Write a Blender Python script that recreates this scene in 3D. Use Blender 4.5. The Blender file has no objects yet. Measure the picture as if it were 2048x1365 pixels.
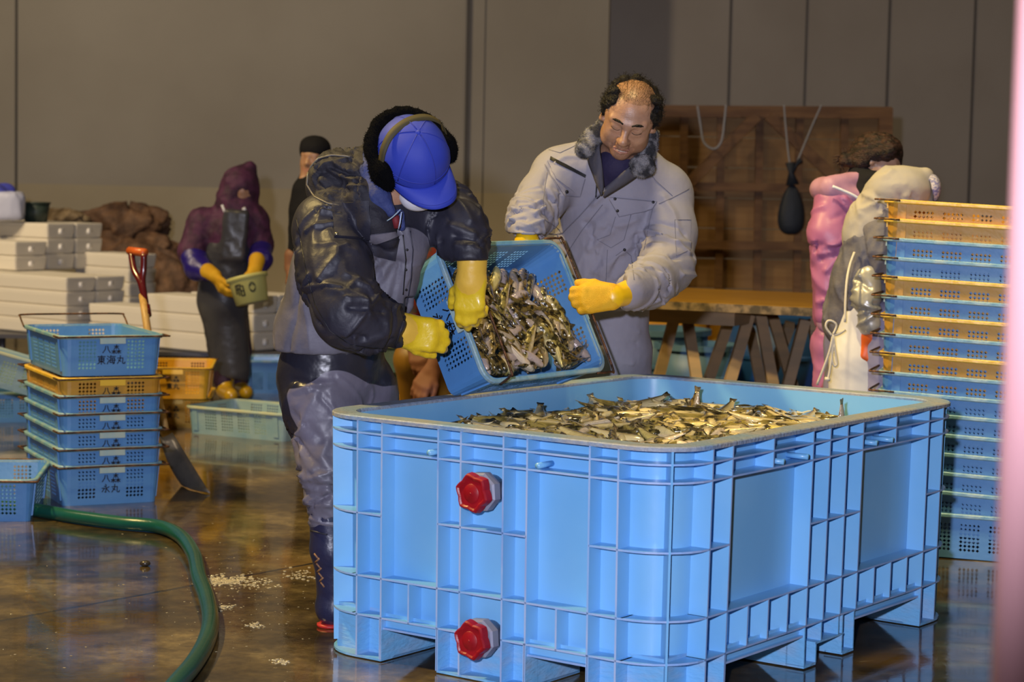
import bpy, bmesh, math, random
import numpy as np
from mathutils import Matrix, Vector, Quaternion, Euler
PI = math.pi
SC = bpy.context.scene
COL = SC.collection
rng = random.Random(7)

# ------------------------------------------------------------------ camera
CAM_F, CAM_PITCH, CAM_ROLL, CAM_H = 4158.6, .0774, .0202, 1.4269
cd = bpy.data.cameras.new('camera'); cam = bpy.data.objects.new('camera', cd); COL.objects.link(cam)
cd.sensor_width = 36; cd.lens = CAM_F / 2048 * 36
cam.matrix_world = Matrix.Translation((0, 0, CAM_H)) @ Matrix.Rotation(PI/2 - CAM_PITCH, 4, 'X') @ Matrix.Rotation(CAM_ROLL, 4, 'Z')
cd.dof.use_dof = True; cd.dof.focus_distance = 6.5; cd.dof.aperture_fstop = 4.5
cd.clip_start = .05; cd.clip_end = 200
SC.camera = cam
# ------------------------------------------------------------------ light
world = bpy.data.worlds.new('world'); SC.world = world; world.use_nodes = True
world.node_tree.nodes['Background'].inputs[0].default_value = (.62, .50, .36, 1)
world.node_tree.nodes['Background'].inputs[1].default_value = .08
SC.view_settings.view_transform = 'Standard'; SC.view_settings.look = 'None'
SC.view_settings.exposure = 0; SC.view_settings.gamma = 1

def lamp(kind, name, loc, tgt, energy, color, **kw):
    d = bpy.data.lights.new(name, kind); d.energy = energy; d.color = color
    for k, v in kw.items(): setattr(d, k, v)
    o = bpy.data.objects.new(name, d); COL.objects.link(o); o.location = loc
    o.rotation_euler = (Vector(tgt) - Vector(loc)).to_track_quat('-Z', 'Y').to_euler()
    return o
lamp('SPOT', 'camera_flash', (-.30, -.05, 1.72), (.0, 8, .9), 1420, (.82, .83, 1.0), spot_size=.84, spot_blend=.6, shadow_soft_size=.06)
lamp('SPOT', 'hall_lamp', (-4.8, 7.3, 7.0), (.1, 7.2, .6), 3000, (1.0, .72, .26), spot_size=1.7, spot_blend=.7, shadow_soft_size=.28)
lamp('AREA', 'hall_lamp_over_stack', (.6, 6.3, 6.6), (1.9, 8.3, .8), 66, (1.0, .78, .36), shape='DISK', size=.5, spread=1.4)
lamp('AREA', 'hall_lamp_back', (-7.5, 10.5, 6.8), (-2.0, 18.5, 1.2), 190, (1.0, .80, .52), shape='DISK', size=1.0, spread=2.2)
lamp('SPOT', 'fill_spot_boxes', (-7.2, 9.5, 6.0), (-2.9, 15.2, .6), 1900, (1.0, .76, .46), spot_size=.62, spot_blend=.8, shadow_soft_size=.3)  # added fill spot that only warms the foam boxes, not a fitting of the hall
lamp('AREA', 'hall_lamp_side', (5.5, 11.5, 7.0), (2.0, 16, 1.5), 40, (1.0, .78, .50), shape='DISK', size=1.0, spread=2.4)

# ------------------------------------------------------------------ pixel helpers (2048 x 1365 frame)
def ray(x, y):
    u, v = x-1024, y-682.5
    c, s = math.cos(CAM_ROLL), math.sin(CAM_ROLL)
    a, b = u*c+v*s, -u*s+v*c
    cp, sp = math.cos(CAM_PITCH), math.sin(CAM_PITCH)
    d = Vector((a/CAM_F, cp-b/CAM_F*sp, -sp-b/CAM_F*cp))
    return d/d.y
def px(x, y, Y): return Vector((0, 0, CAM_H)) + ray(x, y)*Y
def pz(x, y, z=0.0):
    d = ray(x, y); return Vector((0, 0, CAM_H)) + d*((z-CAM_H)/d.z)

# ------------------------------------------------------------------ materials
MATS = {}
def mat(name, col, rough=.5, metal=0, bump=0, bscale=40, col2=None, cscale=6, cdetail=4, c_lo=.4, c_hi=.6, rough2=None,
        coat=0, sheen=0, sss=0, spec=.5, stretch=None, bdetail=3, trans=0):
    if name in MATS: return MATS[name]
    m = bpy.data.materials.new(name); m.use_nodes = True; nt = m.node_tree; N = nt.nodes; Lk = nt.links
    b = N['Principled BSDF']; b.inputs['Base Color'].default_value = (*col, 1); b.inputs['Roughness'].default_value = rough
    b.inputs['Metallic'].default_value = metal; b.inputs['Coat Weight'].default_value = coat; b.inputs['Coat Roughness'].default_value = .12
    b.inputs['Sheen Weight'].default_value = sheen; b.inputs['Specular IOR Level'].default_value = spec
    if sss:
        b.inputs['Subsurface Weight'].default_value = sss; b.inputs['Subsurface Radius'].default_value = (.02, .008, .005)
        b.inputs['Subsurface Scale'].default_value = .5
    tc = N.new('ShaderNodeTexCoord'); vec = tc.outputs['Object']
    if stretch:
        mp = N.new('ShaderNodeMapping'); mp.inputs['Scale'].default_value = stretch; Lk.new(vec, mp.inputs[0]); vec = mp.outputs[0]
    if col2:
        n = N.new('ShaderNodeTexNoise'); n.inputs['Scale'].default_value = cscale; n.inputs['Detail'].default_value = cdetail
        Lk.new(vec, n.inputs['Vector'])
        r = N.new('ShaderNodeValToRGB'); r.color_ramp.elements[0].position = c_lo; r.color_ramp.elements[1].position = c_hi
        r.color_ramp.elements[0].color = (*col, 1); r.color_ramp.elements[1].color = (*col2, 1)
        Lk.new(n.outputs['Fac'], r.inputs[0]); Lk.new(r.outputs[0], b.inputs['Base Color'])
        if rough2 is not None:
            mr = N.new('ShaderNodeMapRange'); mr.inputs['From Min'].default_value = c_lo; mr.inputs['From Max'].default_value = c_hi
            mr.inputs['To Min'].default_value = rough; mr.inputs['To Max'].default_value = rough2
            Lk.new(n.outputs['Fac'], mr.inputs[0]); Lk.new(mr.outputs[0], b.inputs['Roughness'])
    if bump:
        n2 = N.new('ShaderNodeTexNoise'); n2.inputs['Scale'].default_value = bscale; n2.inputs['Detail'].default_value = bdetail
        Lk.new(vec, n2.inputs['Vector'])
        bp = N.new('ShaderNodeBump'); bp.inputs['Strength'].default_value = min(1, bump); bp.inputs['Distance'].default_value = .01
        Lk.new(n2.outputs['Fac'], bp.inputs['Height']); Lk.new(bp.outputs[0], b.inputs['Normal'])
    MATS[name] = m
    return m

# ------------------------------------------------------------------ objects
def tag(o, label=None, cat=None, group=None, kind=None):
    if label: o['label'] = label
    if cat: o['category'] = cat
    if group: o['group'] = group
    if kind: o['kind'] = kind
    return o
def empty(name, loc=(0, 0, 0), label=None, cat=None, group=None, rot=None, matrix=None):
    o = bpy.data.objects.new(name, None); COL.objects.link(o); o.empty_display_size = .05
    if matrix is not None: o.matrix_world = matrix
    else:
        o.location = loc
        if rot: o.rotation_euler = rot
    return tag(o, label, cat, group)
def link(name, me, parent=None, mats=None, smooth=None):
    if mats is not None and len(me.materials) == 0:
        for m in (mats if isinstance(mats, (list, tuple)) else [mats]): me.materials.append(m)
    o = bpy.data.objects.new(name, me); COL.objects.link(o)
    if parent: o.parent = parent
    if smooth is not None:
        me.polygons.foreach_set('use_smooth', [smooth]*len(me.polygons))
    return o
def copy_tree(o, parent=None):
    c = o.copy(); COL.objects.link(c); c.parent = parent
    for ch in list(o.children): copy_tree(ch, c)
    return c

class MB:
    """collects shapes into one mesh"""
    def __init__(s): s.v = []; s.f = []; s.m = []; s.sm = []
    def add(s, vs, fs, mi=0, smooth=False):
        k = len(s.v); s.v += [tuple(v) for v in vs]
        for f in fs: s.f.append(tuple(i+k for i in f)); s.m.append(mi); s.sm.append(smooth)
    def box(s, a, b, mi=0, M=None):
        x0, y0, z0 = a; x1, y1, z1 = b
        vs = [(x0,y0,z0),(x1,y0,z0),(x1,y1,z0),(x0,y1,z0),(x0,y0,z1),(x1,y0,z1),(x1,y1,z1),(x0,y1,z1)]
        if M is not None: vs = [M @ Vector(v) for v in vs]
        s.add(vs, [(0,3,2,1),(4,5,6,7),(0,1,5,4),(1,2,6,5),(2,3,7,6),(3,0,4,7)], mi)
    def beam(s, a, b, w, h, mi=0, up=(0,0,1)):
        a, b = Vector(a), Vector(b); d = (b-a); L = d.length; d.normalize(); u = Vector(up)
        x = d.cross(u)
        if x.length < 1e-4: x = d.cross(Vector((1,0,0)))
        x.normalize(); z = x.cross(d); M = Matrix.Translation(a) @ Matrix((x, d, z)).transposed().to_4x4()
        s.box((-w/2, 0, -h/2), (w/2, L, h/2), mi, M)
    def tube(s, pts, r, n=8, mi=0, closed=False, cap=True, flat=1.0):
        pts = [Vector(p) for p in pts]; rs = r if isinstance(r, (list, tuple)) else [r]*len(pts)
        rings = []; up = None; m = len(pts)
        for i, p in enumerate(pts):
            if closed: t = pts[(i+1) % m]-pts[i-1]
            else: t = pts[min(i+1, m-1)]-pts[max(i-1, 0)]
            t.normalize()
            if up is None:
                up = Vector((0,0,1)) if abs(t.z) < .9 else Vector((1,0,0))
            x = t.cross(up); x.normalize(); up = x.cross(t); up.normalize()
            rings.append([p + (x*math.cos(2*PI*j/n) + up*math.sin(2*PI*j/n)*flat)*rs[i] for j in range(n)])
        vs = [v for rg in rings for v in rg]; fs = []
        for i in range(m if closed else m-1):
            k = (i+1) % m
            for j in range(n): fs.append((i*n+j, i*n+(j+1) % n, k*n+(j+1) % n, k*n+j))
        if cap and not closed: fs += [tuple(range(n))[::-1], tuple((m-1)*n+j for j in range(n))]
        s.add(vs, fs, mi, True)
    def ring_loft(s, rings, mi=0, closed_end=False, closed_start=False, smooth=True, flip=False):
        n = len(rings[0]); vs = [v for rg in rings for v in rg]; fs = []
        for i in range(len(rings)-1):
            for j in range(n):
                q = (i*n+j, i*n+(j+1) % n, (i+1)*n+(j+1) % n, (i+1)*n+j)
                fs.append(q[::-1] if flip else q)
        if closed_start: fs.append(tuple(range(n)) if flip else tuple(range(n))[::-1])
        if closed_end:
            e = tuple((len(rings)-1)*n+j for j in range(n)); fs.append(e[::-1] if flip else e)
        s.add(vs, fs, mi, smooth)
    def mesh(s, name='m'):
        me = bpy.data.meshes.new(name); me.from_pydata([tuple(v) for v in s.v], [], s.f)
        me.polygons.foreach_set('material_index', s.m); me.polygons.foreach_set('use_smooth', s.sm); me.update()
        return me
    def build(s, name, mats, parent=None): return link(name, s.mesh(name), parent, mats)

def bake(o, mods):
    """apply a list of (type, {settings}) modifiers to a linked object, keeping one plain mesh"""
    for t, kw in mods:
        md = o.modifiers.new(t, t)
        for k, v in kw.items(): setattr(md, k, v)
    dg = bpy.context.evaluated_depsgraph_get(); dg.update()
    me = bpy.data.meshes.new_from_object(o.evaluated_get(dg)); o.modifiers.clear(); o.data = me
    return o
_txt = {}
def _tree(cx, cy, q):
    return [[(cx-q, cy+.35*q), (cx+q, cy+.35*q)], [(cx, cy+q), (cx, cy-q)], [(cx, cy+.3*q), (cx-.95*q, cy-.75*q)], [(cx, cy+.3*q), (cx+.95*q, cy-.75*q)]]
GLYPH = {
 '八': [[(4, 8.5), (3.4, 5), (1, 1.4)], [(6, 8.5), (6.7, 5), (9, 1.4)]],
 '森': _tree(5, 7.6, 2.3)+_tree(2.4, 2.5, 2.2)+_tree(7.6, 2.5, 2.2),
 '東': [[(1, 8.6), (9, 8.6)], [(2.3, 7), (7.7, 7), (7.7, 3.7), (2.3, 3.7), (2.3, 7)], [(2.3, 5.35), (7.7, 5.35)], [(5, 9.8), (5, .2)], [(5, 3.7), (1, .8)], [(5, 3.7), (9, .8)]],
 '海': [[(.8, 9), (2.1, 8)], [(.4, 6.4), (1.7, 5.5)], [(.7, .6), (2.3, 3.8)], [(4.6, 9.7), (3.4, 7.4)], [(4.1, 8.5), (9.4, 8.5)], [(4.4, 6.8), (8.6, 6.8), (8.2, 1), (6.9, .6)], [(4.4, 6.8), (3.7, 2.1), (8.4, 2.1)], [(3, 4.5), (9.6, 4.5)], [(6.2, 6.2), (6.3, 2.7)]],
 '丸': [[(1.2, 6.7), (7, 6.7), (6.8, 1.6), (7.6, .8), (9.2, .9), (9.4, 2.4)], [(4.2, 9.4), (4, 5), (1.2, .8)], [(2.2, 4.8), (4.9, 3)]],
 '永': [[(4.5, 9.7), (5.6, 8.7)], [(3.4, 7.6), (5.2, 7.6), (5.2, 1), (4.1, 1.4)], [(1, 5.5), (3.8, 5.5), (1.2, 1.6)], [(8.6, 7), (5.6, 5.1), (9, 1.2)]]}
def text_mesh(body, size, depth=.0009):
    key = (body, size)
    if key in _txt: return _txt[key]
    m = MB(); u = size/10; w = size*.10
    for i, ch in enumerate(body):
        ox = (i-len(body)/2)*size*1.06
        for st in GLYPH[ch]:
            for (xa, ya), (xb, yb) in zip(st[:-1], st[1:]):
                a, b = Vector((ox+xa*u, (ya-5)*u, 0)), Vector((ox+xb*u, (yb-5)*u, 0)); d = (b-a).normalized()*w*.4
                m.beam(a-d, b+d, w, depth)
    _txt[key] = m.mesh('lettering'); return _txt[key]
def smooth_path(pts, n=8):
    """Catmull-Rom through points"""
    P = [Vector(p) for p in pts]; P = [P[0]*2-P[1]]+P+[P[-1]*2-P[-2]]; out = []
    for i in range(1, len(P)-2):
        a, b, c, d = P[i-1:i+3]
        for k in range(n):
            t = k/n; out.append(.5*((2*b)+(c-a)*t+(2*a-5*b+4*c-d)*t*t+(3*b-a-3*c+d)*t**3))
    out.append(P[-2]); return out
def rrect(x0, y0, x1, y1, r, n=6):
    """rounded rectangle outline, counter-clockwise, starting at the bottom side's left end"""
    out = []
    for cx, cy, a in ((x1-r, y0+r, -90), (x1-r, y1-r, 0), (x0+r, y1-r, 90), (x0+r, y0+r, 180)):
        for k in range(n+1):
            t = math.radians(a+90*k/n); out.append((cx+r*math.cos(t), cy+r*math.sin(t)))
    return out
# ================================================================== SETTING
def node_floor():
    m = bpy.data.materials.new('wet_concrete'); m.use_nodes = True; nt = m.node_tree; N = nt.nodes; K = nt.links
    b = N['Principled BSDF']; tc = N.new('ShaderNodeTexCoord')
    def noise(sc, det=5, rough=.6, stretch=None, dist=0):
        n = N.new('ShaderNodeTexNoise'); n.inputs['Scale'].default_value = sc; n.inputs['Detail'].default_value = det
        n.inputs['Roughness'].default_value = rough; n.inputs['Distortion'].default_value = dist
        if stretch:
            mp = N.new('ShaderNodeMapping'); mp.inputs['Scale'].default_value = stretch; K.new(tc.outputs['Object'], mp.inputs[0]); K.new(mp.outputs[0], n.inputs['Vector'])
        else: K.new(tc.outputs['Object'], n.inputs['Vector'])
        return n.outputs['Fac']
    def ramp(f, stops):
        r = N.new('ShaderNodeValToRGB'); e = r.color_ramp.elements
        e[0].position, e[0].color = stops[0][0], (*stops[0][1], 1); e[1].position, e[1].color = stops[-1][0], (*stops[-1][1], 1)
        for p, c in stops[1:-1]:
            q = e.new(p); q.color = (*c, 1)
        K.new(f, r.inputs[0]); return r.outputs[0]
    def mix(f, a, c, blend='MIX'):
        x = N.new('ShaderNodeMix'); x.data_type = 'RGBA'; x.blend_type = blend
        K.new(f, x.inputs[0]) if not isinstance(f, float) else setattr(x.inputs[0], 'default_value', f)
        for i, v in ((6, a), (7, c)):
            if isinstance(v, tuple): x.inputs[i].default_value = (*v, 1)
            else: K.new(v, x.inputs[i])
        return x.outputs[2]
    base = ramp(noise(1.6, 8, .65), [(.32, (.022, .016, .009)), (.45, (.056, .040, .018)), (.55, (.115, .084, .036)), (.68, (.26, .20, .10))])
    fine = ramp(noise(16, 6, .7), [(.35, (.45, .42, .38)), (.65, (1.25, 1.2, 1.1))])
    base = mix(.85, base, fine, 'MULTIPLY')
    scum = ramp(noise(2.3, 9, .72, dist=.6), [(.66, (0, 0, 0)), (.70, (1, 1, 1))])
    base = mix(scum, base, (.42, .36, .22))
    orange = ramp(noise(.9, 3, .5), [(.60, (0, 0, 0)), (.68, (.8, .8, .8))])
    base = mix(orange, base, (.15, .085, .02))
    # one straight joint between slabs
    A, B = pz(0, 1243), pz(640, 1125); d = (B-A).normalized(); n_ = Vector((-d.y, d.x, 0))
    dot = N.new('ShaderNodeVectorMath'); dot.operation = 'DOT_PRODUCT'; dot.inputs[1].default_value = n_; K.new(tc.outputs['Object'], dot.inputs[0])
    sub = N.new('ShaderNodeMath'); sub.operation = 'SUBTRACT'; sub.inputs[1].default_value = A.dot(n_); K.new(dot.outputs['Value'], sub.inputs[0])
    md = N.new('ShaderNodeMath'); md.operation = 'PINGPONG'; md.inputs[1].default_value = 1.6; K.new(sub.outputs[0], md.inputs[0])
    nz = N.new('ShaderNodeMath'); nz.operation = 'MULTIPLY_ADD'; nz.inputs[1].default_value = .02; nz.inputs[2].default_value = -.01; K.new(noise(9, 3), nz.inputs[0])
    ad = N.new('ShaderNodeMath'); ad.operation = 'ADD'; K.new(md.outputs[0], ad.inputs[0]); K.new(nz.outputs[0], ad.inputs[1])
    lt = N.new('ShaderNodeMapRange'); lt.inputs['From Min'].default_value = .006; lt.inputs['From Max'].default_value = .013
    lt.inputs['To Min'].default_value = 1; lt.inputs['To Max'].default_value = 0; K.new(ad.outputs[0], lt.inputs[0])
    base = mix(lt.outputs[0], base, (.022, .020, .020))
    K.new(base, b.inputs['Base Color'])
    rr = N.new('ShaderNodeMapRange'); rr.inputs['From Min'].default_value = .38; rr.inputs['From Max'].default_value = .62
    rr.inputs['To Min'].default_value = .012; rr.inputs['To Max'].default_value = .16; K.new(noise(2.6, 5, .6), rr.inputs[0])
    K.new(rr.outputs[0], b.inputs['Roughness'])
    bp = N.new('ShaderNodeBump'); bp.inputs['Strength'].default_value = .09; bp.inputs['Distance'].default_value = .006
    K.new(noise(11, 4, .6), bp.inputs['Height'])
    bp2 = N.new('ShaderNodeBump'); bp2.inputs['Strength'].default_value = .12; bp2.inputs['Distance'].default_value = .002
    K.new(noise(60, 3, .6), bp2.inputs['Height']); K.new(bp.outputs[0], bp2.inputs['Normal'])
    K.new(bp2.outputs[0], b.inputs['Normal'])
    b.inputs['Specular IOR Level'].default_value = .6
    b.inputs['Coat Weight'].default_value = .25; b.inputs['Coat Roughness'].default_value = .03
    return m
def struct(name, mb, m, label):
    o = mb.build(name, m); tag(o, label, None, None, 'structure'); return o
X0, X1, Y0, Y1, ZC = -11, 9, -2.5, 20.5, 8.0
f = MB(); f.add([(X0, Y0, 0), (X1, Y0, 0), (X1, Y1, 0), (X0, Y1, 0)], [(0, 1, 2, 3)]); struct('floor', f, node_floor(), 'wet brown concrete floor of the fish hall')
wall_m = mat('wall_panel', (.32, .285, .235), .62, bump=.25, bscale=6, col2=(.39, .355, .30), cscale=.55, c_lo=.35, c_hi=.68)
wall_dk = mat('wall_panel_grey', (.30, .265, .235), .6, bump=.2, bscale=6, col2=(.345, .31, .28), cscale=.6)
wall_lo = mat('wall_lower_band', (.37, .31, .205), .6, bump=.25, bscale=6, col2=(.42, .36, .25), cscale=.6)
seam_m = mat('seam', (.075, .066, .058), .6)
def wall_seg(name, xa, ya, xb, yb, m, label):
    w = MB(); w.add([(xa, ya, 0), (xb, yb, 0), (xb, yb, ZC), (xa, ya, ZC)], [(0, 1, 2, 3)]); return struct(name, w, m, label)
corner = px(1212, 300, 19.6)
YB = 19.6; YR = 20.3
w = MB()
w.add([(X0, YB, 1.30), (corner.x, YB, 1.30), (corner.x, YB, ZC), (X0, YB, ZC)], [(0, 1, 2, 3)])
w.add([(X0, YB, 0), (corner.x, YB, 0), (corner.x, YB, 1.30), (X0, YB, 1.30)], [(0, 1, 2, 3)], 1)
w.add([(corner.x, YB, 0), (corner.x, YR, 0), (corner.x, YR, ZC), (corner.x, YB, ZC)], [(0, 1, 2, 3)], 2)
struct('wall_back', w, [wall_m, wall_lo, wall_dk], 'beige back wall behind the workers')
wall_seg('wall_recess', corner.x, YR, X1, YR, wall_dk, 'grey panelled back wall behind the wooden frame')
wall_seg('wall_left', X0, Y0, X0, YB, wall_m, 'left wall of the hall'); wall_seg('wall_right', X1, YR, X1, Y0, wall_m, 'right wall of the hall')
wall_seg('wall_front', X1, Y0, X0, Y0, wall_m, 'wall behind the camera')
c = MB(); c.add([(X0, Y0, ZC), (X0, Y1, ZC), (X1, Y1, ZC), (X1, Y0, ZC)], [(0, 1, 2, 3)]); struct('ceiling', c, mat('ceiling', (.10, .09, .075), .8), 'dark ceiling of the hall')
n_tr = 0
for x, y, Y, wd, dp in ((32, 200, YB, .020, .012), (934, 200, YB, .035, .03), (968, 200, YB, .008, .006),
                        (1458, 150, YR, .018, .012), (1610, 150, YR, .014, .012), (1775, 150, YR, .018, .012), (1944, 200, YR, .018, .012)):
    n_tr += 1; p = px(x, y, Y-.01); s = MB(); s.box((p.x-wd/2, Y-dp, 0), (p.x+wd/2, Y-.001, ZC-.01)); struct('trim_%d' % n_tr, s, seam_m, 'dark vertical seam strip on the back wall')
# ================================================================== BIG BLUE FISH TANK
TN = Vector((.4454, 5.4307, 0)); TYAW = .6301; TL_, TW_, TH = 1.828, 1.298, .725
TM = Matrix.Translation(TN) @ Matrix.Rotation(PI/2-TYAW, 4, 'Z')      # local x along the long side, y along the short side
DR = .0128
blue_t = mat('tank_blue', (.165, .44, .77), .36, bump=.12, bscale=9, col2=(.20, .48, .79), cscale=2.2, coat=.12)
rim_m = mat('tank_rim_scuffed', (.18, .30, .50), .5, bump=.5, bscale=60, col2=(.32, .33, .36), cscale=5, c_lo=.35, c_hi=.62)
edge_m = mat('tank_rib_edge_worn', (.24, .42, .78), .45, col2=(.34, .46, .74), cscale=9)
foot_m = mat('tank_foot_scraped', (.165, .44, .77), .42, bump=.4, bscale=30, col2=(.28, .42, .62), cscale=7, c_lo=.45, c_hi=.75, stretch=(1, 1, 3))
tank = empty('fish_tank', matrix=TM, label='big blue ribbed plastic tank full of fish with two red drain caps', cat='tank')
def outline(inset, z, R=.17, n=8):
    d = inset + DR*(TH-z); r = max(R-inset, .03)
    return [Vector((x, y, z)) for x, y in rrect(d, d, TL_-d, TW_-d, r, n)]
IN = .058; IW = .074
FZ = .145
s = MB()
# outer wall, inner wall, inner floor, underside
s.ring_loft([outline(IN, FZ), outline(IN, .715)], 0)
s.ring_loft([outline(IW, .715, .17), outline(IW+.012, .19, .17)], 0, flip=True, smooth=True)
s.add(outline(IW+.012, .19), [tuple(range(36))]); s.add(outline(IN, FZ), [tuple(range(36))[::-1]])
def hrib(z, t=.0055, i0=0.0, i1=IN+.002):
    a, b = outline(i0, z), outline(i1, z); a2, b2 = [v+Vector((0, 0, t)) for v in a], [v+Vector((0, 0, t)) for v in b]
    s.ring_loft([b, a], 0, smooth=False); s.ring_loft([a, a2], 1, smooth=False); s.ring_loft([a2, b2], 0, smooth=False)
RZ = [.6765-.003, .6267-.003, .4376-.003, .2502-.003, .1326-.003]
hrib(RZ[0]); hrib(RZ[1])
def pt(side, u, i, z):
    """point on a side: u along, i inset from the rib face"""
    d = i + DR*(TH-z)
    return {'L': Vector((d, u, z)), 'R': Vector((u, d, z)), 'L2': Vector((TL_-d, u, z)), 'R2': Vector((u, TW_-d, z))}[side]
def vrib(side, u, z0, z1, t=.006, i0=0.0, mb=None, i1=IN+.002):
    mb = mb or s
    vs = []
    for z in (z0, z1):
        for du, i in ((-t/2, i0), (t/2, i0), (t/2, i1), (-t/2, i1)): vs.append(pt(side, u+du, i, z))
    mb.add(vs, [(0, 1, 2, 3), (7, 6, 5, 4), (1, 5, 6, 2), (2, 6, 7, 3), (3, 7, 4, 0)]); mb.add(vs, [(0, 4, 5, 1)], 1)
def hpart(side, u0, u1, z, t=.0055, i0=0.0, mb=None, i1=IN+.002):
    mb = mb or s; vs = []
    for zz in (z, z+t):
        for u, i in ((u0, i0), (u1, i0), (u1, i1), (u0, i1)): vs.append(pt(side, u, i, zz))
    mb.add(vs, [(0, 1, 2, 3), (7, 6, 5, 4), (1, 5, 6, 2), (2, 6, 7, 3), (3, 7, 4, 0)]); mb.add(vs, [(0, 4, 5, 1)], 1)
LV = [.190, .283, .492, .574, .724, .806, 1.015, 1.108]
RV = [.180, .286, .753, .859, .970, 1.074, 1.541, 1.648]
for side, V, big, extra_top, low in (('L', LV, ((.283, .492), (.806, 1.015)), (), (.387, .911)), ('L2', LV, ((.283, .492), (.806, 1.015)), (), (.387, .911)),
                                ('R', RV, ((.286, .753), (1.074, 1.541)), (.516, 1.302), (.403, .520, .636, 1.191, 1.307, 1.424)),
                                ('R2', RV, ((.286, .753), (1.074, 1.541)), (.516, 1.302), (.403, .520, .636, 1.191, 1.307, 1.424))):
    for u in V: vrib(side, u, RZ[4], .716)
    for u in extra_top: vrib(side, u, RZ[1], .716)
    for u in low: vrib(side, u, RZ[4], RZ[3])
    E_ = TW_ if side[0] == 'L' else TL_
    k = [0.17]+V+[E_-.17]
    for a, b in zip(k[:-1], k[1:]):
        if (round(a, 3), round(b, 3)) in [(round(p, 3), round(q, 3)) for p, q in big]:
            continue
        hpart(side, a, b, RZ[2])
    hpart(side, .17, E_-.17, RZ[3])
    if side == 'L': hpart(side, .17, .574, RZ[4]); hpart(side, .724, E_-.17, RZ[4])
    else: hpart(side, .17, E_-.17, RZ[4])
    # apron over each fork opening
    for a, b in big:
        vs = [pt(side, a, .022, FZ), pt(side, b, .022, FZ), pt(side, b, .022, .098), pt(side, a, .022, .098)]
        s.add(vs+[v+(pt(side, a, IN, .1)-pt(side, a, .022, .1)) for v in vs], [(0, 1, 2, 3), (7, 6, 5, 4), (3, 2, 6, 7)])
        hpart(side, a, b, .098, .006, .008)
# rounded corners: rib arcs and the diagonal rib
def corner_pts(inset, z, ci, n=8):
    o = outline(inset, z); return o[ci*9:ci*9+9]
CI = {0: 3, 1: 0, 2: 1, 3: 2}
for ci in range(4):
    for z in (RZ[2], RZ[3], RZ[4]):
        a, b = corner_pts(0, z, ci), corner_pts(IN+.002, z, ci); up = Vector((0, 0, .0055)); n = len(a)
        vs = a+b+[v+up for v in a]+[v+up for v in b]
        fs = []
        for i in range(n-1):
            fs += [(i, n+i, n+i+1, i+1), (2*n+i, 2*n+i+1, 3*n+i+1, 3*n+i)]
        s.add(vs, fs); s.add(vs, [(i, i+1, 2*n+i+1, 2*n+i) for i in range(n-1)], 1)
    for zz0, zz1 in ((.03, .716),):
        a0, a1 = corner_pts(0, zz0, ci)[4], corner_pts(0, zz1, ci)[4]; b0, b1 = corner_pts(IN+.004, zz0, ci)[4], corner_pts(IN+.004, zz1, ci)[4]
        d = (b0-a0).normalized(); q = Vector((-d.y, d.x, 0))*.0032
        s.add([a0-q, a0+q, b0+q, b0-q, a1-q, a1+q, b1+q, b1-q], [(0, 1, 2, 3), (7, 6, 5, 4), (0, 4, 5, 1), (1, 5, 6, 2), (2, 6, 7, 3), (3, 7, 4, 0)])
# round pegs moulded on the second rib
for side, us in (('L', ((.83, .03), (.448, .03))), ('R', ((.70, .03), (.555, .03), (1.145, .03), (1.255, .03)))):
    for u, L_ in us:
        c0, c1 = pt(side, u, IN, .642), pt(side, u+(.0), -.012, .642)
        s.tube([c0, c1], .0085, 12)
shell = s.build('shell', [blue_t, edge_m], tank)
r = MB()
o0, o1 = outline(-.002, .712), outline(-.002, TH-.003)
o2, o3, o4, o5 = outline(.002, TH), outline(IW-.004, TH), outline(IW, TH-.004), outline(IW, .70)
r.ring_loft([outline(.004, .712), o0, o1, o2, o3, o4, o5], 0, smooth=False); r.ring_loft([outline(IN, .712), outline(.004, .712)], 0, smooth=False)
r.build('rim', rim_m, tank)
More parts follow.
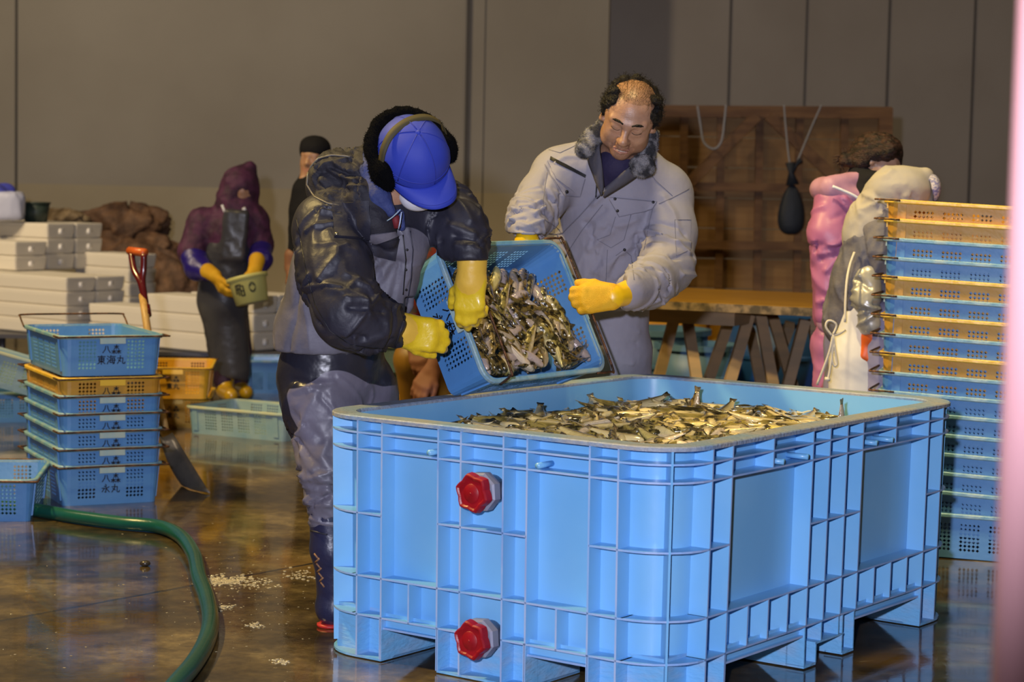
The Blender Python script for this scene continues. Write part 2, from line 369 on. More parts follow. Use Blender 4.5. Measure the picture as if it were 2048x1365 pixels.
# nine feet between the fork openings
xs = ((0, .286), (.753, 1.074), (1.541, TL_)); ys = ((0, .283), (.492, .806), (1.015, TW_))
for i, (xa, xb) in enumerate(xs):
    for j, (ya, yb) in enumerate(ys):
        m_ = MB(); e = DR*TH + .002
        ax, bx_, ay, by_ = max(xa, e), min(xb, TL_-e), max(ya, e), min(yb, TW_-e)
        dx0 = .055 if i == 0 else 0; dx1 = .055 if i == 2 else 0; dy0 = .055 if j == 0 else 0; dy1 = .055 if j == 2 else 0
        notch = (i == 1 and j == 0)
        core = [(ax+dx0, ay+dy0, bx_-dx1, by_-dy1)]
        # recessed core block
        x0, y0, x1, y1 = core[0]
        m_.box((x0, y0, .004), (x1, y1, FZ))
        if notch:
            m_ = MB(); m_.box((x0, y0+.05, .004), (x1, y1, FZ))
            m_.box((x0, y0, .004), (x0+.065, y0+.05, FZ)); m_.box((x1-.075, y0, .004), (x1, y0+.05, FZ)); m_.box((x0, y0, .072), (x1, y0+.05, FZ))
            m_.box((ax, ay, .004), (ax+.075, ay+.06, .012)); m_.box((bx_-.075, ay, .004), (bx_, ay+.06, .012)); m_.box((ax+.07, ay, .066), (bx_-.07, ay+.06, .072))
            for u, z0 in ((ax+.003, .01), (ax+.075, .01), (.859, .07), (.970, .07), (bx_-.078, .01), (bx_-.003, .01)):
                m_.box((u-.003, ay, z0), (u+.003, ay+.06, .135 if u != ax+.075 else .07))
        else:
            # base plate flange and vertical fins on the open sides
            def plate(z, t):
                if (i, j) in ((0, 0), (2, 0), (0, 2), (2, 2)):
                    ci = {(0, 0): 3, (2, 0): 0, (2, 2): 1, (0, 2): 2}[(i, j)]
                    arc = [Vector((v.x, v.y, z)) for v in corner_pts(0, z, ci)]
                    rest = {(0, 0): [Vector((bx_, ay, z)), Vector((bx_, by_, z)), Vector((ax, by_, z))], (2, 0): [Vector((bx_, by_, z)), Vector((ax, by_, z)), Vector((ax, ay, z))],
                            (2, 2): [Vector((ax, by_, z)), Vector((ax, ay, z)), Vector((bx_, ay, z))], (0, 2): [Vector((ax, ay, z)), Vector((bx_, ay, z)), Vector((bx_, by_, z))]}[(i, j)]
                    pl = arc+rest
                else: pl = [Vector((ax, ay, z)), Vector((bx_, ay, z)), Vector((bx_, by_, z)), Vector((ax, by_, z))]
                n = len(pl); m_.add(pl+[v+Vector((0, 0, t)) for v in pl], [tuple(range(n))[::-1], tuple(range(n, 2*n))]+[(k, (k+1) % n, n+(k+1) % n, n+k) for k in range(n)])
            plate(.003, .007)
            if i in (0, 2):
                sd = 'L' if i == 0 else 'L2'
                for u in [v for v in LV+[ya+.003, yb-.003] if ya-.001 <= v <= yb+.001 and .1 < v < TW_-.1]: vrib(sd, u, .008, .135, mb=m_)
            if j in (0, 2):
                sd = 'R' if j == 0 else 'R2'
                for u in [v for v in RV+[xa+.003, xb-.003] if xa-.001 <= v <= xb+.001 and .1 < v < TL_-.1]: vrib(sd, u, .008, .135, mb=m_)
        m_.build('foot', [foot_m, edge_m], tank)
# red star-shaped drain caps with grey collars on the short side facing us
cap_m = mat('cap_red', (.31, .003, .012), .42, col2=(.27, .003, .010), cscale=30, bump=.15, bscale=30)
col_m = mat('collar_grey', (.22, .23, .32), .38, bump=.1, bscale=20)
for zc in (.548, .128):
    cp = MB(); u0 = .649
    c0 = pt('L', u0, -.035, zc)
    rings = []
    def star(rad, xx, k=.165):
        out = []
        for q in range(48):
            t = 2*PI*q/48+.25; u = (q % 8)/4; u = u if u <= 1 else 2-u; rr = rad*(1-k*(1-(1-u)**1.15)); out.append(Vector((xx, c0.y+rr*math.cos(t), zc+rr*math.sin(t))))
        return out
    xb = c0.x
    cp.ring_loft([star(.056, xb+.014), star(.059, xb+.010), star(.057, xb-.012), star(.053, xb-.017), star(.049, xb-.017), star(.044, xb-.0135)], 0, closed_end=True, smooth=False, flip=True)
    cp.tube([Vector((xb-.012, c0.y, zc)), Vector((xb-.0145, c0.y, zc))], [.028, .026], 28); cp.tube([Vector((xb-.013, c0.y, zc)), Vector((xb-.017, c0.y, zc))], .003, 10)
    cap = cp.build('drain_cap', cap_m, tank); cap['label'] = 'red star-shaped cap'
    g = MB(); g.tube([Vector((xb+.075+.02, c0.y, zc)), Vector((xb+.010, c0.y, zc))], .043, 28)
    hx = lambda rad, xx: [Vector((xx, c0.y+rad*math.cos(t+.3), zc+rad*math.sin(t+.3))) for t in [2*PI*q/8 for q in range(8)]]
    g.ring_loft([hx(.050, xb+.055), hx(.058, xb+.052), hx(.058, xb+.026), hx(.051, xb+.022)], 0, True, True, smooth=False, flip=True)
    co = g.build('collar', col_m, cap); co['label'] = 'grey threaded collar'
# ================================================================== FISH CRATES
CRH = .175
def perf_walls(L, W, H, tp, R, th=.003):
    """perforated tapered wall running round a rounded rectangle, plus a floor"""
    cell = .0160
    segs = []
    def side_stations(length, groups):
        """list of (s0,s1,hole?) along a straight side, s from -length/2"""
        out = []; cur = -length/2
        for a, b in groups:
            n = round((b-a)/cell); a2 = (a+b)/2-n*cell/2
            out.append((cur, a2, False)); cur = a2
            for k in range(n): out.append((cur, cur+cell, True)); cur += cell
        out.append((cur, length/2, False)); return out
    Ls, Ws = L-2*R, W-2*R
    gl = [(c-.040, c+.040) for c in (-.165, -.055, .055, .165)]; ge = [(-.145, -.065), (.065, .145)]
    # stations around: list of functions giving xy at top & hole id
    st = [(s0, s1, h, 0) for s0, s1, h in side_stations(Ls, gl)] + [('c', 0)] + [(s0, s1, h, 1) for s0, s1, h in side_stations(Ws, ge)] + [('c', 1)] + \
         [(s0, s1, h, 2) for s0, s1, h in side_stations(Ls, gl)] + [('c', 2)] + [(s0, s1, h, 3) for s0, s1, h in side_stations(Ws, ge)] + [('c', 3)]
    nz = 8; z0h = .026
    zr = [0.0, z0h]+[z0h+cell*(k+1) for k in range(nz)]+[H]
    def P(side, s, z):
        d = tp*(1-z/H)
        if side == 0: return Vector((s, -W/2+d, z))
        if side == 1: return Vector((L/2-d, s, z))
        if side == 2: return Vector((-s, W/2-d, z))
        return Vector((-L/2+d, -s, z))
    cc = [(L/2-R, -W/2+R, -90), (L/2-R, W/2-R, 0), (-L/2+R, W/2-R, 90), (-L/2+R, -W/2+R, 180)]
    def C(ci, t, z):
        d = tp*(1-z/H); cx, cy, a0 = cc[ci]; a = math.radians(a0+90*t)
        return Vector((cx+(R-d)*math.cos(a), cy+(R-d)*math.sin(a), z))
    bm = bmesh.new(); cache = {}
    def V(p):
        k = (round(p.x, 5), round(p.y, 5), round(p.z, 5))
        if k not in cache: cache[k] = bm.verts.new(p)
        return cache[k]
    def F(*ps):
        vs = []
        for p in ps:
            v = V(p)
            if v not in vs: vs.append(v)
        if len(vs) > 2:
            try: bm.faces.new(vs)
            except ValueError: pass
    for e in st:
        if e[0] == 'c':
            for k in range(4):
                for z0, z1 in zip(zr[:-1], zr[1:]): F(C(e[1], k/4, z0), C(e[1], (k+1)/4, z0), C(e[1], (k+1)/4, z1), C(e[1], k/4, z1))
            continue
        s0, s1, h, sd = e
        for iz, (z0, z1) in enumerate(zip(zr[:-1], zr[1:])):
            a, b, c_, d = P(sd, s0, z0), P(sd, s1, z0), P(sd, s1, z1), P(sd, s0, z1)
            hole = h and 1 <= iz <= nz and (sd in (1, 3) or iz <= 7)
            if not hole: F(a, b, c_, d); continue
            sm, zm, q = (s0+s1)/2, (z0+z1)/2, .42
            S, E_, N_, W_ = P(sd, sm, zm-q*cell), P(sd, sm+q*cell, zm), P(sd, sm, zm+q*cell), P(sd, sm-q*cell, zm)
            F(a, b, S); F(b, c_, E_); F(c_, d, N_); F(d, a, W_); F(b, E_, S); F(c_, N_, E_); F(d, W_, N_); F(a, S, W_)
    # floor
    loop = []
    d = tp
    for x, y in rrect(-L/2+d, -W/2+d, L/2-d, W/2-d, R-d, 4): loop.append(V(Vector((x, y, 0))))
    bm.faces.new([v for i, v in enumerate(loop)][::-1]) if len(set(loop)) == len(loop) else None
    me = bpy.data.meshes.new('walls'); bm.to_mesh(me); bm.free()
    o = link('walls', me); bake(o, [('SOLIDIFY', dict(thickness=th, offset=-1))]); me = o.data; bpy.data.objects.remove(o)
    return me
def crate_rim(L, W, H, R):
    m = MB()
    def o(dd, z): return [Vector((x, y, z)) for x, y in rrect(-L/2-dd, -W/2-dd, L/2+dd, W/2+dd, R+dd, 6)]
    m.ring_loft([o(0, H-.016), o(.010, H-.016), o(.014, H-.012), o(.014, H-.003), o(.011, H), o(-.002, H), o(-.004, H-.004), o(-.004, H-.02)], 0, smooth=False)
    return m
def pillars(L, W, H, tp):
    """four corner pillars standing proud of the long walls, one mesh each"""
    out = []
    for side in (0, 2):
        for sg in (-1, 1):
            m = MB(); s0, s1 = sorted((sg*(L/2-.078), sg*(L/2-.046))); vs = []
            for off in (-.001, .006):
                for s_, z in ((s0, .02), (s1, .02), (s1, H-.014), (s0, H-.014)):
                    d = tp*(1-z/H)-off; vs.append((s_, -W/2+d, z) if side == 0 else (-s_, W/2-d, z))
            m.add(vs, [(3, 2, 1, 0), (4, 5, 6, 7), (0, 1, 5, 4), (1, 2, 6, 5), (2, 3, 7, 6), (3, 0, 4, 7)]); out.append(m.mesh('pillar'))
    return out
def name_plate(L, W, H, tp):
    out = []
    for sx in (1, -1):
        m = MB(); vs = []
        for xx in (L/2+.004, L/2+.0165):
            for y, z in ((-.055, H-.036), (.055, H-.036), (.055, H-.001), (-.055, H-.001)): vs.append((sx*xx, sx*y, z))
        m.add(vs, [(3, 2, 1, 0), (4, 5, 6, 7), (0, 1, 5, 4), (1, 2, 6, 5), (2, 3, 7, 6), (3, 0, 4, 7)]); out.append(m.mesh('plate'))
    return out
def bail_path(L, W, H, sx, ang, arm=.098):
    """wire bail hinged on the long sides near a short end, swung by ang from lying flat outwards"""
    xp = L/2-.055; z = H-.004; y = W/2+.018
    P = lambda r: (xp+r*math.cos(ang), z+r*math.sin(ang))
    a, b = P(0), P(arm)
    e = P(arm-.02)
    pts = [(a[0], -y, a[1]), (e[0], -y, e[1]), (b[0], -y+.02, b[1]), (b[0], 0, b[1]+.001), (b[0], y-.02, b[1]), (e[0], y, e[1]), (a[0], y, a[1])]
    return [Vector((sx*p[0], p[1], p[2])) for p in pts]
wire_m = mat('rusty_wire', (.055, .030, .018), .5, metal=.5, bump=.6, bscale=120, col2=(.16, .07, .03), cscale=40)
CM = {
 'blue': dict(w=mat('crate_blue', (.075, .235, .54), .42, col2=(.105, .28, .57), cscale=4, bump=.15, bscale=30, coat=.15), r=mat('crate_blue_rim', (.15, .34, .50), .42, col2=(.30, .42, .46), cscale=12, bump=.3, bscale=50)),
 'yellow': dict(w=mat('crate_orange', (.50, .235, .025), .40, col2=(.55, .29, .04), cscale=5, bump=.15, bscale=30, coat=.15), r=mat('crate_yellow_rim', (.72, .44, .035), .38, col2=(.78, .52, .08), cscale=12, bump=.2, bscale=50)),
 'amber': dict(w=mat('crate_amber', (.62, .34, .02), .45, col2=(.55, .28, .015), cscale=5, bump=.15, bscale=30), r=mat('crate_amber_rim', (.72, .46, .03), .42)),
 'pale': dict(w=mat('crate_pale_blue', (.17, .30, .38), .5, col2=(.26, .37, .40), cscale=5, bump=.2, bscale=30), r=mat('crate_pale_rim', (.36, .46, .42), .5, col2=(.46, .48, .32), cscale=9)),
 'plate': mat('crate_plate_pale', (.30, .46, .50), .45, col2=(.40, .50, .46), cscale=14), 'plate_y': mat('crate_plate_yellow', (.75, .47, .04), .4),
 'ink': mat('black_ink', (.008, .008, .012), .6)}
_cr = {}
def crate(kind, name, label, M, text=None, group=None, L=.58, W=.43, H=CRH, bails=(0, 0), textsize=.035, with_text=True):
    tp = .017; R = .045
    key = (L, W, H)
    if key not in _cr:
        _cr[key] = [perf_walls(L, W, H, tp, R), crate_rim(L, W, H, R).mesh('rim')]+pillars(L, W, H, tp)+name_plate(L, W, H, tp)
    if key+(kind,) not in _cr:
        ms = [CM[kind]['w'], CM[kind]['r']]+[CM[kind]['w']]*4+[CM['plate_y'] if kind in ('yellow', 'amber') else CM['plate']]*2
        q_ = []
        for me, mm in zip(_cr[key], ms): me = me.copy(); me.materials.clear(); me.materials.append(mm); q_.append(me)
        _cr[key+(kind,)] = q_
    root = empty(name, matrix=M, label=label, cat='crate', group=group)
    for me, nm in zip(_cr[key+(kind,)], ['wall_panel', 'rim']+['corner_pillar']*4+['name_plate']*2): link(nm, me, root)
    for sx, ang in zip((1, -1), bails):
        if ang is None: continue
        kb = key+('bail', round(ang, 3), sx)
        if kb not in _cr:
            b = MB(); b.tube(smooth_path(bail_path(L, W, H, sx, ang), 4), .0042, 6); _cr[kb] = b.mesh('bail'); _cr[kb].materials.append(wire_m)
        link('wire_bail', _cr[kb], root)
    if text and with_text:
        lines = text.split('\n')
        for sx in (1, -1):
            for li, ln in enumerate(lines):
                me = text_mesh(ln, textsize)
                if len(me.materials) == 0: me.materials.append(CM['ink'])
                o = link('lettering', me, root); zc = H*.52+((len(lines)-1)/2-li)*textsize*1.12
                o.matrix_local = Matrix.Translation((sx*(L/2-tp*(1-zc/H)+.0015), 0, zc)) @ Matrix.Rotation(PI/2*sx, 4, 'Z') @ Matrix.Rotation(PI/2+math.atan(tp/H), 4, 'X')
    return root
def yawM(loc, yaw, tilt=0): return Matrix.Translation(loc) @ Matrix.Rotation(tilt, 4, 'Y') @ Matrix.Rotation(yaw, 4, 'Z')

# tall stack at the right, long side towards us
ths = -.30
brc, blc = Vector((1.847, 7.833, 0)), None
dirL = Vector((math.cos(ths), math.sin(ths), 0)); dirW = Vector((-dirL.y, dirL.x, 0))
kinds = ['yellow', 'yellow', 'blue', 'blue', 'yellow', 'blue', 'yellow', 'blue', 'yellow', 'blue'] + ['blue']*7
ords = ['topmost', 'second', 'third', 'fourth', 'fifth', 'sixth', 'seventh', 'eighth', 'ninth', 'tenth', 'eleventh', 'twelfth', 'thirteenth', 'fourteenth', 'fifteenth', 'sixteenth', 'bottom']
STEP = .0738
pR = px(1757, 760, 8.02)                    # left front edge of the stack
for i, k in enumerate(kinds):
    z = STEP*(16-i)
    c0 = Vector((pR.x, 8.02, 0)) + dirL*(.31) + dirW*(.215); c0.z = z
    c0.z += .013 if i < 16 else .004; c0.x += rng.uniform(-.0008, .0008); c0.y += rng.uniform(-.0008, .0008)
    cn = 'orange-yellow' if k == 'yellow' else 'blue'
    lb = '%s %s crate, top of the tall stack behind the tank' % (ords[i], cn) if i == 0 else '%s crate, %s of the tall stack behind the tank' % (cn, 'bottom one' if i == 16 else ords[i]+' from the top')
    crate(k, 'fish_crate', lb, yawM(c0, ths, .042 if i < 16 else .012), group='crates of the tall stack', L=.62, bails=(0, 0))
# stack of seven at the left, lettered short end towards us
thl = .45
fd = Vector((math.cos(thl), math.sin(thl), 0)); bd = Vector((-fd.y, fd.x, 0))
kl = ['blue', 'yellow', 'blue', 'blue', 'blue', 'blue', 'blue']
txt = ['八森\n東海丸', '八森\n永丸', '八森\n永丸', '八森\n永丸', '八森\n永丸', '八森\n永丸', '八森\n永丸']
ol = ['topmost blue', 'orange', 'blue', 'blue', 'blue', 'blue', 'bottom blue']
lab_l = ['topmost blue crate of the seven-high stack by the shovel, lettered in black', 'orange crate second from the top of the stack by the shovel',
         'blue crate just under the orange one in the stack by the shovel', 'blue crate at mid height, fourth from the top of the stack by the shovel',
         'fifth blue crate from the top of the stack by the shovel', 'blue crate resting on the bottom one of the stack by the shovel', 'bottom blue crate of the stack by the shovel, behind the green hose']
fl = pz(122, 1014)
for i, k in enumerate(kl):
    z = STEP*1.02*(6-i)
    if i == 0: z += .104
    cx = fl + fd*.215 + bd*.33; cx.z = z
    off = bd*0.0
    M = Matrix.Translation(cx) @ Matrix.Rotation(thl-PI/2, 4, 'Z')
    crate(k, 'fish_crate', lab_l[i], M, text=txt[i], group='crates of the stack by the shovel', L=.68, W=.44, bails=(0, .5 if i == 0 else 0), textsize=.040)
# loose crates
def loose(kind, label, x, y, yaw, z=0.0, text=None, tilt=0, **kw):
    p = pz(x, y, z); return crate(kind, 'fish_crate', label, Matrix.Translation((p.x, p.y, z)) @ Matrix.Rotation(yaw, 4, 'Z') @ Matrix.Rotation(tilt, 4, 'X'), text=text, **kw)
loose('blue', 'blue crate at the left edge in front, beside the green hose', -22, 1022, PI/2+.12)
loose('blue', 'blue crate on the floor at the far left, tilted one lying on it', -15, 838, .35)
p = px(-25, 740, 10.4)
crate('pale', 'fish_crate', 'dirty pale blue crate lying tilted on another at the left edge', Matrix.Translation((p.x, p.y, p.z-.06)) @ Matrix.Rotation(.35, 4, 'Z') @ Matrix.Rotation(.30, 4, 'Y'), bails=(None, None))
loose('amber', 'yellow crate on the floor under another behind the shovel', 352, 845, -PI/2+.10, 0, text='八森\n東丸', W=.40)
loose('amber', 'yellow crate on top of another behind the shovel', 352, 845-57, -PI/2+.10, .19, text='八森\n東丸', W=.40)
loose('pale', 'shallow pale blue crate alone on the wet floor behind the bending man', 516, 868, PI-.50, 0, bails=(None, None), L=.66, W=.44, H=.155)
loose('blue', 'blue tub crate behind the shallow pale crate, left of the bending man', 565, 782, .1, 0, H=.22, bails=(None, None))
loose('pale', 'grey blue crate seen between the bending man and the tilted crate', 800, 790, .15, 0, bails=(0, 0))
loose('pale', 'upper grey blue crate seen between the bending man and the tilted crate', 800, 790-50, .15, .18, bails=(0, 0))
loose('amber', 'yellow crate on the floor just behind the left end of the tank', 830, 905, .2, 0, H=.28)
# the crate tipped over the tank
HR = Matrix(((.6165, -.3654, .6979), (.7872, .2785, -.5506), (.0067, .8888, .4594)))
HC = Vector((.0387, 6.8303, 1.006)); HL, HW, HH = .634, .465, .18
q = HR.to_quaternion().to_matrix()
HM = Matrix.Translation(HC - q @ Vector((0, 0, HH))) @ q.to_4x4()
held = crate('blue', 'fish_crate', 'blue crate of fish tipped by the two men over the tank rim', HM, text='八森\n永丸', L=HL, W=HW, H=HH, bails=(0, 1.15), textsize=.046)
# ================================================================== FISH
def fish_mat(name, back, back2, belly, belly2):
    m = bpy.data.materials.new(name); m.use_nodes = True; nt = m.node_tree; N = nt.nodes; K = nt.links; b = N['Principled BSDF']
    tc = N.new('ShaderNodeTexCoord'); at = N.new('ShaderNodeAttribute'); at.attribute_name = 'vside'
    oi = N.new('ShaderNodeObjectInfo'); ns = N.new('ShaderNodeTexNoise'); ns.inputs['Scale'].default_value = 11; ns.inputs['Detail'].default_value = 4
    K.new(tc.outputs['Object'], ns.inputs['Vector'])
    r1 = N.new('ShaderNodeValToRGB'); r1.color_ramp.elements[0].position = .42; r1.color_ramp.elements[1].position = .6
    r1.color_ramp.elements[0].color = (*back, 1); r1.color_ramp.elements[1].color = (*back2, 1); K.new(ns.outputs['Fac'], r1.inputs[0])
    mb = N.new('ShaderNodeMix'); mb.data_type = 'RGBA'; mb.inputs[6].default_value = (*belly, 1); mb.inputs[7].default_value = (*belly2, 1); K.new(oi.outputs['Random'], mb.inputs[0])
    ad = N.new('ShaderNodeMath'); ad.operation = 'MULTIPLY_ADD'; ad.inputs[1].default_value = .5; K.new(ns.outputs['Fac'], ad.inputs[0]); K.new(at.outputs['Fac'], ad.inputs[2])
    st = N.new('ShaderNodeMapRange'); st.inputs['From Min'].default_value = .60; st.inputs['From Max'].default_value = .88; K.new(ad.outputs[0], st.inputs[0])
    mx = N.new('ShaderNodeMix'); mx.data_type = 'RGBA'; K.new(st.outputs[0], mx.inputs[0]); K.new(mb.outputs[2], mx.inputs[6]); K.new(r1.outputs[0], mx.inputs[7])
    K.new(mx.outputs[2], b.inputs['Base Color']); b.inputs['Roughness'].default_value = .16; b.inputs['Coat Weight'].default_value = .6; b.inputs['Coat Roughness'].default_value = .06
    b.inputs['Metallic'].default_value = .15
    bp = N.new('ShaderNodeBump'); bp.inputs['Strength'].default_value = .3; bp.inputs['Distance'].default_value = .02; K.new(ns.outputs['Fac'], bp.inputs['Height']); K.new(bp.outputs[0], b.inputs['Normal'])
    return m
fish_a = fish_mat('fish_skin', (.040, .032, .012), (.36, .28, .075), (.72, .60, .16), (.80, .66, .50))
fish_b = fish_mat('fish_skin_dark', (.016, .013, .008), (.20, .135, .035), (.40, .33, .22), (.50, .40, .38))
fin_m = mat('fish_fin', (.06, .046, .022), .3, col2=(.20, .15, .06), cscale=20, coat=.5)
eye_m = mat('fish_eye', (.55, .55, .50), .15, coat=1); pup_m = mat('fish_pupil', (.005, .005, .006), .08, coat=1)
def fish_mesh(bend, twist, gape):
    bend *= .16
    """one sandfish, nose at +x, length 1 unit"""
    st = [(.50, .018, .022, -.004), (.485, .045, .044, -.002), (.45, .072, .064, 0), (.38, .104, .084, .002), (.30, .124, .092, .0), (.20, .136, .090, -.006), (.08, .136, .083, -.010),
          (-.06, .120, .070, -.006), (-.20, .094, .052, 0), (-.31, .068, .036, .003), (-.39, .050, .023, .004), (-.43, .047, .015, .004)]
    n = 12; rings = []; side = []
    def axis(x): # bent spine
        t = (.5-x); y = bend*(t*t)*.75+twist*math.sin(t*5.0)*.05
        return y
    for x, h, w, zc in st:
        yo = axis(x); rg = []
        for j in range(n):
            a = 2*PI*j/n
            zz = zc+h*math.sin(a)*(1.0 if math.sin(a) > 0 else 1.08); rg.append(Vector((x-abs(bend)*.12*(0.5-x)**2, yo+w*math.cos(a), zz)))
            side.append((math.sin(a)+1)/2)
        rings.append(rg)
    m = MB(); m.ring_loft(rings, 0, True, True)
    # dorsal, second dorsal and anal fins as thin solid blades joined to the body
    def blade(xa, xb, top, sgn, zf, n_=7):
        vs = []; fs = []
        for k in range(n_):
            t = k/(n_-1); x = xa+(xb-xa)*t; yo = axis(x); hh = top*(math.sin(PI*min(1, t*.9+.1))**.7)*.62
            z0 = zf(x); xs_ = x-abs(bend)*.12*(0.5-x)**2
            vs += [(xs_, yo-.004, z0), (xs_, yo+.004, z0), (xs_-.03, yo, z0+sgn*hh)]
        for k in range(n_-1):
            a = 3*k; fs += [(a, a+3, a+5, a+2), (a+1, a+2, a+5, a+4), (a, a+1, a+4, a+3)]
        m.add(vs, fs, 1, True); side.extend([.9]*len(vs))
    def topz(x):
        for (xa, ha, _, za), (xb, hb, _, zb) in zip(st[:-1], st[1:]):
            if xb <= x <= xa: t = (xa-x)/(xa-xb); return (ha+za)*(1-t)+(hb+zb)*t-.006
        return .03
    def botz(x):
        for (xa, ha, _, za), (xb, hb, _, zb) in zip(st[:-1], st[1:]):
            if xb <= x <= xa: t = (xa-x)/(xa-xb); return (za-ha*1.08)*(1-t)+(zb-hb*1.08)*t+.008
        return -.03
    blade(.20, .05, .055, 1, topz); blade(-.08, -.28, .045, 1, topz); blade(.05, -.32, .040, -1, botz, 10)
    me = m.mesh('fish_body'); at = me.attributes.new('vside', 'FLOAT', 'POINT'); at.data.foreach_set('value', side)
    return me, axis(-.43), axis
def tail_mesh(y0, slope):
    m = MB(); vs = []; a = math.atan(slope); c, s_ = math.cos(a), math.sin(a)
    pts = [(-.42, .044), (-.45, .050), (-.50, .066), (-.525, .068), (-.532, .055), (-.522, .02), (-.522, -.012), (-.532, -.048), (-.525, -.062), (-.50, -.060), (-.45, -.046), (-.42, -.040)]
    for dy in (-.005, .005):
        for x, z in pts:
            dx = x+.42; th = dy*(1+dx*4); vs.append((-.42-abs(0)+dx*c, y0+dx*s_+th, z+.004))
    n = len(pts); fs = [tuple(range(n)), tuple(range(2*n-1, n-1, -1))]+[(i, n+i, n+(i+1) % n, (i+1) % n) for i in range(n)]
    m.add(vs, fs); return m.mesh('tail')
def pect_mesh(y0, sgn):
    m = MB(); vs = []; n = 7; base = Vector((.27, y0+sgn*.066, -.03))
    rim = [base+Vector((-.12*math.cos(t)-.02, sgn*(.006+.012*math.sin(t+.6)), -.060*math.sin(t)+.01)) for t in [(-.75+1.6*k/(n-1)) for k in range(n)]]
    top = [base+Vector((0, 0, .025)), base+Vector((0, 0, -.02))]+rim[::-1]
    off = Vector((0, .004, 0)); k = len(top)
    m.add([v-off for v in top]+[v+off for v in top], [tuple(range(k)), tuple(range(2*k-1, k-1, -1))]+[(i, k+i, k+(i+1) % k, (i+1) % k) for i in range(k)]); return m.mesh('pectoral')
def eye_mesh(y0):
    out = []
    for sg in (1, -1):
        m = MB(); c = Vector((.405, y0+sg*.050, .050))
        for r, dd, mi in ((.026, 0, 0), (.015, .013, 1)):
            rings = []
            for i in range(1, 6):
                t = PI*i/6; rings.append([c+Vector((r*math.sin(t)*math.cos(a), sg*(dd+r*math.cos(t)*.8), r*math.sin(t)*math.sin(a))) for a in [2*PI*j/10 for j in range(10)]])
            m.ring_loft(rings, mi, True, True)
        out.append(m.mesh('eye'))
    return out
FV = []
for bend, tw in ((0, .3), (.9, 0), (-.9, .2), (1.9, 0), (-1.8, 0), (.5, -.9), (-.4, .9)):
    me, yt, ax = fish_mesh(bend, tw, 0)
    sl = (ax(-.43)-ax(-.39))/(-.04)
    FV.append((me, tail_mesh(yt, sl), [pect_mesh(ax(.27), 1), pect_mesh(ax(.27), -1)], eye_mesh(ax(.405))))
_fc = {}
def fish_variant(v, dark):
    if (v, dark) not in _fc:
        body, tail, pec, eyes = FV[v]; b2 = body.copy(); b2.materials.clear(); b2.materials.append(fish_b if dark else fish_a); b2.materials.append(fin_m)
        for q_ in [tail]+pec:
            if len(q_.materials) == 0: q_.materials.append(fin_m)
        for q_ in eyes:
            if len(q_.materials) == 0: q_.materials.append(eye_m); q_.materials.append(pup_m)
        _fc[(v, dark)] = (b2, tail, pec, eyes)
    return _fc[(v, dark)]
def place_fish(M, v, dark, label, group, detail=True):
    b_, t_, p_, e_ = fish_variant(v, dark)
    o = link('fish', b_); o.matrix_world = M; tag(o, label, 'fish', group)
    link('tail_fin', t_, o)
    if detail:
        for q_ in p_: link('pectoral_fin', q_, o)
        for q_ in e_: link('eye', q_, o)
    return o
class Heap:
    """height map on a rectangle, so each new fish lies on those below"""
    def __init__(s, x0, y0, x1, y1, base, res=.012):
        s.x0, s.y0, s.res = x0, y0, res; s.nx = int((x1-x0)/res)+1; s.ny = int((y1-y0)/res)+1
        X, Y = np.meshgrid(x0+res*np.arange(s.nx), y0+res*np.arange(s.ny), indexing='ij'); s.h = base(X, Y).astype(float)
    def drop(s, x, y, yaw, L, sink=.35, thick=.09):
        ts = np.linspace(-.5, .48, 9); cx, cy = np.cos(yaw), np.sin(yaw)
        ix = np.clip(((x+ts*L*cx-s.x0)/s.res).astype(int), 1, s.nx-2); iy = np.clip(((y+ts*L*cy-s.y0)/s.res).astype(int), 1, s.ny-2)
        hh = s.h[ix, iy]; A = np.polyfit(ts, hh, 1); pitch = max(-.22, min(.22, math.atan(A[0]/L)*.6)); A = [math.tan(pitch)*L/.8]
        z = np.percentile(hh-ts*A[0]*.8, 70)
        prof = thick*L*np.array([.3, .45, .6, .8, 1, 1.1, 1.1, .9, .4])
        for k in range(9):
            top = z+ts[k]*A[0]*.8+prof[k]*(1-sink)
            for dx in (-1, 0, 1):
                for dy in (-1, 0, 1):
                    a, b = ix[k]+dx, iy[k]+dy; s.h[a, b] = max(s.h[a, b], top-.003*(abs(dx)+abs(dy)))
        return z+thick*L*.5*(1-sink), -pitch
def fish_matrix(frame, x, y, z, yaw, pitch, roll, L):
    return frame @ Matrix.Translation((x, y, z)) @ Matrix.Rotation(yaw, 4, 'Z') @ Matrix.Rotation(pitch, 4, 'Y') @ Matrix.Rotation(roll, 4, 'X') @ Matrix.Scale(L, 4)
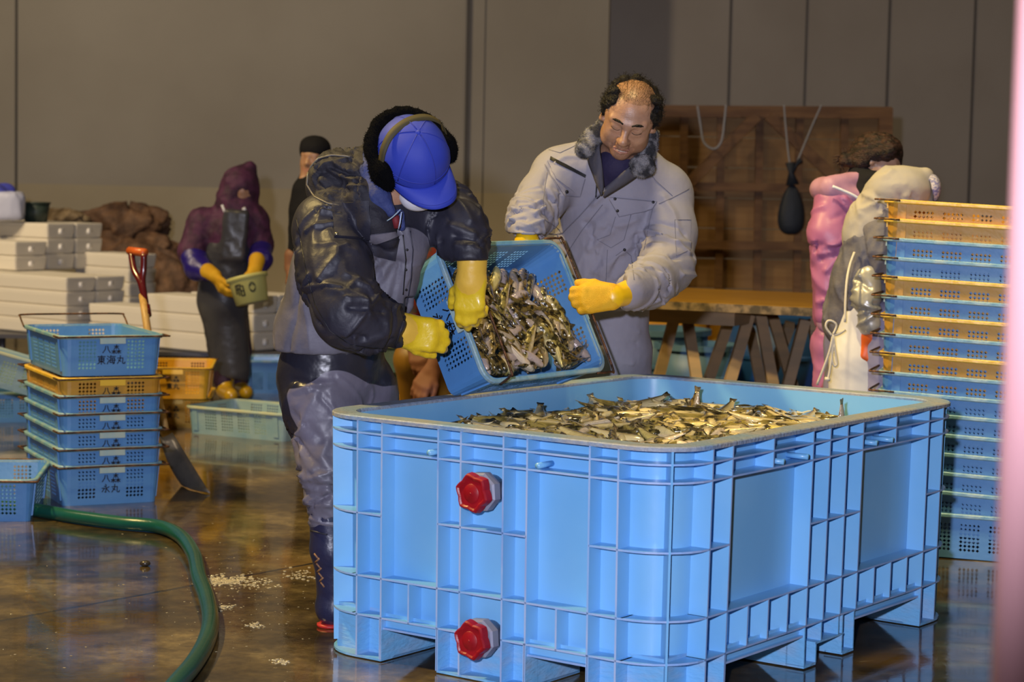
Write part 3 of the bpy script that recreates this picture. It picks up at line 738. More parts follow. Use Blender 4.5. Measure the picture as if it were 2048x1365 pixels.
# --- heap in the tank
fr = random.Random(11)
tx0, ty0, tx1, ty1 = .15, .15, TL_-.15, TW_-.15
def tank_base(X, Y):
    d = np.sqrt(((X-.80)/1.05)**2+((Y-.50)/.80)**2)
    return .642-.024*np.clip(d, 0, 1.3)**2+.010*np.sin(X*9+1)*np.cos(Y*11)
heap = Heap(.08, .08, TL_-.08, TW_-.08, tank_base)
fl_ = []
while len(fl_) < 820:
    x, y = fr.uniform(tx0-.03, tx1+.03), fr.uniform(ty0-.03, ty1+.03)
    L = fr.uniform(.150, .200); yaw = fr.gauss(.95, .75) if fr.random() < .7 else fr.uniform(0, 2*PI)
    if fr.random() < .4: yaw += PI
    ex, ey = abs(math.cos(yaw))*L*.52, abs(math.sin(yaw))*L*.52
    x = min(max(x, .094+ex), TL_-.094-ex); y = min(max(y, .094+ey), TW_-.094-ey)
    if min(x-ex, TL_-x-ex) < .15 and min(y-ey, TW_-y-ey) < .15: continue
    z, pit = heap.drop(x, y, yaw, L, .62)
    z = min(z, float(tank_base(x, y))+.030)
    roll = fr.choice((1, -1))*PI/2+fr.gauss(0, .55) if fr.random() < .85 else fr.uniform(-3.1, 3.1)
    fl_.append((x, y, z, yaw, pit+fr.gauss(0, .05), roll, L, fr.randrange(7)))
# nearest and topmost ones are individuals
def vis_key(f):
    p = TM @ Vector((f[0], f[1], f[2])); return p.y
order = sorted(range(len(fl_)), key=lambda i: (-(i > 430), vis_key(fl_[i])))
ind = set(order[:186])
sv, sf, sm_, ss = [], [], [], []
for i, (x, y, z, yaw, pit, roll, L, v) in enumerate(fl_):
    M = fish_matrix(TM, x, y, z, yaw, pit, roll, L)
    if i in ind: place_fish(M, v, False, 'small olive and silver fish in the heap inside the blue tank', 'fish heaped in the tank', detail=True)
    else:
        b_ = fish_variant(v, False)[0]; t_ = FV[v][1]
        for me, mi in ((b_, None), (t_, 1)):
            co = np.empty(len(me.vertices)*3); me.vertices.foreach_get('co', co); co = co.reshape(-1, 3)
            w_ = co @ np.array(M.to_3x3()).T + np.array(M.translation); k = len(sv); sv += w_.tolist()
            if mi is None:
                a_ = np.empty(len(me.vertices), 'f'); me.attributes['vside'].data.foreach_get('value', a_); ss += a_.tolist()
            else: ss += [.9]*len(me.vertices)
            for p_ in me.polygons: sf.append(tuple(q_+k for q_ in p_.vertices)); sm_.append(p_.material_index if mi is None else 1)
me = bpy.data.meshes.new('fish_heap'); me.from_pydata(sv, [], sf); me.materials.append(fish_a); me.materials.append(fin_m)
me.polygons.foreach_set('material_index', sm_); me.polygons.foreach_set('use_smooth', [True]*len(sf)); at = me.attributes.new('vside', 'FLOAT', 'POINT'); at.data.foreach_set('value', ss)
hp = link('fish_heap', me); tag(hp, 'rest of the small fish heaped deeper in the blue tank', 'fish', None, 'stuff')
wm = MB(); wm.add([(.088, .088, .575), (TL_-.088, .088, .575), (TL_-.088, TW_-.088, .575), (.088, TW_-.088, .575)], [(0, 1, 2, 3)])  # flat dark sheet laid beneath the fish heap
wv = wm.build('tank_underlay', mat('dark_underlay', (.02, .018, .012), .06, bump=.1, bscale=20)); wv.matrix_world = TM; tag(wv, 'dark water under the fish in the blue tank', 'underlay', None, 'stuff')
# a few tails that stick up
for p_, yaw, lb in ((px(1387, 800, 7.2), 2.6, 'dark tail of a fish standing up near the far corner of the tank'), (px(1684, 826, 6.75), 1.0, 'dark fish tail poking up near the right end of the tank')):
    p_ = Vector((p_.x, p_.y, p_.z-.052)); f_ = place_fish(Matrix.Translation(p_) @ Matrix.Rotation(yaw, 4, 'Z') @ Matrix.Rotation(1.42, 4, 'Y') @ Matrix.Scale(.19, 4), 0, True, lb, None)
# --- fish in the tipped crate (crate frame: x long, y upwards along the slope, z towards the mouth)
fc = random.Random(5)
def crate_base(X, Y):
    t = np.clip((.13-Y)/.30, 0, 1)                      # fish slid towards the low side
    return .060+.085*t
h2 = Heap(-.30, -.225, .30, .225, crate_base, .010)
lw = -HL/2+.03
for i in range(112):
    L = fc.uniform(.155, .195); x = fc.uniform(-.29, .29); y = -.205+.37*fc.random()**1.1
    yaw = fc.gauss(-1.05, .5) if fc.random() < .62 else fc.uniform(0, 2*PI)
    if y > .02 and fc.random() < .6: yaw = fc.gauss(.9, .5)
    if fc.random() < .35: yaw += PI
    ex, ey = abs(math.cos(yaw))*L*.54, abs(math.sin(yaw))*L*.54
    x = min(max(x, -HL/2+.022+ex), HL/2-.022-ex); y = min(max(y, -HW/2+.022+ey), .165-ey*.6)
    z, pit = h2.drop(x, y, yaw, L, .55)
    roll = fc.choice((1, -1))*PI/2+fc.gauss(0, .6) if fc.random() < .6 else fc.gauss(0, .8)
    z = min(z, .150)
    place_fish(fish_matrix(HM, x, y, z, yaw, pit+fc.gauss(0, .1), roll, L), fc.randrange(7), fc.random() < .75, 'dark mottled fish in the heap inside the tipped blue crate', 'fish in the tipped crate')
# ================================================================== BACKGROUND AND FLOOR PROPS
# --- styrofoam boxes (end with a slot-shaped grip towards the right, long side towards the left)
foam_m = mat('styrofoam', (.64, .60, .52), .7, bump=.2, bscale=90)
slot_m = mat('slot', (.30, .29, .29), .7)
gap_m = mat('styrofoam_lid', (.64, .60, .52), .7, bump=.2, bscale=90)
_fb = {}
def foam_box(loc, yaw, label, L=.80, W=.40, H=.21, group='white foam boxes'):
    key = (L, W, H)
    if key not in _fb:
        b = MB(); r = .012
        def rr(z, i): return [Vector((x, y, z)) for x, y in rrect(-L/2+i, -W/2+i, L/2-i, W/2-i, .015, 2)]
        b.ring_loft([rr(0, .02), rr(.012, .008), rr(H*.74, 0), rr(H*.765, .0015), rr(H*.77, .002)], 0, True, True, smooth=False)
        l = MB(); l.ring_loft([rr(H*.772, .002), rr(H*.778, 0), rr(H-.004, 0), rr(H-.0005, .003)], 0, True, True, smooth=False)
        s_ = MB()
        s_.ring_loft([[Vector((x, -W/2-.0035, z)) for x, z in rrect(-.05, H*.36, .05, H*.60, .015, 3)], [Vector((x, -W/2+.01, z)) for x, z in rrect(-.05, H*.36, .05, H*.60, .015, 3)]], 0, True, True)
        g_ = MB(); ring = lambda x_: [Vector((x_, y, z)) for y, z in rrect(-.022, H*.30, .022, H*.66, .012, 3)]
        g_.ring_loft([ring(L/2+.004), ring(L/2-.01)], 0, True, True)
        _fb[key] = (b.mesh('box'), l.mesh('lid'), g_.mesh('grip'))
        _fb[key][0].materials.append(foam_m); _fb[key][1].materials.append(gap_m); _fb[key][2].materials.append(mat('grip_white', (.88, .86, .84), .5))
    o = empty('foam_box', loc, label, 'box', group, rot=(0, 0, yaw))
    link('box_body', _fb[key][0], o); link('lid', _fb[key][1], o); link('grip', _fb[key][2], o); return o
FY = -.66                                              # yaw: long side faces the left, short end faces the right
ux = Vector((math.cos(FY), math.sin(FY), 0)); uy = Vector((-ux.y, ux.x, 0))
cart_m = mat('cart_steel', (.10, .10, .115), .45, metal=.6)
def stack(xpx, Y, base_z, cols, label, L=.80, W=.40, H=.21, n0=0):
    """a block of boxes; its near lower corner stands at image column xpx; cols = boxes high in each column going back right"""
    c = px(xpx, 500, Y); c.z = base_z
    # short ends face right-front: ends lie along uy from the near corner; long sides face left-front along -ux
    k = 0
    for j, (h0, n) in enumerate(cols):
        for i in range(h0, n):
            ctr = c + uy*(W*(j+.5)+.004*j) - ux*(L/2)
            ctr.z = base_z + i*H
            where = ['lowest', 'second', 'third', 'fourth', 'fifth', 'sixth', 'seventh', 'eighth']
            foam_box(ctr, FY, 'white foam box, %s: %s up, %s column' % (label, where[i], ['front', 'back', 'third', 'fourth'][j]), L, W, H)
            k += 1
# blocks of boxes; every label names the block and the place in it
FB = .1085
def pallet(xs_, ys_, z, label):
    m = MB(); m.box((xs_[0], ys_[0], z-.03), (xs_[1], ys_[1], z-.002)); t = m.build('trolley', cart_m); tag(t, label, 'trolley')
    for x in (xs_[0]+.08, (xs_[0]+xs_[1])/2, xs_[1]-.08):
        for y in (ys_[0]+.08, ys_[1]-.08):
            l = MB(); l.tube([(x, y, z-.03), (x, y, .07)], .024, 8); l.tube([(x-.018, y, .052), (x+.018, y, .052)], .052, 16); l.build('wheel_leg', cart_m, t)
stack(133, 14.6, .262, ((0, 4), (0, 4)), 'big left block', L=1.15, W=.27, H=.104)
stack(30, 15.3, .682, ((0, 2),), 'upper tier left', L=.80, W=.30, H=.108)
stack(94, 15.6, .682, ((0, 3), (0, 3)), 'upper tier', L=1.05, W=.27, H=.116)
stack(258, 15.6, .27, ((0, 5),), 'block behind shovel grip', L=.62, W=.28, H=.108)
stack(333, 14.2, .225, ((0, 2),), 'low block right of shovel', L=.80, W=.30, H=.135)
stack(418, 13.9, .225, ((0, 3),), 'block behind purple hood', L=.62, W=.30, H=.124)
stack(508, 14.1, .225, ((0, 3), (0, 3)), 'block between two workers', L=.62, W=.24, H=.126)
pallet((px(305, 700, 13.9).x, px(575, 700, 13.9).x), (14.0, 14.8), .222, 'dark low trolley carrying foam boxes behind the purple-hooded worker')
pallet((px(-20, 700, 14.8).x, px(215, 700, 14.8).x), (14.75, 16.2), .26, 'dark low trolley under the big left block of foam boxes')
# white sheet-like flat lids lying in front of the left block
for i, (x, y, Y, yw, z) in enumerate(((30, 688, 13.0, .1, .18), (110, 692, 12.8, -.15, .10), (70, 702, 12.6, .35, .02))):
    p = px(x, y, Y); m = MB(); m.box((-.55, -.38, 0), (.55, .38, .045)); m.box((-.50, -.33, .045), (.50, .33, .06))
    o = m.build('foam_tray', foam_m); o.location = (p.x, Y, z); o.rotation_euler = (0, 0, yw)
    tag(o, ['flat white foam tray, upper of the pile behind the left crate stack', 'flat white foam tray in the middle of the low pile behind the left crate stack', 'flat white foam tray, lowest and nearest behind the left crate stack'][i], 'tray', 'loose foam trays')
# pale blue-white bag bundle on the boxes at the left edge
def blob(name, mt, fn, parent=None, nu=40, nv=24):
    rings = []
    for i in range(1, nv):
        th = PI*i/nv; rings.append([Vector(fn(th, 2*PI*j/nu)) for j in range(nu)])
    m = MB(); m.ring_loft(rings, 0, True, True); return m.build(name, mt, parent)
bag = px(4, 412, 15.8)
br_ = random.Random(3)
def bagf(t, a):
    r = 1+.06*math.sin(5*a+2*t)+.04*math.sin(9*a-3*t)
    return (.17*r*math.sin(t)**.3*(abs(math.cos(a))**.5)*math.copysign(1, math.cos(a)), .12*math.sin(t)**.3*(abs(math.sin(a))**.5)*math.copysign(1, math.sin(a)), .11*(abs(math.cos(t))**.45)*math.copysign(1, math.cos(t))*(1+.03*math.sin(7*a)))
o = blob('packed_bag', mat('bag_pale', (.42, .45, .62), .5, bump=.5, bscale=14), bagf); o.location = bag; tag(o, 'pale blue square wrapped bag on top of the foam boxes at the left edge', 'bag')
def bagg(t, a): return (.13*math.sin(t)*math.cos(a), .10*math.sin(t)*math.sin(a), .07*math.cos(t)+.03*math.sin(3*a)*math.sin(t))
o = blob('blue_sheet', mat('bag_blue', (.05, .06, .38), .4, bump=.4, bscale=10), bagg); o.location = px(-4, 386, 15.8); tag(o, 'crumpled blue plastic sheet lying on the pale wrapped bag', 'plastic sheet')
m = MB(); p = px(72, 424, 15.95); p.z = 1.172; m.tube([(0, 0, -.14), (0, 0, 0.0)], [.085, .105], 20); m.tube([(0, 0, 0), (0, 0, .012)], .112, 20)
o = m.build('bucket', mat('dark_bucket', (.02, .035, .03), .5)); o.location = p; tag(o, 'small dark green bucket beside the pale bag on the left boxes', 'bucket')
# brown heaps of netting behind the foam boxes
def netheap(name, cx, cy, Y, w, h, seed, mt, label):
    q_ = random.Random(seed); ph = [q_.uniform(0, 6) for _ in range(6)]
    def f(t, a):
        r = 1+.13*math.sin(3*a+ph[0]+2*t)+.08*math.sin(7*a+ph[1]-3*t)+.05*math.sin(13*a+ph[2]+5*t)+.03*math.sin(23*a+ph[3]+9*t)
        ridg = .05*abs(math.sin(9*t+2*math.sin(3*a+ph[4])))
        return (w*(r+ridg)*math.sin(t)*math.cos(a), .5*w*(r)*math.sin(t)*math.sin(a), h*math.cos(t)*(r+ridg))
    o = blob(name, mt, f, nu=90, nv=60); c = px(cx, cy, Y); o.location = c; return tag(o, label, 'fishing net', 'heaped brown nets')
net_m = mat('brown_net', (.045, .020, .010), .75, col2=(.16, .085, .045), cscale=9, c_lo=.35, c_hi=.7, bump=1, bscale=34)
net_n = mat('tan_net', (.10, .065, .03), .75, col2=(.22, .16, .09), cscale=9, bump=1, bscale=30)
netheap('net_heap', 255, 448, 17.6, .36, .155, 4, net_m, 'brown heap of netting on top of the pile against the back wall')
netheap('net_heap', 262, 512, 17.5, .50, .18, 9, net_m, 'brown heap of netting in the middle of the pile against the back wall')
netheap('net_heap', 300, 620, 17.3, .52, .42, 12, net_m, 'large brown heap of netting at the bottom of the pile beside the purple-hooded worker')
netheap('net_heap', 125, 437, 17.4, .20, .07, 17, net_n, 'small tan heap of netting seen just above the left foam boxes')
# --- shovel leaning behind the left stack
sh = empty('shovel', label='metal scoop shovel with wooden shaft and red D grip leaning behind the left crate stack', cat='shovel')
wood_m = mat('shaft_wood', (.36, .21, .07), .45, col2=(.45, .28, .10), cscale=3, stretch=(20, 20, 2))
red_m = mat('grip_dark_red', (.085, .006, .010), .25, coat=.5); steel_m = mat('scoop_steel', (.20, .19, .20), .38, metal=.75, col2=(.30, .28, .28), cscale=6, bump=.3, bscale=20)
P0 = px(272, 498, 10.0); P1 = px(292, 640, 9.85); P2 = px(330, 860, 9.62); P3 = px(404, 985, 9.26)
P0b = px(278, 575, 9.93)
m = MB(); m.tube([px(285, 590, 9.92), P1, px(312, 770, 9.72), P2], .019, 12); m.build('shaft', wood_m, sh)
m = MB(); m.tube(smooth_path([px(291, 608, 9.9), px(281, 565, 9.93), px(268, 540, 9.97), px(262, 504, 10.02)], 4), .016, 8)
m.tube(smooth_path([px(291, 608, 9.9), px(285, 565, 9.93), px(287, 540, 9.94), px(288, 508, 9.94)], 4), .016, 8); m.tube([px(291, 612, 9.9), px(294, 632, 9.87)], .023, 10)
m.build('grip_fork', red_m, sh)
m = MB(); m.tube([px(259, 502, 10.03), px(290, 506, 9.94)], .021, 10); g = m.build('grip_bar', mat('grip_orange', (.50, .10, .02), .35), sh); g['label'] = 'orange red grip bar'
# scoop blade
top_l, top_r, tip_l, tip_r = px(318, 862, 9.66), px(352, 868, 9.62), px(372, 982, 9.30), px(420, 985, 9.22)
rings = []
bl = MB(); nn = 10
for i in range(nn+1):
    t = i/nn; row = []
    cl = top_l.lerp(px(368, 984, 9.42), t); cr = px(345, 866, 9.60).lerp(px(420, 988, 9.20), t)
    wdt = (cr-cl); nrm = Vector((.5, .4, .75)).normalized()
    for j in range(9):
        u = j/8; sag = -(4*u*(1-u))*.055*(.6+.4*math.sin(PI*min(t*1.2, 1)))
        row.append(cl+wdt*u+nrm*(sag+.0)+Vector((0, 0, .0)))
    rings.append(row)
vs = [v for r_ in rings for v in r_]
for v in vs: v.z = max(v.z, .006)
bl.add(vs, [(i*9+j, i*9+j+1, (i+1)*9+j+1, (i+1)*9+j) for i in range(nn) for j in range(8)], 0, True)
o = bl.build('scoop', steel_m, sh); bake(o, [('SOLIDIFY', dict(thickness=.004, offset=0))])
# --- green hose
hose_m = mat('hose_green', (.006, .070, .052), .30, col2=(.008, .082, .060), cscale=4, coat=.4, bump=.15, bscale=14)
hp_ = [(-120, 1005), (-20, 1008), (60, 1013), (150, 1028), (240, 1040), (318, 1048), (362, 1068), (388, 1105), (398, 1150), (413, 1190), (421, 1235), (412, 1278), (385, 1325), (345, 1372), (300, 1430), (260, 1520)]
pts = []
for x, y in hp_:
    p = pz(x, y+6, .028); p.z = .028; pts.append(p)
m = MB(); m.tube(smooth_path(pts, 8), .0275, 16); o = m.build('hose', hose_m); tag(o, 'thick green hose curving over the wet floor at the left front', 'hose')
# small debris and droplets on the floor
m = MB(); q_ = random.Random(21)
deb = mat('debris', (.06, .05, .045), .3, col2=(.30, .24, .15), cscale=30)
p = pz(290, 1133); 
def pebble(c, r, s1): 
    rings = []
    for i in range(1, 6):
        t = PI*i/6; rings.append([Vector((c.x+r*s1*math.sin(t)*math.cos(a)*(1+.2*math.sin(3*a)), c.y+r*math.sin(t)*math.sin(a), max(.0005, c.z+r*.7*math.cos(t)))) for a in [2*PI*j/8 for j in range(8)]])
    return rings
m.ring_loft(pebble(p+Vector((0, 0, .010)), .017, 1.2), 0, True, True); o = m.build('lump', mat('lump_dark', (.04, .032, .025), .3, coat=.4)); tag(o, 'small dark lump on the wet floor inside the bend of the hose', 'lump')
m = MB()
for _ in range(330):
    if q_.random() < .55: x, y = q_.gauss(480, 70), q_.gauss(1200, 55)
    else: x, y = q_.uniform(0, 650), q_.uniform(1040, 1420)
    p = pz(x, max(1020, y)); r = q_.uniform(.0008, .0026); m.ring_loft(pebble(p, r, q_.uniform(.8, 2.4)), 0, True, True)
for cx_, cy_, sx_, sy_, n_ in ((432, 1163, 20, 5, 260), (468, 1160, 26, 4, 120), (437, 1216, 12, 3, 90), (505, 1168, 30, 6, 80), (600, 1150, 18, 5, 60), (510, 1252, 8, 3, 40), (560, 1325, 8, 3, 40)):
    for _ in range(n_):
        p = pz(q_.gauss(cx_, sx_), q_.gauss(cy_, sy_)); m.ring_loft(pebble(p, q_.uniform(.002, .0055), q_.uniform(1, 1.8)), 0, True, True)
o = m.build('floor_specks', mat('froth', (.42, .36, .24), .12, coat=1)); tag(o, 'froth bubbles and specks scattered over the wet floor', 'froth', None, 'stuff')
# --- big wooden frame leaning on the back wall, braces towards us
fw = mat('frame_wood', (.13, .06, .022), .6, col2=(.19, .095, .035), cscale=2.5, stretch=(1, 1, 9), bump=.4, bscale=20)
fp = mat('frame_planks', (.24, .125, .038), .6, col2=(.30, .165, .055), cscale=2, stretch=(1, 1, 12), bump=.3, bscale=20)
wf = empty('wooden_frame', label='big brown wooden panel with cross braces leaning against the grey back wall', cat='panel')
FYD = 15.2
A_ = px(1248, 208, FYD); B_ = px(1783, 214, FYD); zt = A_.z; xl, xr = A_.x, B_.x
base_m = MB(); nb = 9; zb = .0
for i in range(nb):
    z0 = zb+(zt-zb)*i/nb; z1 = zb+(zt-zb)*(i+1)/nb-.008; base_m.box((xl, FYD+.05, z0), (xr, FYD+.07, z1))
lead = base_m.build('plank_backing', fp, wf)
def bar(name, a, b, w=.07, d=.045, front=0.0):
    m_ = MB(); pa, pb = px(*a, FYD), px(*b, FYD); pa.y = pb.y = FYD+.045-d/2-front; m_.beam(pa, pb, w, d, up=(0, 1, 0)) if False else m_.beam(pa, pb, d, w, up=(pb-pa).cross(Vector((0, 1, 0))).normalized()) 
    return m_.build(name, fw, wf)
for x in (1369, 1443, 1520, 1600, 1690): bar('stud', (x, 225), (x-6, 590), .055)
for a, b in (((1250, 222), (1781, 226)), ((1250, 372), (1781, 378)), ((1250, 488), (1781, 494))): bar('rail', a, b, .085 if a[1] < 300 else .06, front=.046)
bar('end_post', (1770, 216), (1765, 600), .10, front=.047); bar('end_post', (1262, 216), (1256, 600), .10, front=.047)
bar('diagonal_brace', (1512, 232), (1378, 365), .08, front=.093); bar('diagonal_brace', (1535, 232), (1680, 368), .08, front=.093)
# ropes and hanging bag on the frame
rope_m = mat('grey_rope', (.30, .30, .32), .7)
def rope(pts_, r, name, label, mt=None):
    m_ = MB(); m_.tube(smooth_path(pts_, 6), r, 6); o_ = m_.build(name, mt or rope_m); tag(o_, label, 'rope'); return o_
FR = FYD-.12
rope([px(1395, 212, FR), px(1401, 250, FR), px(1408, 285, FR-.02), px(1428, 298, FR-.03), px(1443, 282, FR-.02), px(1449, 240, FR), px(1452, 210, FR)], .009, 'rope_loop', 'grey rope loop hanging empty over the top of the wooden panel')
hb = empty('hanging_bag', px(1583, 420, FR-.05), 'dark blue bag hanging by two ropes on the wooden panel', 'bag')
def hb_f(t, a):
    z = math.cos(t); r = math.sin(t)**.8*(.6+.4*(1-z)/2*1.6); return (.098*r*math.cos(a)*(1+.05*math.sin(5*a)), .05*r*math.sin(a), .18*z)
o = blob('bag_body', mat('bag_navy', (.010, .016, .030), .6, bump=.5, bscale=14), hb_f, hb)
m = MB(); q0 = Vector(hb.location)
m.tube([v-q0 for v in smooth_path([px(1568, 210, FR), px(1571, 250, FR), px(1578, 318, FR-.04), px(1585, 340, FR-.05)], 6)], .007, 6)
m.tube([v-q0 for v in smooth_path([px(1643, 210, FR), px(1625, 250, FR), px(1600, 310, FR-.04), px(1588, 340, FR-.05)], 6)], .007, 6); m.build('bag_ropes', rope_m, hb)
m = MB(); m.tube([v-q0 for v in (px(1580, 325, FR-.05), px(1582, 345, FR-.05), px(1585, 370, FR-.05))], [.035, .018, .05], 10); m.tube([v-q0 for v in (px(1602, 320, FR-.05), px(1592, 330, FR-.05), px(1584, 345, FR-.05))], [.02, .014, .018], 8); m.build('bag_neck', MATS['bag_navy'], hb)
# --- long yellow-brown table on wooden trestles
tb_m = mat('table_top_yellow', (.28, .145, .008), .5, col2=(.22, .11, .008), cscale=1.6, bump=.2, bscale=18, coat=.15)
te_m = mat('table_edge', (.24, .17, .10), .7, col2=(.06, .045, .03), cscale=20)
leg_m = mat('trestle_wood', (.23, .165, .10), .65, col2=(.30, .20, .11), cscale=3, stretch=(1, 1, 6))
tt = empty('trestle_table', label='long yellow-topped wooden table behind the tank standing on trestles', cat='table')
TZ = .80
fl1, fr1 = px(1290, 596, 10.6), px(1680, 621, 10.15); dxy = (fr1-fl1); dxy.z = 0; dd_ = dxy.normalized(); nn_ = Vector((-dd_.y, dd_.x, 0))
TZ = (fl1.z+fr1.z)/2
O_ = Vector((fl1.x, fl1.y, 0))-dd_*.3; Ltab = dxy.length+1.0
def tabM(): return Matrix.Translation(O_) @ Matrix(((dd_.x, nn_.x, 0), (dd_.y, nn_.y, 0), (0, 0, 1))).to_4x4()
TB = tabM()
m = MB(); m.box((0, .0, TZ-.03), (Ltab, .62, TZ), 0, TB); m.build('table_top', tb_m, tt)
m = MB(); m.box((0, .63, TZ-.03), (Ltab, 1.30, TZ), 0, TB); m.build('table_top', tb_m, tt)
m = MB(); m.box((0, -.012, TZ-.045), (Ltab, .0, TZ-.004), 0, TB); m.build('edge_board', te_m, tt)
def leg(x, y, x2, y2, Y, Y2): 
    a_, b_ = px(x, y, Y), px(x2, y2, Y2); d_ = (b_-a_); t_ = a_.z/(a_.z-b_.z) if a_.z != b_.z else 1
    e_ = a_+d_*t_; e_.z = .0; a_.z = min(a_.z, TZ-.031)
    m_ = MB(); m_.beam(a_, e_, .055, .075, up=(0, 1, 0)); m_.build('leg', leg_m, tt)
for args in ((1352, 622, 1320, 745, 10.75, 10.75), (1372, 622, 1392, 752, 10.95, 10.6), (1462, 630, 1420, 752, 11.3, 11.5), (1497, 634, 1462, 755, 10.75, 10.6),
             (1520, 628, 1545, 765, 10.8, 10.6), (1545, 632, 1585, 770, 11.2, 11.4), (1500, 660, 1520, 760, 11.6, 11.7), (1580, 650, 1535, 770, 11.7, 11.9), (1610, 640, 1575, 772, 11.0, 11.0), (1625, 640, 1645, 775, 11.3, 11.2)): leg(*args)
for xa, xb, yy in ((.25, .75, .3), (1.15, 2.0, .3)):
    m = MB(); m.box((xa, yy-.2, TZ-.12), (xb, yy+.2, TZ-.031), 0, TB); m.build('trestle_beam', leg_m, tt)
# tubs and crates under and behind the table
def tub(name, x, y, Y, r0, r1, h, mt, label, z=0, band=True):
    c = px(x, y, Y); o_ = empty(name, (c.x, Y, z), label, 'tub')
    m_ = MB(); n_ = 28; ring = lambda r, zz: [Vector((r*math.cos(2*PI*j/n_), r*math.sin(2*PI*j/n_), zz)) for j in range(n_)]
    m_.ring_loft([ring(r0, 0), ring(r1, h), ring(r1-.012, h), ring(r0-.012, .012)], 0, True, True); m_.build('tub_wall', mt, o_)
    if band:
        m_ = MB(); m_.ring_loft([ring(r1, h-.035), ring(r1+.018, h-.035), ring(r1+.018, h-.002), ring(r1, h)], 0, smooth=False); m_.build('rim', mt, o_)
        m_ = MB(); rr_ = r0+(r1-r0)*.55; m_.ring_loft([ring(rr_-.004, h*.54), ring(rr_+.014, h*.55), ring(rr_+.014, h*.58), ring(rr_, h*.60)], 0, smooth=False); m_.build('band', mt, o_)
    return o_
tubb = mat('tub_blue_grey', (.05, .13, .27), .45, col2=(.08, .17, .30), cscale=4); tubo = mat('tub_amber', (.62, .32, .015), .42, col2=(.50, .22, .01), cscale=3); tubd = mat('tub_royal', (.012, .065, .26), .4)
tub('round_tub', 1320, 600, 13.0, .27, .31, .52, tubb, 'large blue-grey round tub under the left part of the yellow table')
tub('round_tub', 1398, 600, 12.6, .22, .25, .46, tubb, 'dull blue round tub partly hidden behind the trestle legs')
tub('round_tub', 1312, 600, 13.9, .32, .35, .64, tubo, 'amber round tub standing behind the blue-grey tub under the table')
tub('round_tub', 1462, 600, 14.3, .32, .34, .62, tubo, 'wide amber round tub in the shade under the middle of the table')
tub('round_tub', 1560, 600, 13.3, .30, .36, .60, tubd, 'royal blue round tub under the right part of the table')
tub('round_tub', 1680, 600, 14.2, .26, .30, .66, tubb, 'blue-grey tub behind the pink-jacketed woman')
# --- pink painted post close to the camera at the right edge, out of focus
a0, a1 = px(2098, -60, 2.0), px(2040, 1430, 1.92)
ps = MB(); dirv = (a1-a0).normalized(); e0 = a0-dirv*2.3; 
ps.tube([a0+(a0-a1)*2.0, a1+(a1-a0)*1.1], .028, 24)
o = ps.build('pink_post', mat('post_pink', (.42, .215, .225), .5)); tag(o, 'pale pink post out of focus at the right edge close to us', 'post')
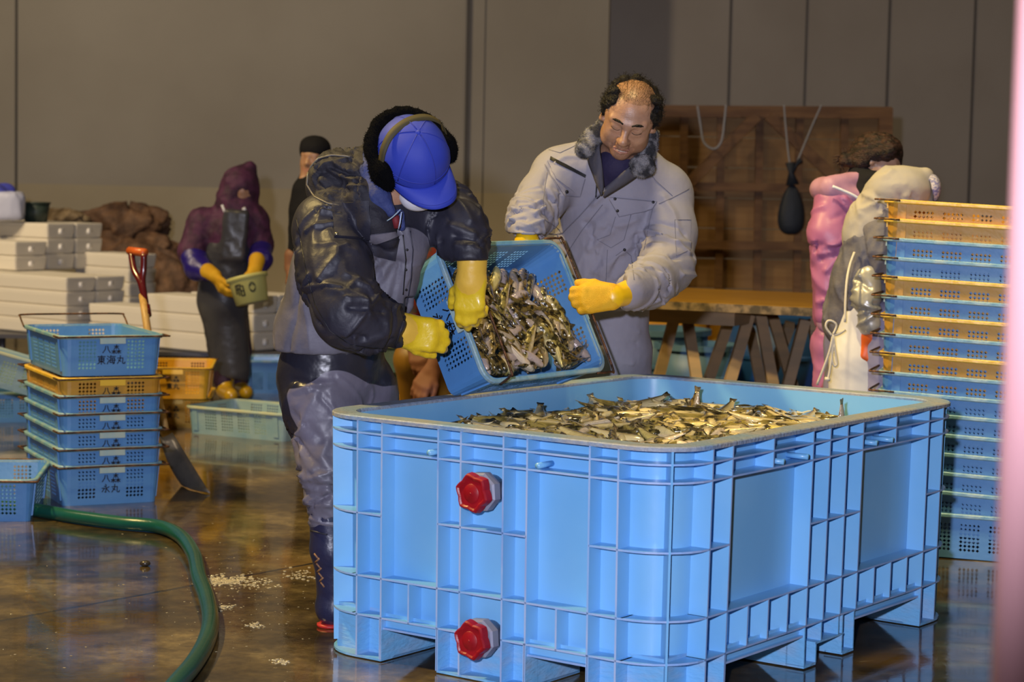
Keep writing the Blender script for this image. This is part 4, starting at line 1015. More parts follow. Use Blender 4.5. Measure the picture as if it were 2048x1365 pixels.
# ================================================================== BODIES: signed distance fields -> one continuous skin
def V3(*a): return np.array(a, float)
def A3(v): return np.array((v[0], v[1], v[2]), float)
class Field:
    def __init__(s): s.p = []
    def cone(s, a, b, ra, rb, k=.03, tag_=0, flat=None, sub=False):
        """tapered capsule; flat=(axis, factor) squeezes it along an axis"""
        a, b = A3(a), A3(b); ab = b-a; L2 = max(ab@ab, 1e-9); r = max(ra, rb)
        fac = 1.0
        if flat is not None: ax = A3(flat[0]); ax = ax/np.linalg.norm(ax); fac = flat[1]
        def f(P):
            Q = P-a
            if flat is not None: Q = Q + (Q@ax)[..., None]*ax*(1/fac-1)
            ab2 = ab if flat is None else ab+(ab@ax)*ax*(1/fac-1)
            t = np.clip(Q@ab2/(ab2@ab2), 0, 1)
            return np.sqrt(((Q-t[..., None]*ab2)**2).sum(-1))-(ra+(rb-ra)*t)
        rr = r*max(1, fac); s.p.append((f, np.minimum(a, b)-rr, np.maximum(a, b)+rr, k, tag_, sub)); return s
    def path(s, pts, rs, k=.03, tag_=0, flat=None):
        for i in range(len(pts)-1): s.cone(pts[i], pts[i+1], rs[i], rs[i+1], k, tag_, flat)
        return s
    def ell(s, c, r, R=None, k=.02, tag_=0, sub=False):
        c, r = A3(c), np.array(r if hasattr(r, '__len__') else (r, r, r), float); R = np.eye(3) if R is None else np.array(R)
        def f(P):
            Q = (P-c)@R; k0 = np.sqrt(((Q/r)**2).sum(-1)); k1 = np.sqrt(((Q/(r*r))**2).sum(-1)); return k0*(k0-1)/np.maximum(k1, 1e-6)
        m = r.max(); s.p.append((f, c-m, c+m, k, tag_, sub)); return s
    def box(s, c, h, R=None, rad=.01, k=.01, tag_=0, sub=False):
        c, h = A3(c), np.array(h, float); R = np.eye(3) if R is None else np.array(R)
        def f(P):
            Q = np.abs((P-c)@R)-(h-rad); return np.sqrt((np.maximum(Q, 0)**2).sum(-1))+np.minimum(Q.max(-1), 0)-rad
        m = np.linalg.norm(h); s.p.append((f, c-m, c+m, k, tag_, sub)); return s
    def half(s, point, normal, k=.004):
        """cut away everything on the normal's side of a plane"""
        pt_, n = A3(point), A3(normal); n = n/np.linalg.norm(n)
        s.p.append((lambda P: -((P-pt_)@n), None, None, k, 0, True)); return s
    def extent(s, pad=.03):
        lo = np.min([q[1] for q in s.p if q[1] is not None and not q[5]], 0)-pad; hi = np.max([q[2] for q in s.p if q[2] is not None and not q[5]], 0)+pad; return lo, hi
    def mesh(s, name, res, fine=(), disp=None, pad=.02, tagmap=None, tone=None):
        lo, hi = s.extent(pad)
        axes = []
        for i in range(3):
            x = lo[i]; out = [x]
            while x < hi[i]:
                st = res
                for f0, f1, fr_ in fine:
                    if f0[i] <= x <= f1[i]: st = min(st, fr_)
                x += st; out.append(x)
            axes.append(np.array(out))
        X, Y, Z = axes; shp = (len(X), len(Y), len(Z)); D = np.full(shp, .12)
        m = .045
        for f, a, b, k, tg, sub in s.p:
            if a is None: i0 = [0, 0, 0]; i1 = list(shp)
            else:
                i0 = [int(np.searchsorted(axes[i], a[i]-m)) for i in range(3)]; i1 = [int(np.searchsorted(axes[i], b[i]+m)) for i in range(3)]
            if any(i1[i] <= i0[i] for i in range(3)): continue
            sl = tuple(slice(i0[i], i1[i]) for i in range(3))
            P = np.stack(np.meshgrid(X[sl[0]], Y[sl[1]], Z[sl[2]], indexing='ij'), -1); d = f(P); o = D[sl]
            if sub: d = -d; h = np.clip(.5-.5*(o-d)/k, 0, 1); h = np.clip(.5+.5*(d-o)/k, 0, 1); D[sl] = o*(1-h)+d*h+k*h*(1-h)
            else: h = np.clip(.5+.5*(o-d)/k, 0, 1); D[sl] = o*(1-h)+d*h-k*h*(1-h)
        D[0], D[-1] = .1, .1; D[:, 0], D[:, -1] = .1, .1; D[:, :, 0], D[:, :, -1] = .1, .1
        ins = D < 0
        n0, n1, n2 = shp; c = ins[:-1, :-1, :-1].astype(np.int8)
        cnt = sum(ins[i:n0-1+i, j:n1-1+j, k_:n2-1+k_].astype(np.int8) for i in (0, 1) for j in (0, 1) for k_ in (0, 1))
        act = (cnt > 0) & (cnt < 8); I, J, K_ = np.nonzero(act); nv = len(I); idx = -np.ones(act.shape, np.int64); idx[I, J, K_] = np.arange(nv)
        acc = np.zeros((nv, 3)); num = np.zeros(nv)
        crn = {(i, j, k_): D[I+i, J+j, K_+k_] for i in (0, 1) for j in (0, 1) for k_ in (0, 1)}
        px_ = lambda i, j, k_: np.stack([X[I+i], Y[J+j], Z[K_+k_]], -1)
        for a in crn:
            for ax in range(3):
                if a[ax]: continue
                b = list(a); b[ax] = 1; b = tuple(b); da, db = crn[a], crn[b]; m_ = (da < 0) != (db < 0)
                t = np.where(m_, da/np.where(m_, da-db, 1), 0); P = px_(*a)*(1-t)[:, None]+px_(*b)*t[:, None]
                acc += P*m_[:, None]; num += m_
        V = acc/num[:, None]
        faces = []
        for ax in range(3):
            sl0 = [slice(None)]*3; sl1 = [slice(None)]*3; sl0[ax] = slice(0, -1); sl1[ax] = slice(1, None)
            a, b = ins[tuple(sl0)], ins[tuple(sl1)]; ch = a != b; i_, j_, k_ = np.nonzero(ch); e = [i_, j_, k_]; o1, o2 = [(1, 2), (2, 0), (0, 1)][ax]
            ok = (e[o1] > 0) & (e[o2] > 0) & (e[o1] < shp[o1]-1) & (e[o2] < shp[o2]-1); e = [q[ok] for q in e]; flip = a[ch][ok]
            def cell(d1, d2): q = [e[0].copy(), e[1].copy(), e[2].copy()]; q[o1] -= d1; q[o2] -= d2; return idx[q[0], q[1], q[2]]
            q = np.stack([cell(1, 1), cell(0, 1), cell(0, 0), cell(1, 0)], -1); q[~flip] = q[~flip][:, ::-1]; faces.append(q)
        F = np.concatenate(faces); F = F[(F >= 0).all(1)]
        def normals():
            n = np.cross(V[F[:, 2]]-V[F[:, 0]], V[F[:, 3]]-V[F[:, 1]]); N_ = np.zeros_like(V)
            for q in range(4): np.add.at(N_, F[:, q], n)
            return N_/np.maximum(np.linalg.norm(N_, axis=1), 1e-9)[:, None]
        # one smoothing pass
        for _ in range(2):
            S = np.zeros_like(V); C = np.zeros(nv)
            for q in range(4): np.add.at(S, F[:, q], V[F[:, (q+1) % 4]]+V[F[:, (q-1) % 4]]); np.add.at(C, F[:, q], 2)
            V = V*.5+.5*S/np.maximum(C, 1)[:, None]
        if disp is not None: V = V+normals()*disp(V)[:, None]
        tg_ = None
        tags = sorted({q[4] for q in s.p if not q[5]})
        if len(tags) > 1:
            ctr = V[F].mean(1); best = np.full(len(F), 9.0); tg_ = np.zeros(len(F), np.int32)
            for f, a, b, k, tg, sub in s.p:
                if sub or a is None: continue
                m_ = ((ctr > a-m) & (ctr < b+m)).all(1)
                if not m_.any(): continue
                d = f(ctr[m_]); cur = best[m_]; w_ = d < cur; ii = np.nonzero(m_)[0][w_]; best[ii] = d[w_]; tg_[ii] = tg
        tv = None
        if tone is not None:      # smooth boundary between two cloth colours, kept as a vertex attribute
            tg_ = None
            if tone == 'tags':
                dd2 = [np.full(nv, .3), np.full(nv, .3)]
                for f, a, b, k, tg, sub in s.p:
                    if sub or a is None or tg > 1: continue
                    m_ = ((V > a-m) & (V < b+m)).all(1)
                    if m_.any(): dd2[tg][m_] = np.minimum(dd2[tg][m_], f(V[m_]))
                tv = dd2[0]-dd2[1]
            else: tv = tone(V)
        if tagmap is not None:
            ctr = V[F].mean(1); tg_ = tagmap(ctr, tg_ if tg_ is not None else np.zeros(len(F), np.int32))
        me = bpy.data.meshes.new(name); me.vertices.add(nv); me.vertices.foreach_set('co', V.ravel()); me.loops.add(F.size); me.loops.foreach_set('vertex_index', F.ravel().astype(np.int32))
        me.polygons.add(len(F)); me.polygons.foreach_set('loop_start', np.arange(0, F.size, 4, dtype=np.int32)); me.polygons.foreach_set('loop_total', np.full(len(F), 4, np.int32))
        if tg_ is not None: me.polygons.foreach_set('material_index', tg_.astype(np.int32))
        me.polygons.foreach_set('use_smooth', np.ones(len(F), bool)); me.update(calc_edges=True)
        if tv is not None: at = me.attributes.new('tone', 'FLOAT', 'POINT'); at.data.foreach_set('value', tv.astype('f'))
        else: me.validate()
        return me
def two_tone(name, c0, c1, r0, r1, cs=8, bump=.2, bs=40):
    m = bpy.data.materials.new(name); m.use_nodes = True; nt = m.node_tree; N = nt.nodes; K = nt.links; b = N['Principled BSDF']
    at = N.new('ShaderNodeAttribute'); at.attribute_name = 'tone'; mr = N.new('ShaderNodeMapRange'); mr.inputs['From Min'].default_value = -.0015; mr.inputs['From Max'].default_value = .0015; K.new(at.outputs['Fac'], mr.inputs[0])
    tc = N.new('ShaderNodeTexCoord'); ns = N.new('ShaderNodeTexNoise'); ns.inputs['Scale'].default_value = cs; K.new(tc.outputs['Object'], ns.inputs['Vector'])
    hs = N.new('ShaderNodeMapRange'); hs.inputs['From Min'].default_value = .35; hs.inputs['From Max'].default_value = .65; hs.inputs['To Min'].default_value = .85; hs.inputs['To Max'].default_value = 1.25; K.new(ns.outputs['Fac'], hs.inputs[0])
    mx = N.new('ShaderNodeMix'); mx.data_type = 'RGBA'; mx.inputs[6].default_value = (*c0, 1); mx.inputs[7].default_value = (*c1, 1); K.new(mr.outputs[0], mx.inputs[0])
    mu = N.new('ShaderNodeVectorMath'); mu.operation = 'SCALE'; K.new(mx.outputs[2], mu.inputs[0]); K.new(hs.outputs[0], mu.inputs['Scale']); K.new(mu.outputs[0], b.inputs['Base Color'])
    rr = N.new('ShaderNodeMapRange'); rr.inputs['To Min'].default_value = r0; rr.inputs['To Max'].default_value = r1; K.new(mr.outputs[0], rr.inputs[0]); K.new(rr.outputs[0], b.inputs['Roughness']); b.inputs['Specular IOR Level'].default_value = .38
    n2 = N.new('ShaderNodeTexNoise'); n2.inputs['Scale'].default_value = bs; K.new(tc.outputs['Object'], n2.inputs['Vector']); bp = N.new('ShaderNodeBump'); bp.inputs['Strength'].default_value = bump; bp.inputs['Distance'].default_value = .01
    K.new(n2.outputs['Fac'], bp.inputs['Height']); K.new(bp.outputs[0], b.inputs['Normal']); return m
def fbm(seed, f0=8, n=5, gain=.55, lac=1.9, stretch=(1, 1, 1)):
    q = np.random.RandomState(seed); oct_ = []
    for o in range(n):
        fr_ = f0*lac**o
        oct_.append((q.normal(size=(3, 3))*fr_*np.array(stretch), q.uniform(0, 6.28, 3), q.normal(size=3)*fr_*.6, gain**o))
    def f(P):
        r = np.zeros(len(P))
        for Kk, ph, wv, g in oct_:
            w_ = 1.2*np.sin(P@wv)
            r += g*(np.sin(P@Kk[0]+ph[0]+w_)+np.sin(P@Kk[1]+ph[1]-w_)+np.sin(P@Kk[2]+ph[2]))/3
        return r
    return f
def folds(lst):
    """creases: (points, width, height); height < 0 cuts a groove"""
    segs = []
    def f(P):
        if not segs:      # lay every crease on the surface it belongs to
            for pts_, w, h in lst:
                q = []
                for p in pts_:
                    p = A3(p); d = ((P-p)**2).sum(1); i = int(d.argmin())
                    if d[i] < .0064: q.append(P[i])
                for a, b in zip(q[:-1], q[1:]): segs.append((a, b, w, h))
        r = np.zeros(len(P)); best = {}
        for a, b, w, h in segs:
            m_ = ((P > np.minimum(a, b)-3*w) & (P < np.maximum(a, b)+3*w)).all(1)
            if not m_.any(): continue
            Q = P[m_]-a; ab = b-a; t = np.clip(Q@ab/max(ab@ab, 1e-9), 0, 1); d1 = np.sqrt(((Q-t[:, None]*ab)**2).sum(1)); g = h*np.clip(1-d1/(2.2*w), 0, 1)**1.6; cur = r[m_]
            r[m_] = np.where(np.abs(g) > np.abs(cur), g, cur)
        return r
    return f
def limb_creases(pts_, rs, n, seed, amp=.008, w=(.006, .011), span=(.6, 1.8), drift=.7, t0=0, t1=1):
    """random cloth creases: short arcs that run slantwise round a limb"""
    q = random.Random(seed); pts_ = [A3(p) for p in pts_]; out = []
    seg = [np.linalg.norm(b-a) for a, b in zip(pts_[:-1], pts_[1:])]; tot = sum(seg)
    def at(t):
        d = t*tot
        for i, L in enumerate(seg):
            if d <= L or i == len(seg)-1:
                u = min(max(d/L, 0), 1); return pts_[i]*(1-u)+pts_[i+1]*u, (pts_[i+1]-pts_[i])/L, rs[i]*(1-u)+rs[i+1]*u
            d -= L
    for _ in range(n):
        t = q.uniform(t0, t1); a0 = q.uniform(0, 2*PI); sp = q.uniform(*span)*q.choice((1, -1)); dr = q.uniform(-drift, drift)*.12; h = q.choice((1, 1, -1))*amp*q.uniform(.5, 1.15); ln = []
        for k in range(6):
            u = k/5; p, ax, r_ = at(min(max(t+dr*(u-.5)/tot*1.2, 0), 1)); e1 = np.cross(ax, [.3, .2, .93]); e1 /= np.linalg.norm(e1); e2 = np.cross(ax, e1); a = a0+sp*u
            ln.append(p+(e1*math.cos(a)+e2*math.sin(a))*r_)
        out.append((ln, q.uniform(*w), h))
    return out
def frame_of(fwd, up):
    f = Vector(fwd).normalized(); u = Vector(up); u = (u-f*u.dot(f)).normalized(); r = f.cross(u)     # r: the person's right
    return np.array([[r.x, f.x, u.x], [r.y, f.y, u.y], [r.z, f.z, u.z]])   # columns: right, forward, up
def glove_field(wrist, d, n, side, sc=1.0, curls=((.5, .9, .7),)*4, spread=.02, thumb=(.7, .5, .2), fr=.0125, F=None, palm_t=.017):
    """hand in a rubber glove. d: wrist to knuckles, n: the way the palm faces, side: +1 puts the thumb on d x n's side"""
    F = F or Field(); w = A3(wrist); d = A3(d)/np.linalg.norm(A3(d)); n = A3(n); n = n-(n@d)*d; n /= np.linalg.norm(n); s_ = np.cross(d, n)*side
    kn = []
    for i in range(4):
        off = (1.5-i)*.0225*sc; k_ = w+d*(.098-.004*abs(i-1)-.003*(i == 3)*2)*sc+s_*off; kn.append(k_)
        F.cone(w+d*.01*sc+s_*off*.75, k_, .021*sc, palm_t*sc, .018)
    lens = [.043, .048, .045, .036]
    for i in range(4):
        a = 0; p = kn[i]; cu = curls[i % len(curls)]; sp = (1.5-i)*spread
        for j in range(3):
            a += cu[j]; dr = d*math.cos(a)+n*math.sin(a)+s_*sp; dr /= np.linalg.norm(dr); L = lens[i]*sc*(1, .72, .62)[j]; q = p+dr*L
            F.cone(p, q, fr*sc*(1.08-.05*j), fr*sc*(1.02-.06*j), .006 if j else .012); p = q
    t0 = w+d*.025*sc+s_*.028*sc; td = (d*thumb[0]+s_*thumb[1]+n*thumb[2]); td /= np.linalg.norm(td); t1 = t0+td*.045*sc
    td2 = (d*(thumb[0]+.35)+s_*(thumb[1]*.35)+n*(thumb[2]+.2)); td2 /= np.linalg.norm(td2); t2 = t1+td2*.035*sc; t3 = t2+td2*.024*sc
    F.cone(t0, t1, .020*sc, .0155*sc, .015); F.cone(t1, t2, .0155*sc, .0145*sc, .006); F.cone(t2, t3, .0145*sc, .0125*sc, .006)
    return F
from mathutils.bvhtree import BVHTree
class Surf:
    """finds the outer surface of a built garment so seams, pockets and flaps can be laid on it"""
    def __init__(s, objs):
        vs, fs = [], []
        for o in objs:
            k = len(vs); M = o.matrix_world; vs += [M @ v.co for v in o.data.vertices]; fs += [tuple(i+k for i in p.vertices) for p in o.data.polygons]
        s.t = BVHTree.FromPolygons(vs, fs)
    def hit(s, x, y, off=.002, Y=None):
        o = Vector((0, 0, CAM_H)); d = ray(x, y).normalized(); h = s.t.ray_cast(o, d)
        if h[0] is None:
            q = px(x, y, Y or 7); n_ = s.t.find_nearest(q); return n_[0]+n_[1]*off, n_[1]
        return h[0]+h[1]*off, h[1]
    def line(s, pts_, off=.002, n=6):
        out = []
        for (xa, ya), (xb, yb) in zip(pts_[:-1], pts_[1:]):
            m = max(2, int(math.hypot(xb-xa, yb-ya)/n))
            for k in range(m): t = k/m; out.append(s.hit(xa+(xb-xa)*t, ya+(yb-ya)*t, off)[0])
        out.append(s.hit(*pts_[-1], off)[0]); return out
    def seam(s, pts_, r, name, m, parent, off=.001):
        b = MB(); b.tube(s.line(pts_, off), r, 6); return b.build(name, m, parent)
    def patch(s, quad, name, m, parent, t=.004, nu=10, nv=8, rnd=0.0):
        """raised four-cornered cloth patch given by its corners"""
        (x0, y0), (x1, y1), (x2, y2), (x3, y3) = quad; top, bot = [], []
        for j in range(nv+1):
            for i in range(nu+1):
                u, v = i/nu, j/nv; x = (x0*(1-u)+x1*u)*(1-v)+(x3*(1-u)+x2*u)*v; y = (y0*(1-u)+y1*u)*(1-v)+(y3*(1-u)+y2*u)*v
                p, n_ = s.hit(x, y, 0); top.append(p+n_*t); bot.append(p-n_*.006)
        N_ = (nu+1)*(nv+1); fs = [(j*(nu+1)+i, (j+1)*(nu+1)+i, (j+1)*(nu+1)+i+1, j*(nu+1)+i+1) for j in range(nv) for i in range(nu)]
        ed = [i for i in range(nu+1)]+[(j)*(nu+1)+nu for j in range(1, nv+1)]+[nv*(nu+1)+i for i in range(nu-1, -1, -1)]+[j*(nu+1) for j in range(nv-1, 0, -1)]
        b = MB(); b.add(top+bot, fs+[tuple(q+N_ for q in f[::-1]) for f in fs], 0, True); b.add([(top+bot)[q] for q in ed]+[(top+bot)[q+N_] for q in ed], [(k, (k+1) % len(ed), len(ed)+(k+1) % len(ed), len(ed)+k) for k in range(len(ed))])
        return b.build(name, m, parent)
    def stud(s, x, y, r, name, m, parent, off=.003):
        p, n_ = s.hit(x, y, off); b = MB(); b.tube([p-n_*.004, p, p+n_*r*.35], [r, r, r*.7], 12); return b.build(name, m, parent)
# ================================================================== PEOPLE
skin_m = mat('skin', (.37, .20, .125), .42, col2=(.43, .245, .16), cscale=26, bump=.12, bscale=160, sss=.12)
lip_m = mat('lips', (.40, .19, .14), .45); stub_m = mat('stubble_skin', (.24, .125, .08), .5, col2=(.36, .19, .12), cscale=220, c_lo=.35, c_hi=.65, bump=.15, bscale=200)
scalp_m = mat('thin_hair_scalp', (.25, .135, .075), .38, col2=(.35, .19, .11), cscale=90, c_lo=.34, c_hi=.60, bump=.15, bscale=140)
hair_m = mat('black_hair', (.006, .005, .005), .55, col2=(.020, .016, .012), cscale=60, bump=.9, bscale=160, spec=.25)
fur_m = mat('black_fur', (.003, .003, .004), 1.0, bump=1, bscale=260, spec=.08)
glove_y = mat('glove_yellow', (.72, .50, .015), .34, col2=(.78, .56, .03), cscale=12, bump=.2, bscale=70, coat=.2)
glove_c = mat('glove_cuff', (.74, .46, .06), .45, bump=.3, bscale=24)
glove_o = mat('glove_orange', (.76, .40, .006), .55, col2=(.80, .45, .012), cscale=20, bump=.45, bscale=420)
jk_grey = mat('jacket_grey', (.125, .12, .155), .55, bump=.35, bscale=30, col2=(.15, .142, .18), cscale=7, coat=.08)
jk_black = mat('jacket_black_wet', (.019, .019, .032), .60, bump=.15, bscale=60, col2=(.028, .028, .043), cscale=6, rough2=.44, spec=.35)
jk_lining = mat('hood_lining', (.020, .019, .027), .7, bump=.2, bscale=160, spec=.35)
denim_m = mat('denim_collar', (.025, .040, .15), .75, bump=.5, bscale=60, col2=(.04, .06, .20), cscale=18)
trouser_g = mat('waders_grey', (.12, .112, .15), .42, bump=.4, bscale=22, col2=(.15, .14, .18), cscale=5, spec=.4)
boot_m = mat('boot_navy', (.020, .022, .060), .35, bump=.35, bscale=28, coat=.25)
cap_b = mat('cap_blue', (.022, .045, .40), .66, bump=.03, bscale=150, col2=(.026, .05, .43), cscale=6)
cap_d = mat('cap_stitch', (.018, .034, .32), .7)
white_m = mat('mask_white', (.72, .72, .80), .7, bump=.25, bscale=30)
work_m = mat('work_jacket', (.25, .24, .30), .75, bump=.25, bscale=30, col2=(.28, .27, .33), cscale=4)
seam2 = mat('work_seam', (.155, .15, .19), .8)
dark_m = mat('zip_black', (.010, .010, .012), .4, metal=.2)

def body_field(J, hf, hc, hs=1.0, face=True, fat=1.0):
    F = Field(); c = A3(hc); R = hf
    L = lambda x, y, z: c+R@(np.array([x, y, z])*hs)
    def el(x, y, z, rx, ry, rz, k=.012, tg=0, sub=False): F.ell(L(x, y, z), np.array([rx, ry, rz])*hs, R, k*hs, tg, sub)
    def co(a, b, ra, rb, k=.01, tg=0, sub=False): F.cone(L(*a), L(*b), ra*hs, rb*hs, k*hs, tg, None, sub)
    el(0, -.012, .030, .077, .096, .076); el(0, .030, .0, .067, .062, .086, .03); el(0, .026, -.060, .059, .056, .046, .03); el(0, .064, -.097, .024, .019, .017, .025)
    for sx in (-1, 1):
        el(sx*.037, .056, -.030, .027, .026, .028, .02); el(sx*.047, .020, -.062, .026, .038, .034, .02)
        if face:
            co((sx*.046, .074, .022), (sx*.012, .089, .020), .010, .010, .014)
            el(sx*.031, .099, .003, .017, .012, .010, .010, 0, True); el(sx*.031, .078, .003, .0145, .0135, .0125, .004); el(sx*.031, .0835, .0065, .0175, .0085, .0080, .004)
            el(sx*.031, .082, -.009, .016, .007, .005, .008)
            el(sx*.013, .099, -.033, .0095, .010, .0085, .006); co((sx*.020, .092, -.040), (sx*.033, .080, -.062), .004, .003, .010, 0, True)
        el(sx*.079, -.010, -.002, .009, .022, .033, .006); el(sx*.086, -.004, .002, .006, .013, .020, .005, 0, True); co((sx*.074, 0, -.03), (sx*.080, -.006, -.032), .008, .009, .006)
    if face:
        co((0, .088, .018), (0, .111, -.026), .0072, .0120, .012); el(0, .112, -.030, .0135, .0135, .012, .008)
        co((-.024, .087, -.0645), (0, .0965, -.0600), .0030, .0038, .004, 1); co((.024, .087, -.0645), (0, .0965, -.0600), .0030, .0038, .004, 1)
        co((-.020, .088, -.0725), (0, .0955, -.0745), .0038, .0048, .004, 1); co((.020, .088, -.0725), (0, .0955, -.0745), .0038, .0048, .004, 1)
        co((-.021, .0985, -.0675), (.021, .0985, -.0675), .0016, .0016, .004, 0, True); el(0, .092, -.050, .020, .010, .009, .012)
    F.cone(L(0, -.022, -.045), J['neck'], .056*hs, .062, .02)
    w = fat
    F.cone(J['neck'], J['chest'], .07*w, .09*w, .05); F.cone(J['chest'], J['pelvis'], .10*w, .085*w, .05)
    for s_ in 'RL':
        F.cone(J['neck'], J['sh'+s_], .045, .055, .03); F.path([J['sh'+s_], J['el'+s_], J['wr'+s_]], [.056, .042, .029], .02)
        F.path([J['pelvis'], J['hip'+s_], J['kn'+s_], J['an'+s_]], [.07, .065, .045, .034], .03); F.cone(J['an'+s_], J['toe'+s_], .036, .026, .02)
    return F, L
def sole(F, an, toe, tg=0, r=.045):
    an, toe = A3(an), A3(toe); F.cone(an, toe, r*1.05, r*.85, .02, tg); F.cone(an-(toe-an)*.25, an, r*.8, r, .02, tg)

def crumple(seed, f0=9, amp=.006, n=3, stretch=(1, 1, 1)):
    f0 *= 1.3; amp *= .75
    a, b = fbm(seed, f0, n, .5, 1.8, stretch), fbm(seed+1, f0*.45, 2)
    return lambda V: amp*((1-np.abs(a(V))*1.6)**2-.35)*(.55+.45*np.tanh(2*b(V)+.3))
# ---------------------------------------------------------------- bending man with the blue cap
def man_one():
    J = dict(neck=px(765, 398, 6.46), chest=px(715, 500, 6.54), pelvis=px(660, 750, 6.62), shR=px(660, 450, 6.42), shL=px(880, 425, 6.60), elR=px(690, 628, 6.25), elL=px(925, 462, 6.50),
             wrR=px(806, 655, 6.36), wrL=px(941, 540, 6.42), hipR=px(630, 800, 6.57), hipL=px(716, 800, 6.72), knR=px(652, 950, 6.50), knL=px(728, 955, 6.76),
             anR=px(668, 1205, 6.52), anL=px(732, 1170, 6.86), toeR=px(742, 1232, 6.58), toeL=px(800, 1195, 6.95))
    for k in ('anR', 'anL'): J[k].z = .085
    for k in ('toeR', 'toeL'): J[k].z = .045
    hf = frame_of((.574, -.372, -.729), (.18, -.81, .555)); hc = px(825, 317, 6.38); hs = 1.08
    F, L = body_field(J, hf, hc, hs)
    c = A3(hc)
    me = F.mesh('person', .012, ((c-.14, c+.14, .0045),)); me.materials.append(skin_m)
    P = link('person', me); tag(P, 'person in blue cap, face mask and wet black jacket bending over the tank', 'person')
    P.data.materials.append(lip_m)
    # waders
    W = Field(); fdir = (.7, -.7, 0)
    W.cone(px(662, 735, 6.62), px(668, 680, 6.62), .176, .170, .04, 0, (fdir, .85)); W.path([px(640, 775, 6.6), px(640, 800, 6.57), px(652, 935, 6.51), px(657, 1000, 6.50), px(658, 1045, 6.5)], [.135, .118, .083, .066, .060], .03)
    W.path([px(716, 775, 6.70), px(720, 800, 6.72), px(728, 955, 6.76), px(731, 1045, 6.82)], [.125, .118, .085, .062], .03)
    fb = fbm(5, 9, 5); fo = folds([([px(592, 905, 6.45), px(640, 960, 6.42), px(680, 965, 6.42)], .012, .012), ([px(598, 950, 6.45), px(650, 962, 6.40)], .010, .013), ([px(605, 975, 6.45), px(660, 985, 6.40)], .010, .012),
                                   ([px(605, 1000, 6.45), px(665, 1010, 6.40)], .010, .010), ([px(575, 830, 6.45), px(640, 880, 6.42)], .012, -.006), ([px(640, 770, 6.45), px(600, 850, 6.45)], .012, .007),
                                   ([px(660, 790, 6.45), px(680, 850, 6.45), px(670, 940, 6.45)], .012, .006)])
    zb = px(700, 762, 6.5).z; za = px(600, 850, 6.5).z; xa = px(604, 850, 6.5).x
    nw = fbm(64, 14, 3)
    def tone_w(V):
        up = V[:, 2]-(zb+.03*np.sin(V[:, 0]*20)); side = np.minimum(V[:, 2]-(za+(V[:, 0]-xa)*1.2), (xa+.04*np.sin(V[:, 2]*15))-V[:, 0])
        return np.maximum(up, side)+.010*nw(V)
    fo1 = folds(limb_creases([px(640, 775, 6.6), px(652, 935, 6.51), px(657, 1000, 6.50), px(658, 1045, 6.5)], [.13, .083, .066, .060], 40, 14, .008, (.006, .012), (.5, 1.4), 1.5)+limb_creases([px(640, 930, 6.51), px(657, 1000, 6.50), px(658, 1045, 6.5)], [.085, .070, .064], 22, 15, .010, (.006, .009), (1, 2.4), .5)); cr_ = crumple(99, 10, .007, 3); me = W.mesh('waders', .0070, disp=lambda V: .004*fb(V)+fo(V)+fo1(V)+.3*cr_(V), tone=tone_w); me.materials.append(two_tone('waders_two_tone', (.13, .12, .16), (.019, .019, .030), .42, .30, 6, .3, 24)); wd = link('waders', me, P)
    # belt ridge
    S = Surf([wd])
    for (s_, a, b, an, toe) in (('R', px(658, 1020, 6.5), px(662, 1100, 6.5), J['anR'], J['toeR']), ('L', px(731, 1030, 6.82), px(733, 1100, 6.84), J['anL'], J['toeL'])):
        B = Field(); B.path([a, b, an], [.067, .062, .050], .02); an2, t2 = A3(an), A3(toe); an2[2] = .055; t2[2] = .045; B.cone(an2, t2, .050, .043, .03); hl = an2-(t2-an2)/np.linalg.norm(t2-an2)*.012; B.cone(hl, an2, .046, .048, .02)
        B.half((0, 0, .008), (0, 0, -1)); f2 = fbm(8, 16, 3)
        me = B.mesh('boot', .006, disp=lambda V: .0018*f2(V)); me.materials.append(boot_m); bo = link('boot', me, P)
        m = MB(); ang = math.atan2(t2[1]-an2[1], t2[0]-an2[0]); Lf = np.linalg.norm((t2-an2)[:2]); ctr = (hl+t2)/2; M = Matrix.Translation((ctr[0], ctr[1], 0)) @ Matrix.Rotation(ang, 4, 'Z')
        o_ = rrect(-.5*(Lf+.012)-.042, -.042, .5*(Lf+.012)+.042, .042, .040, 6); m.ring_loft([[M @ Vector((x, y, .001)) for x, y in o_], [M @ Vector((x, y, .010)) for x, y in o_]], 0, True, True)
        so = m.build('sole', mat('sole_red', (.45, .02, .02), .5), bo); so['label'] = 'red sole edge'
        if s_ == 'R':
            S = Surf([bo])
            for k_ in range(7): S.seam([(629+k_*2.2, 1116+k_*9.5), (637+k_*2.0, 1108+k_*9.5)] if k_ % 2 else [(629+k_*2.2, 1108+k_*9.5), (637+k_*2.0, 1118+k_*9.5)], .0032, 'print', mat('boot_print', (.24, .12, .06), .5), bo, .001)
            S.seam([(622, 1062), (655, 1070)], .003, 'strap', jk_black, bo)
    # jacket
    K = Field()
    K.cone(px(662, 672, 6.62), px(702, 560, 6.57), .184, .192, .05, 0, (fdir, .88)); K.cone(px(702, 560, 6.57), px(735, 470, 6.52), .190, .165, .05, 0, (fdir, .88))
    K.cone(px(664, 705, 6.62), px(662, 672, 6.62), .186, .186, .03, 0, (fdir, .88))
    K.cone(px(662, 458, 6.44), px(745, 432, 6.50), .112, .125, .04, 1); K.cone(px(745, 432, 6.50), px(880, 428, 6.58), .115, .098, .05, 1); K.cone(px(735, 470, 6.50), px(800, 500, 6.47), .10, .075, .05, 0)
    K.cone(px(800, 500, 6.48), px(770, 600, 6.50), .07, .09, .05, 0)
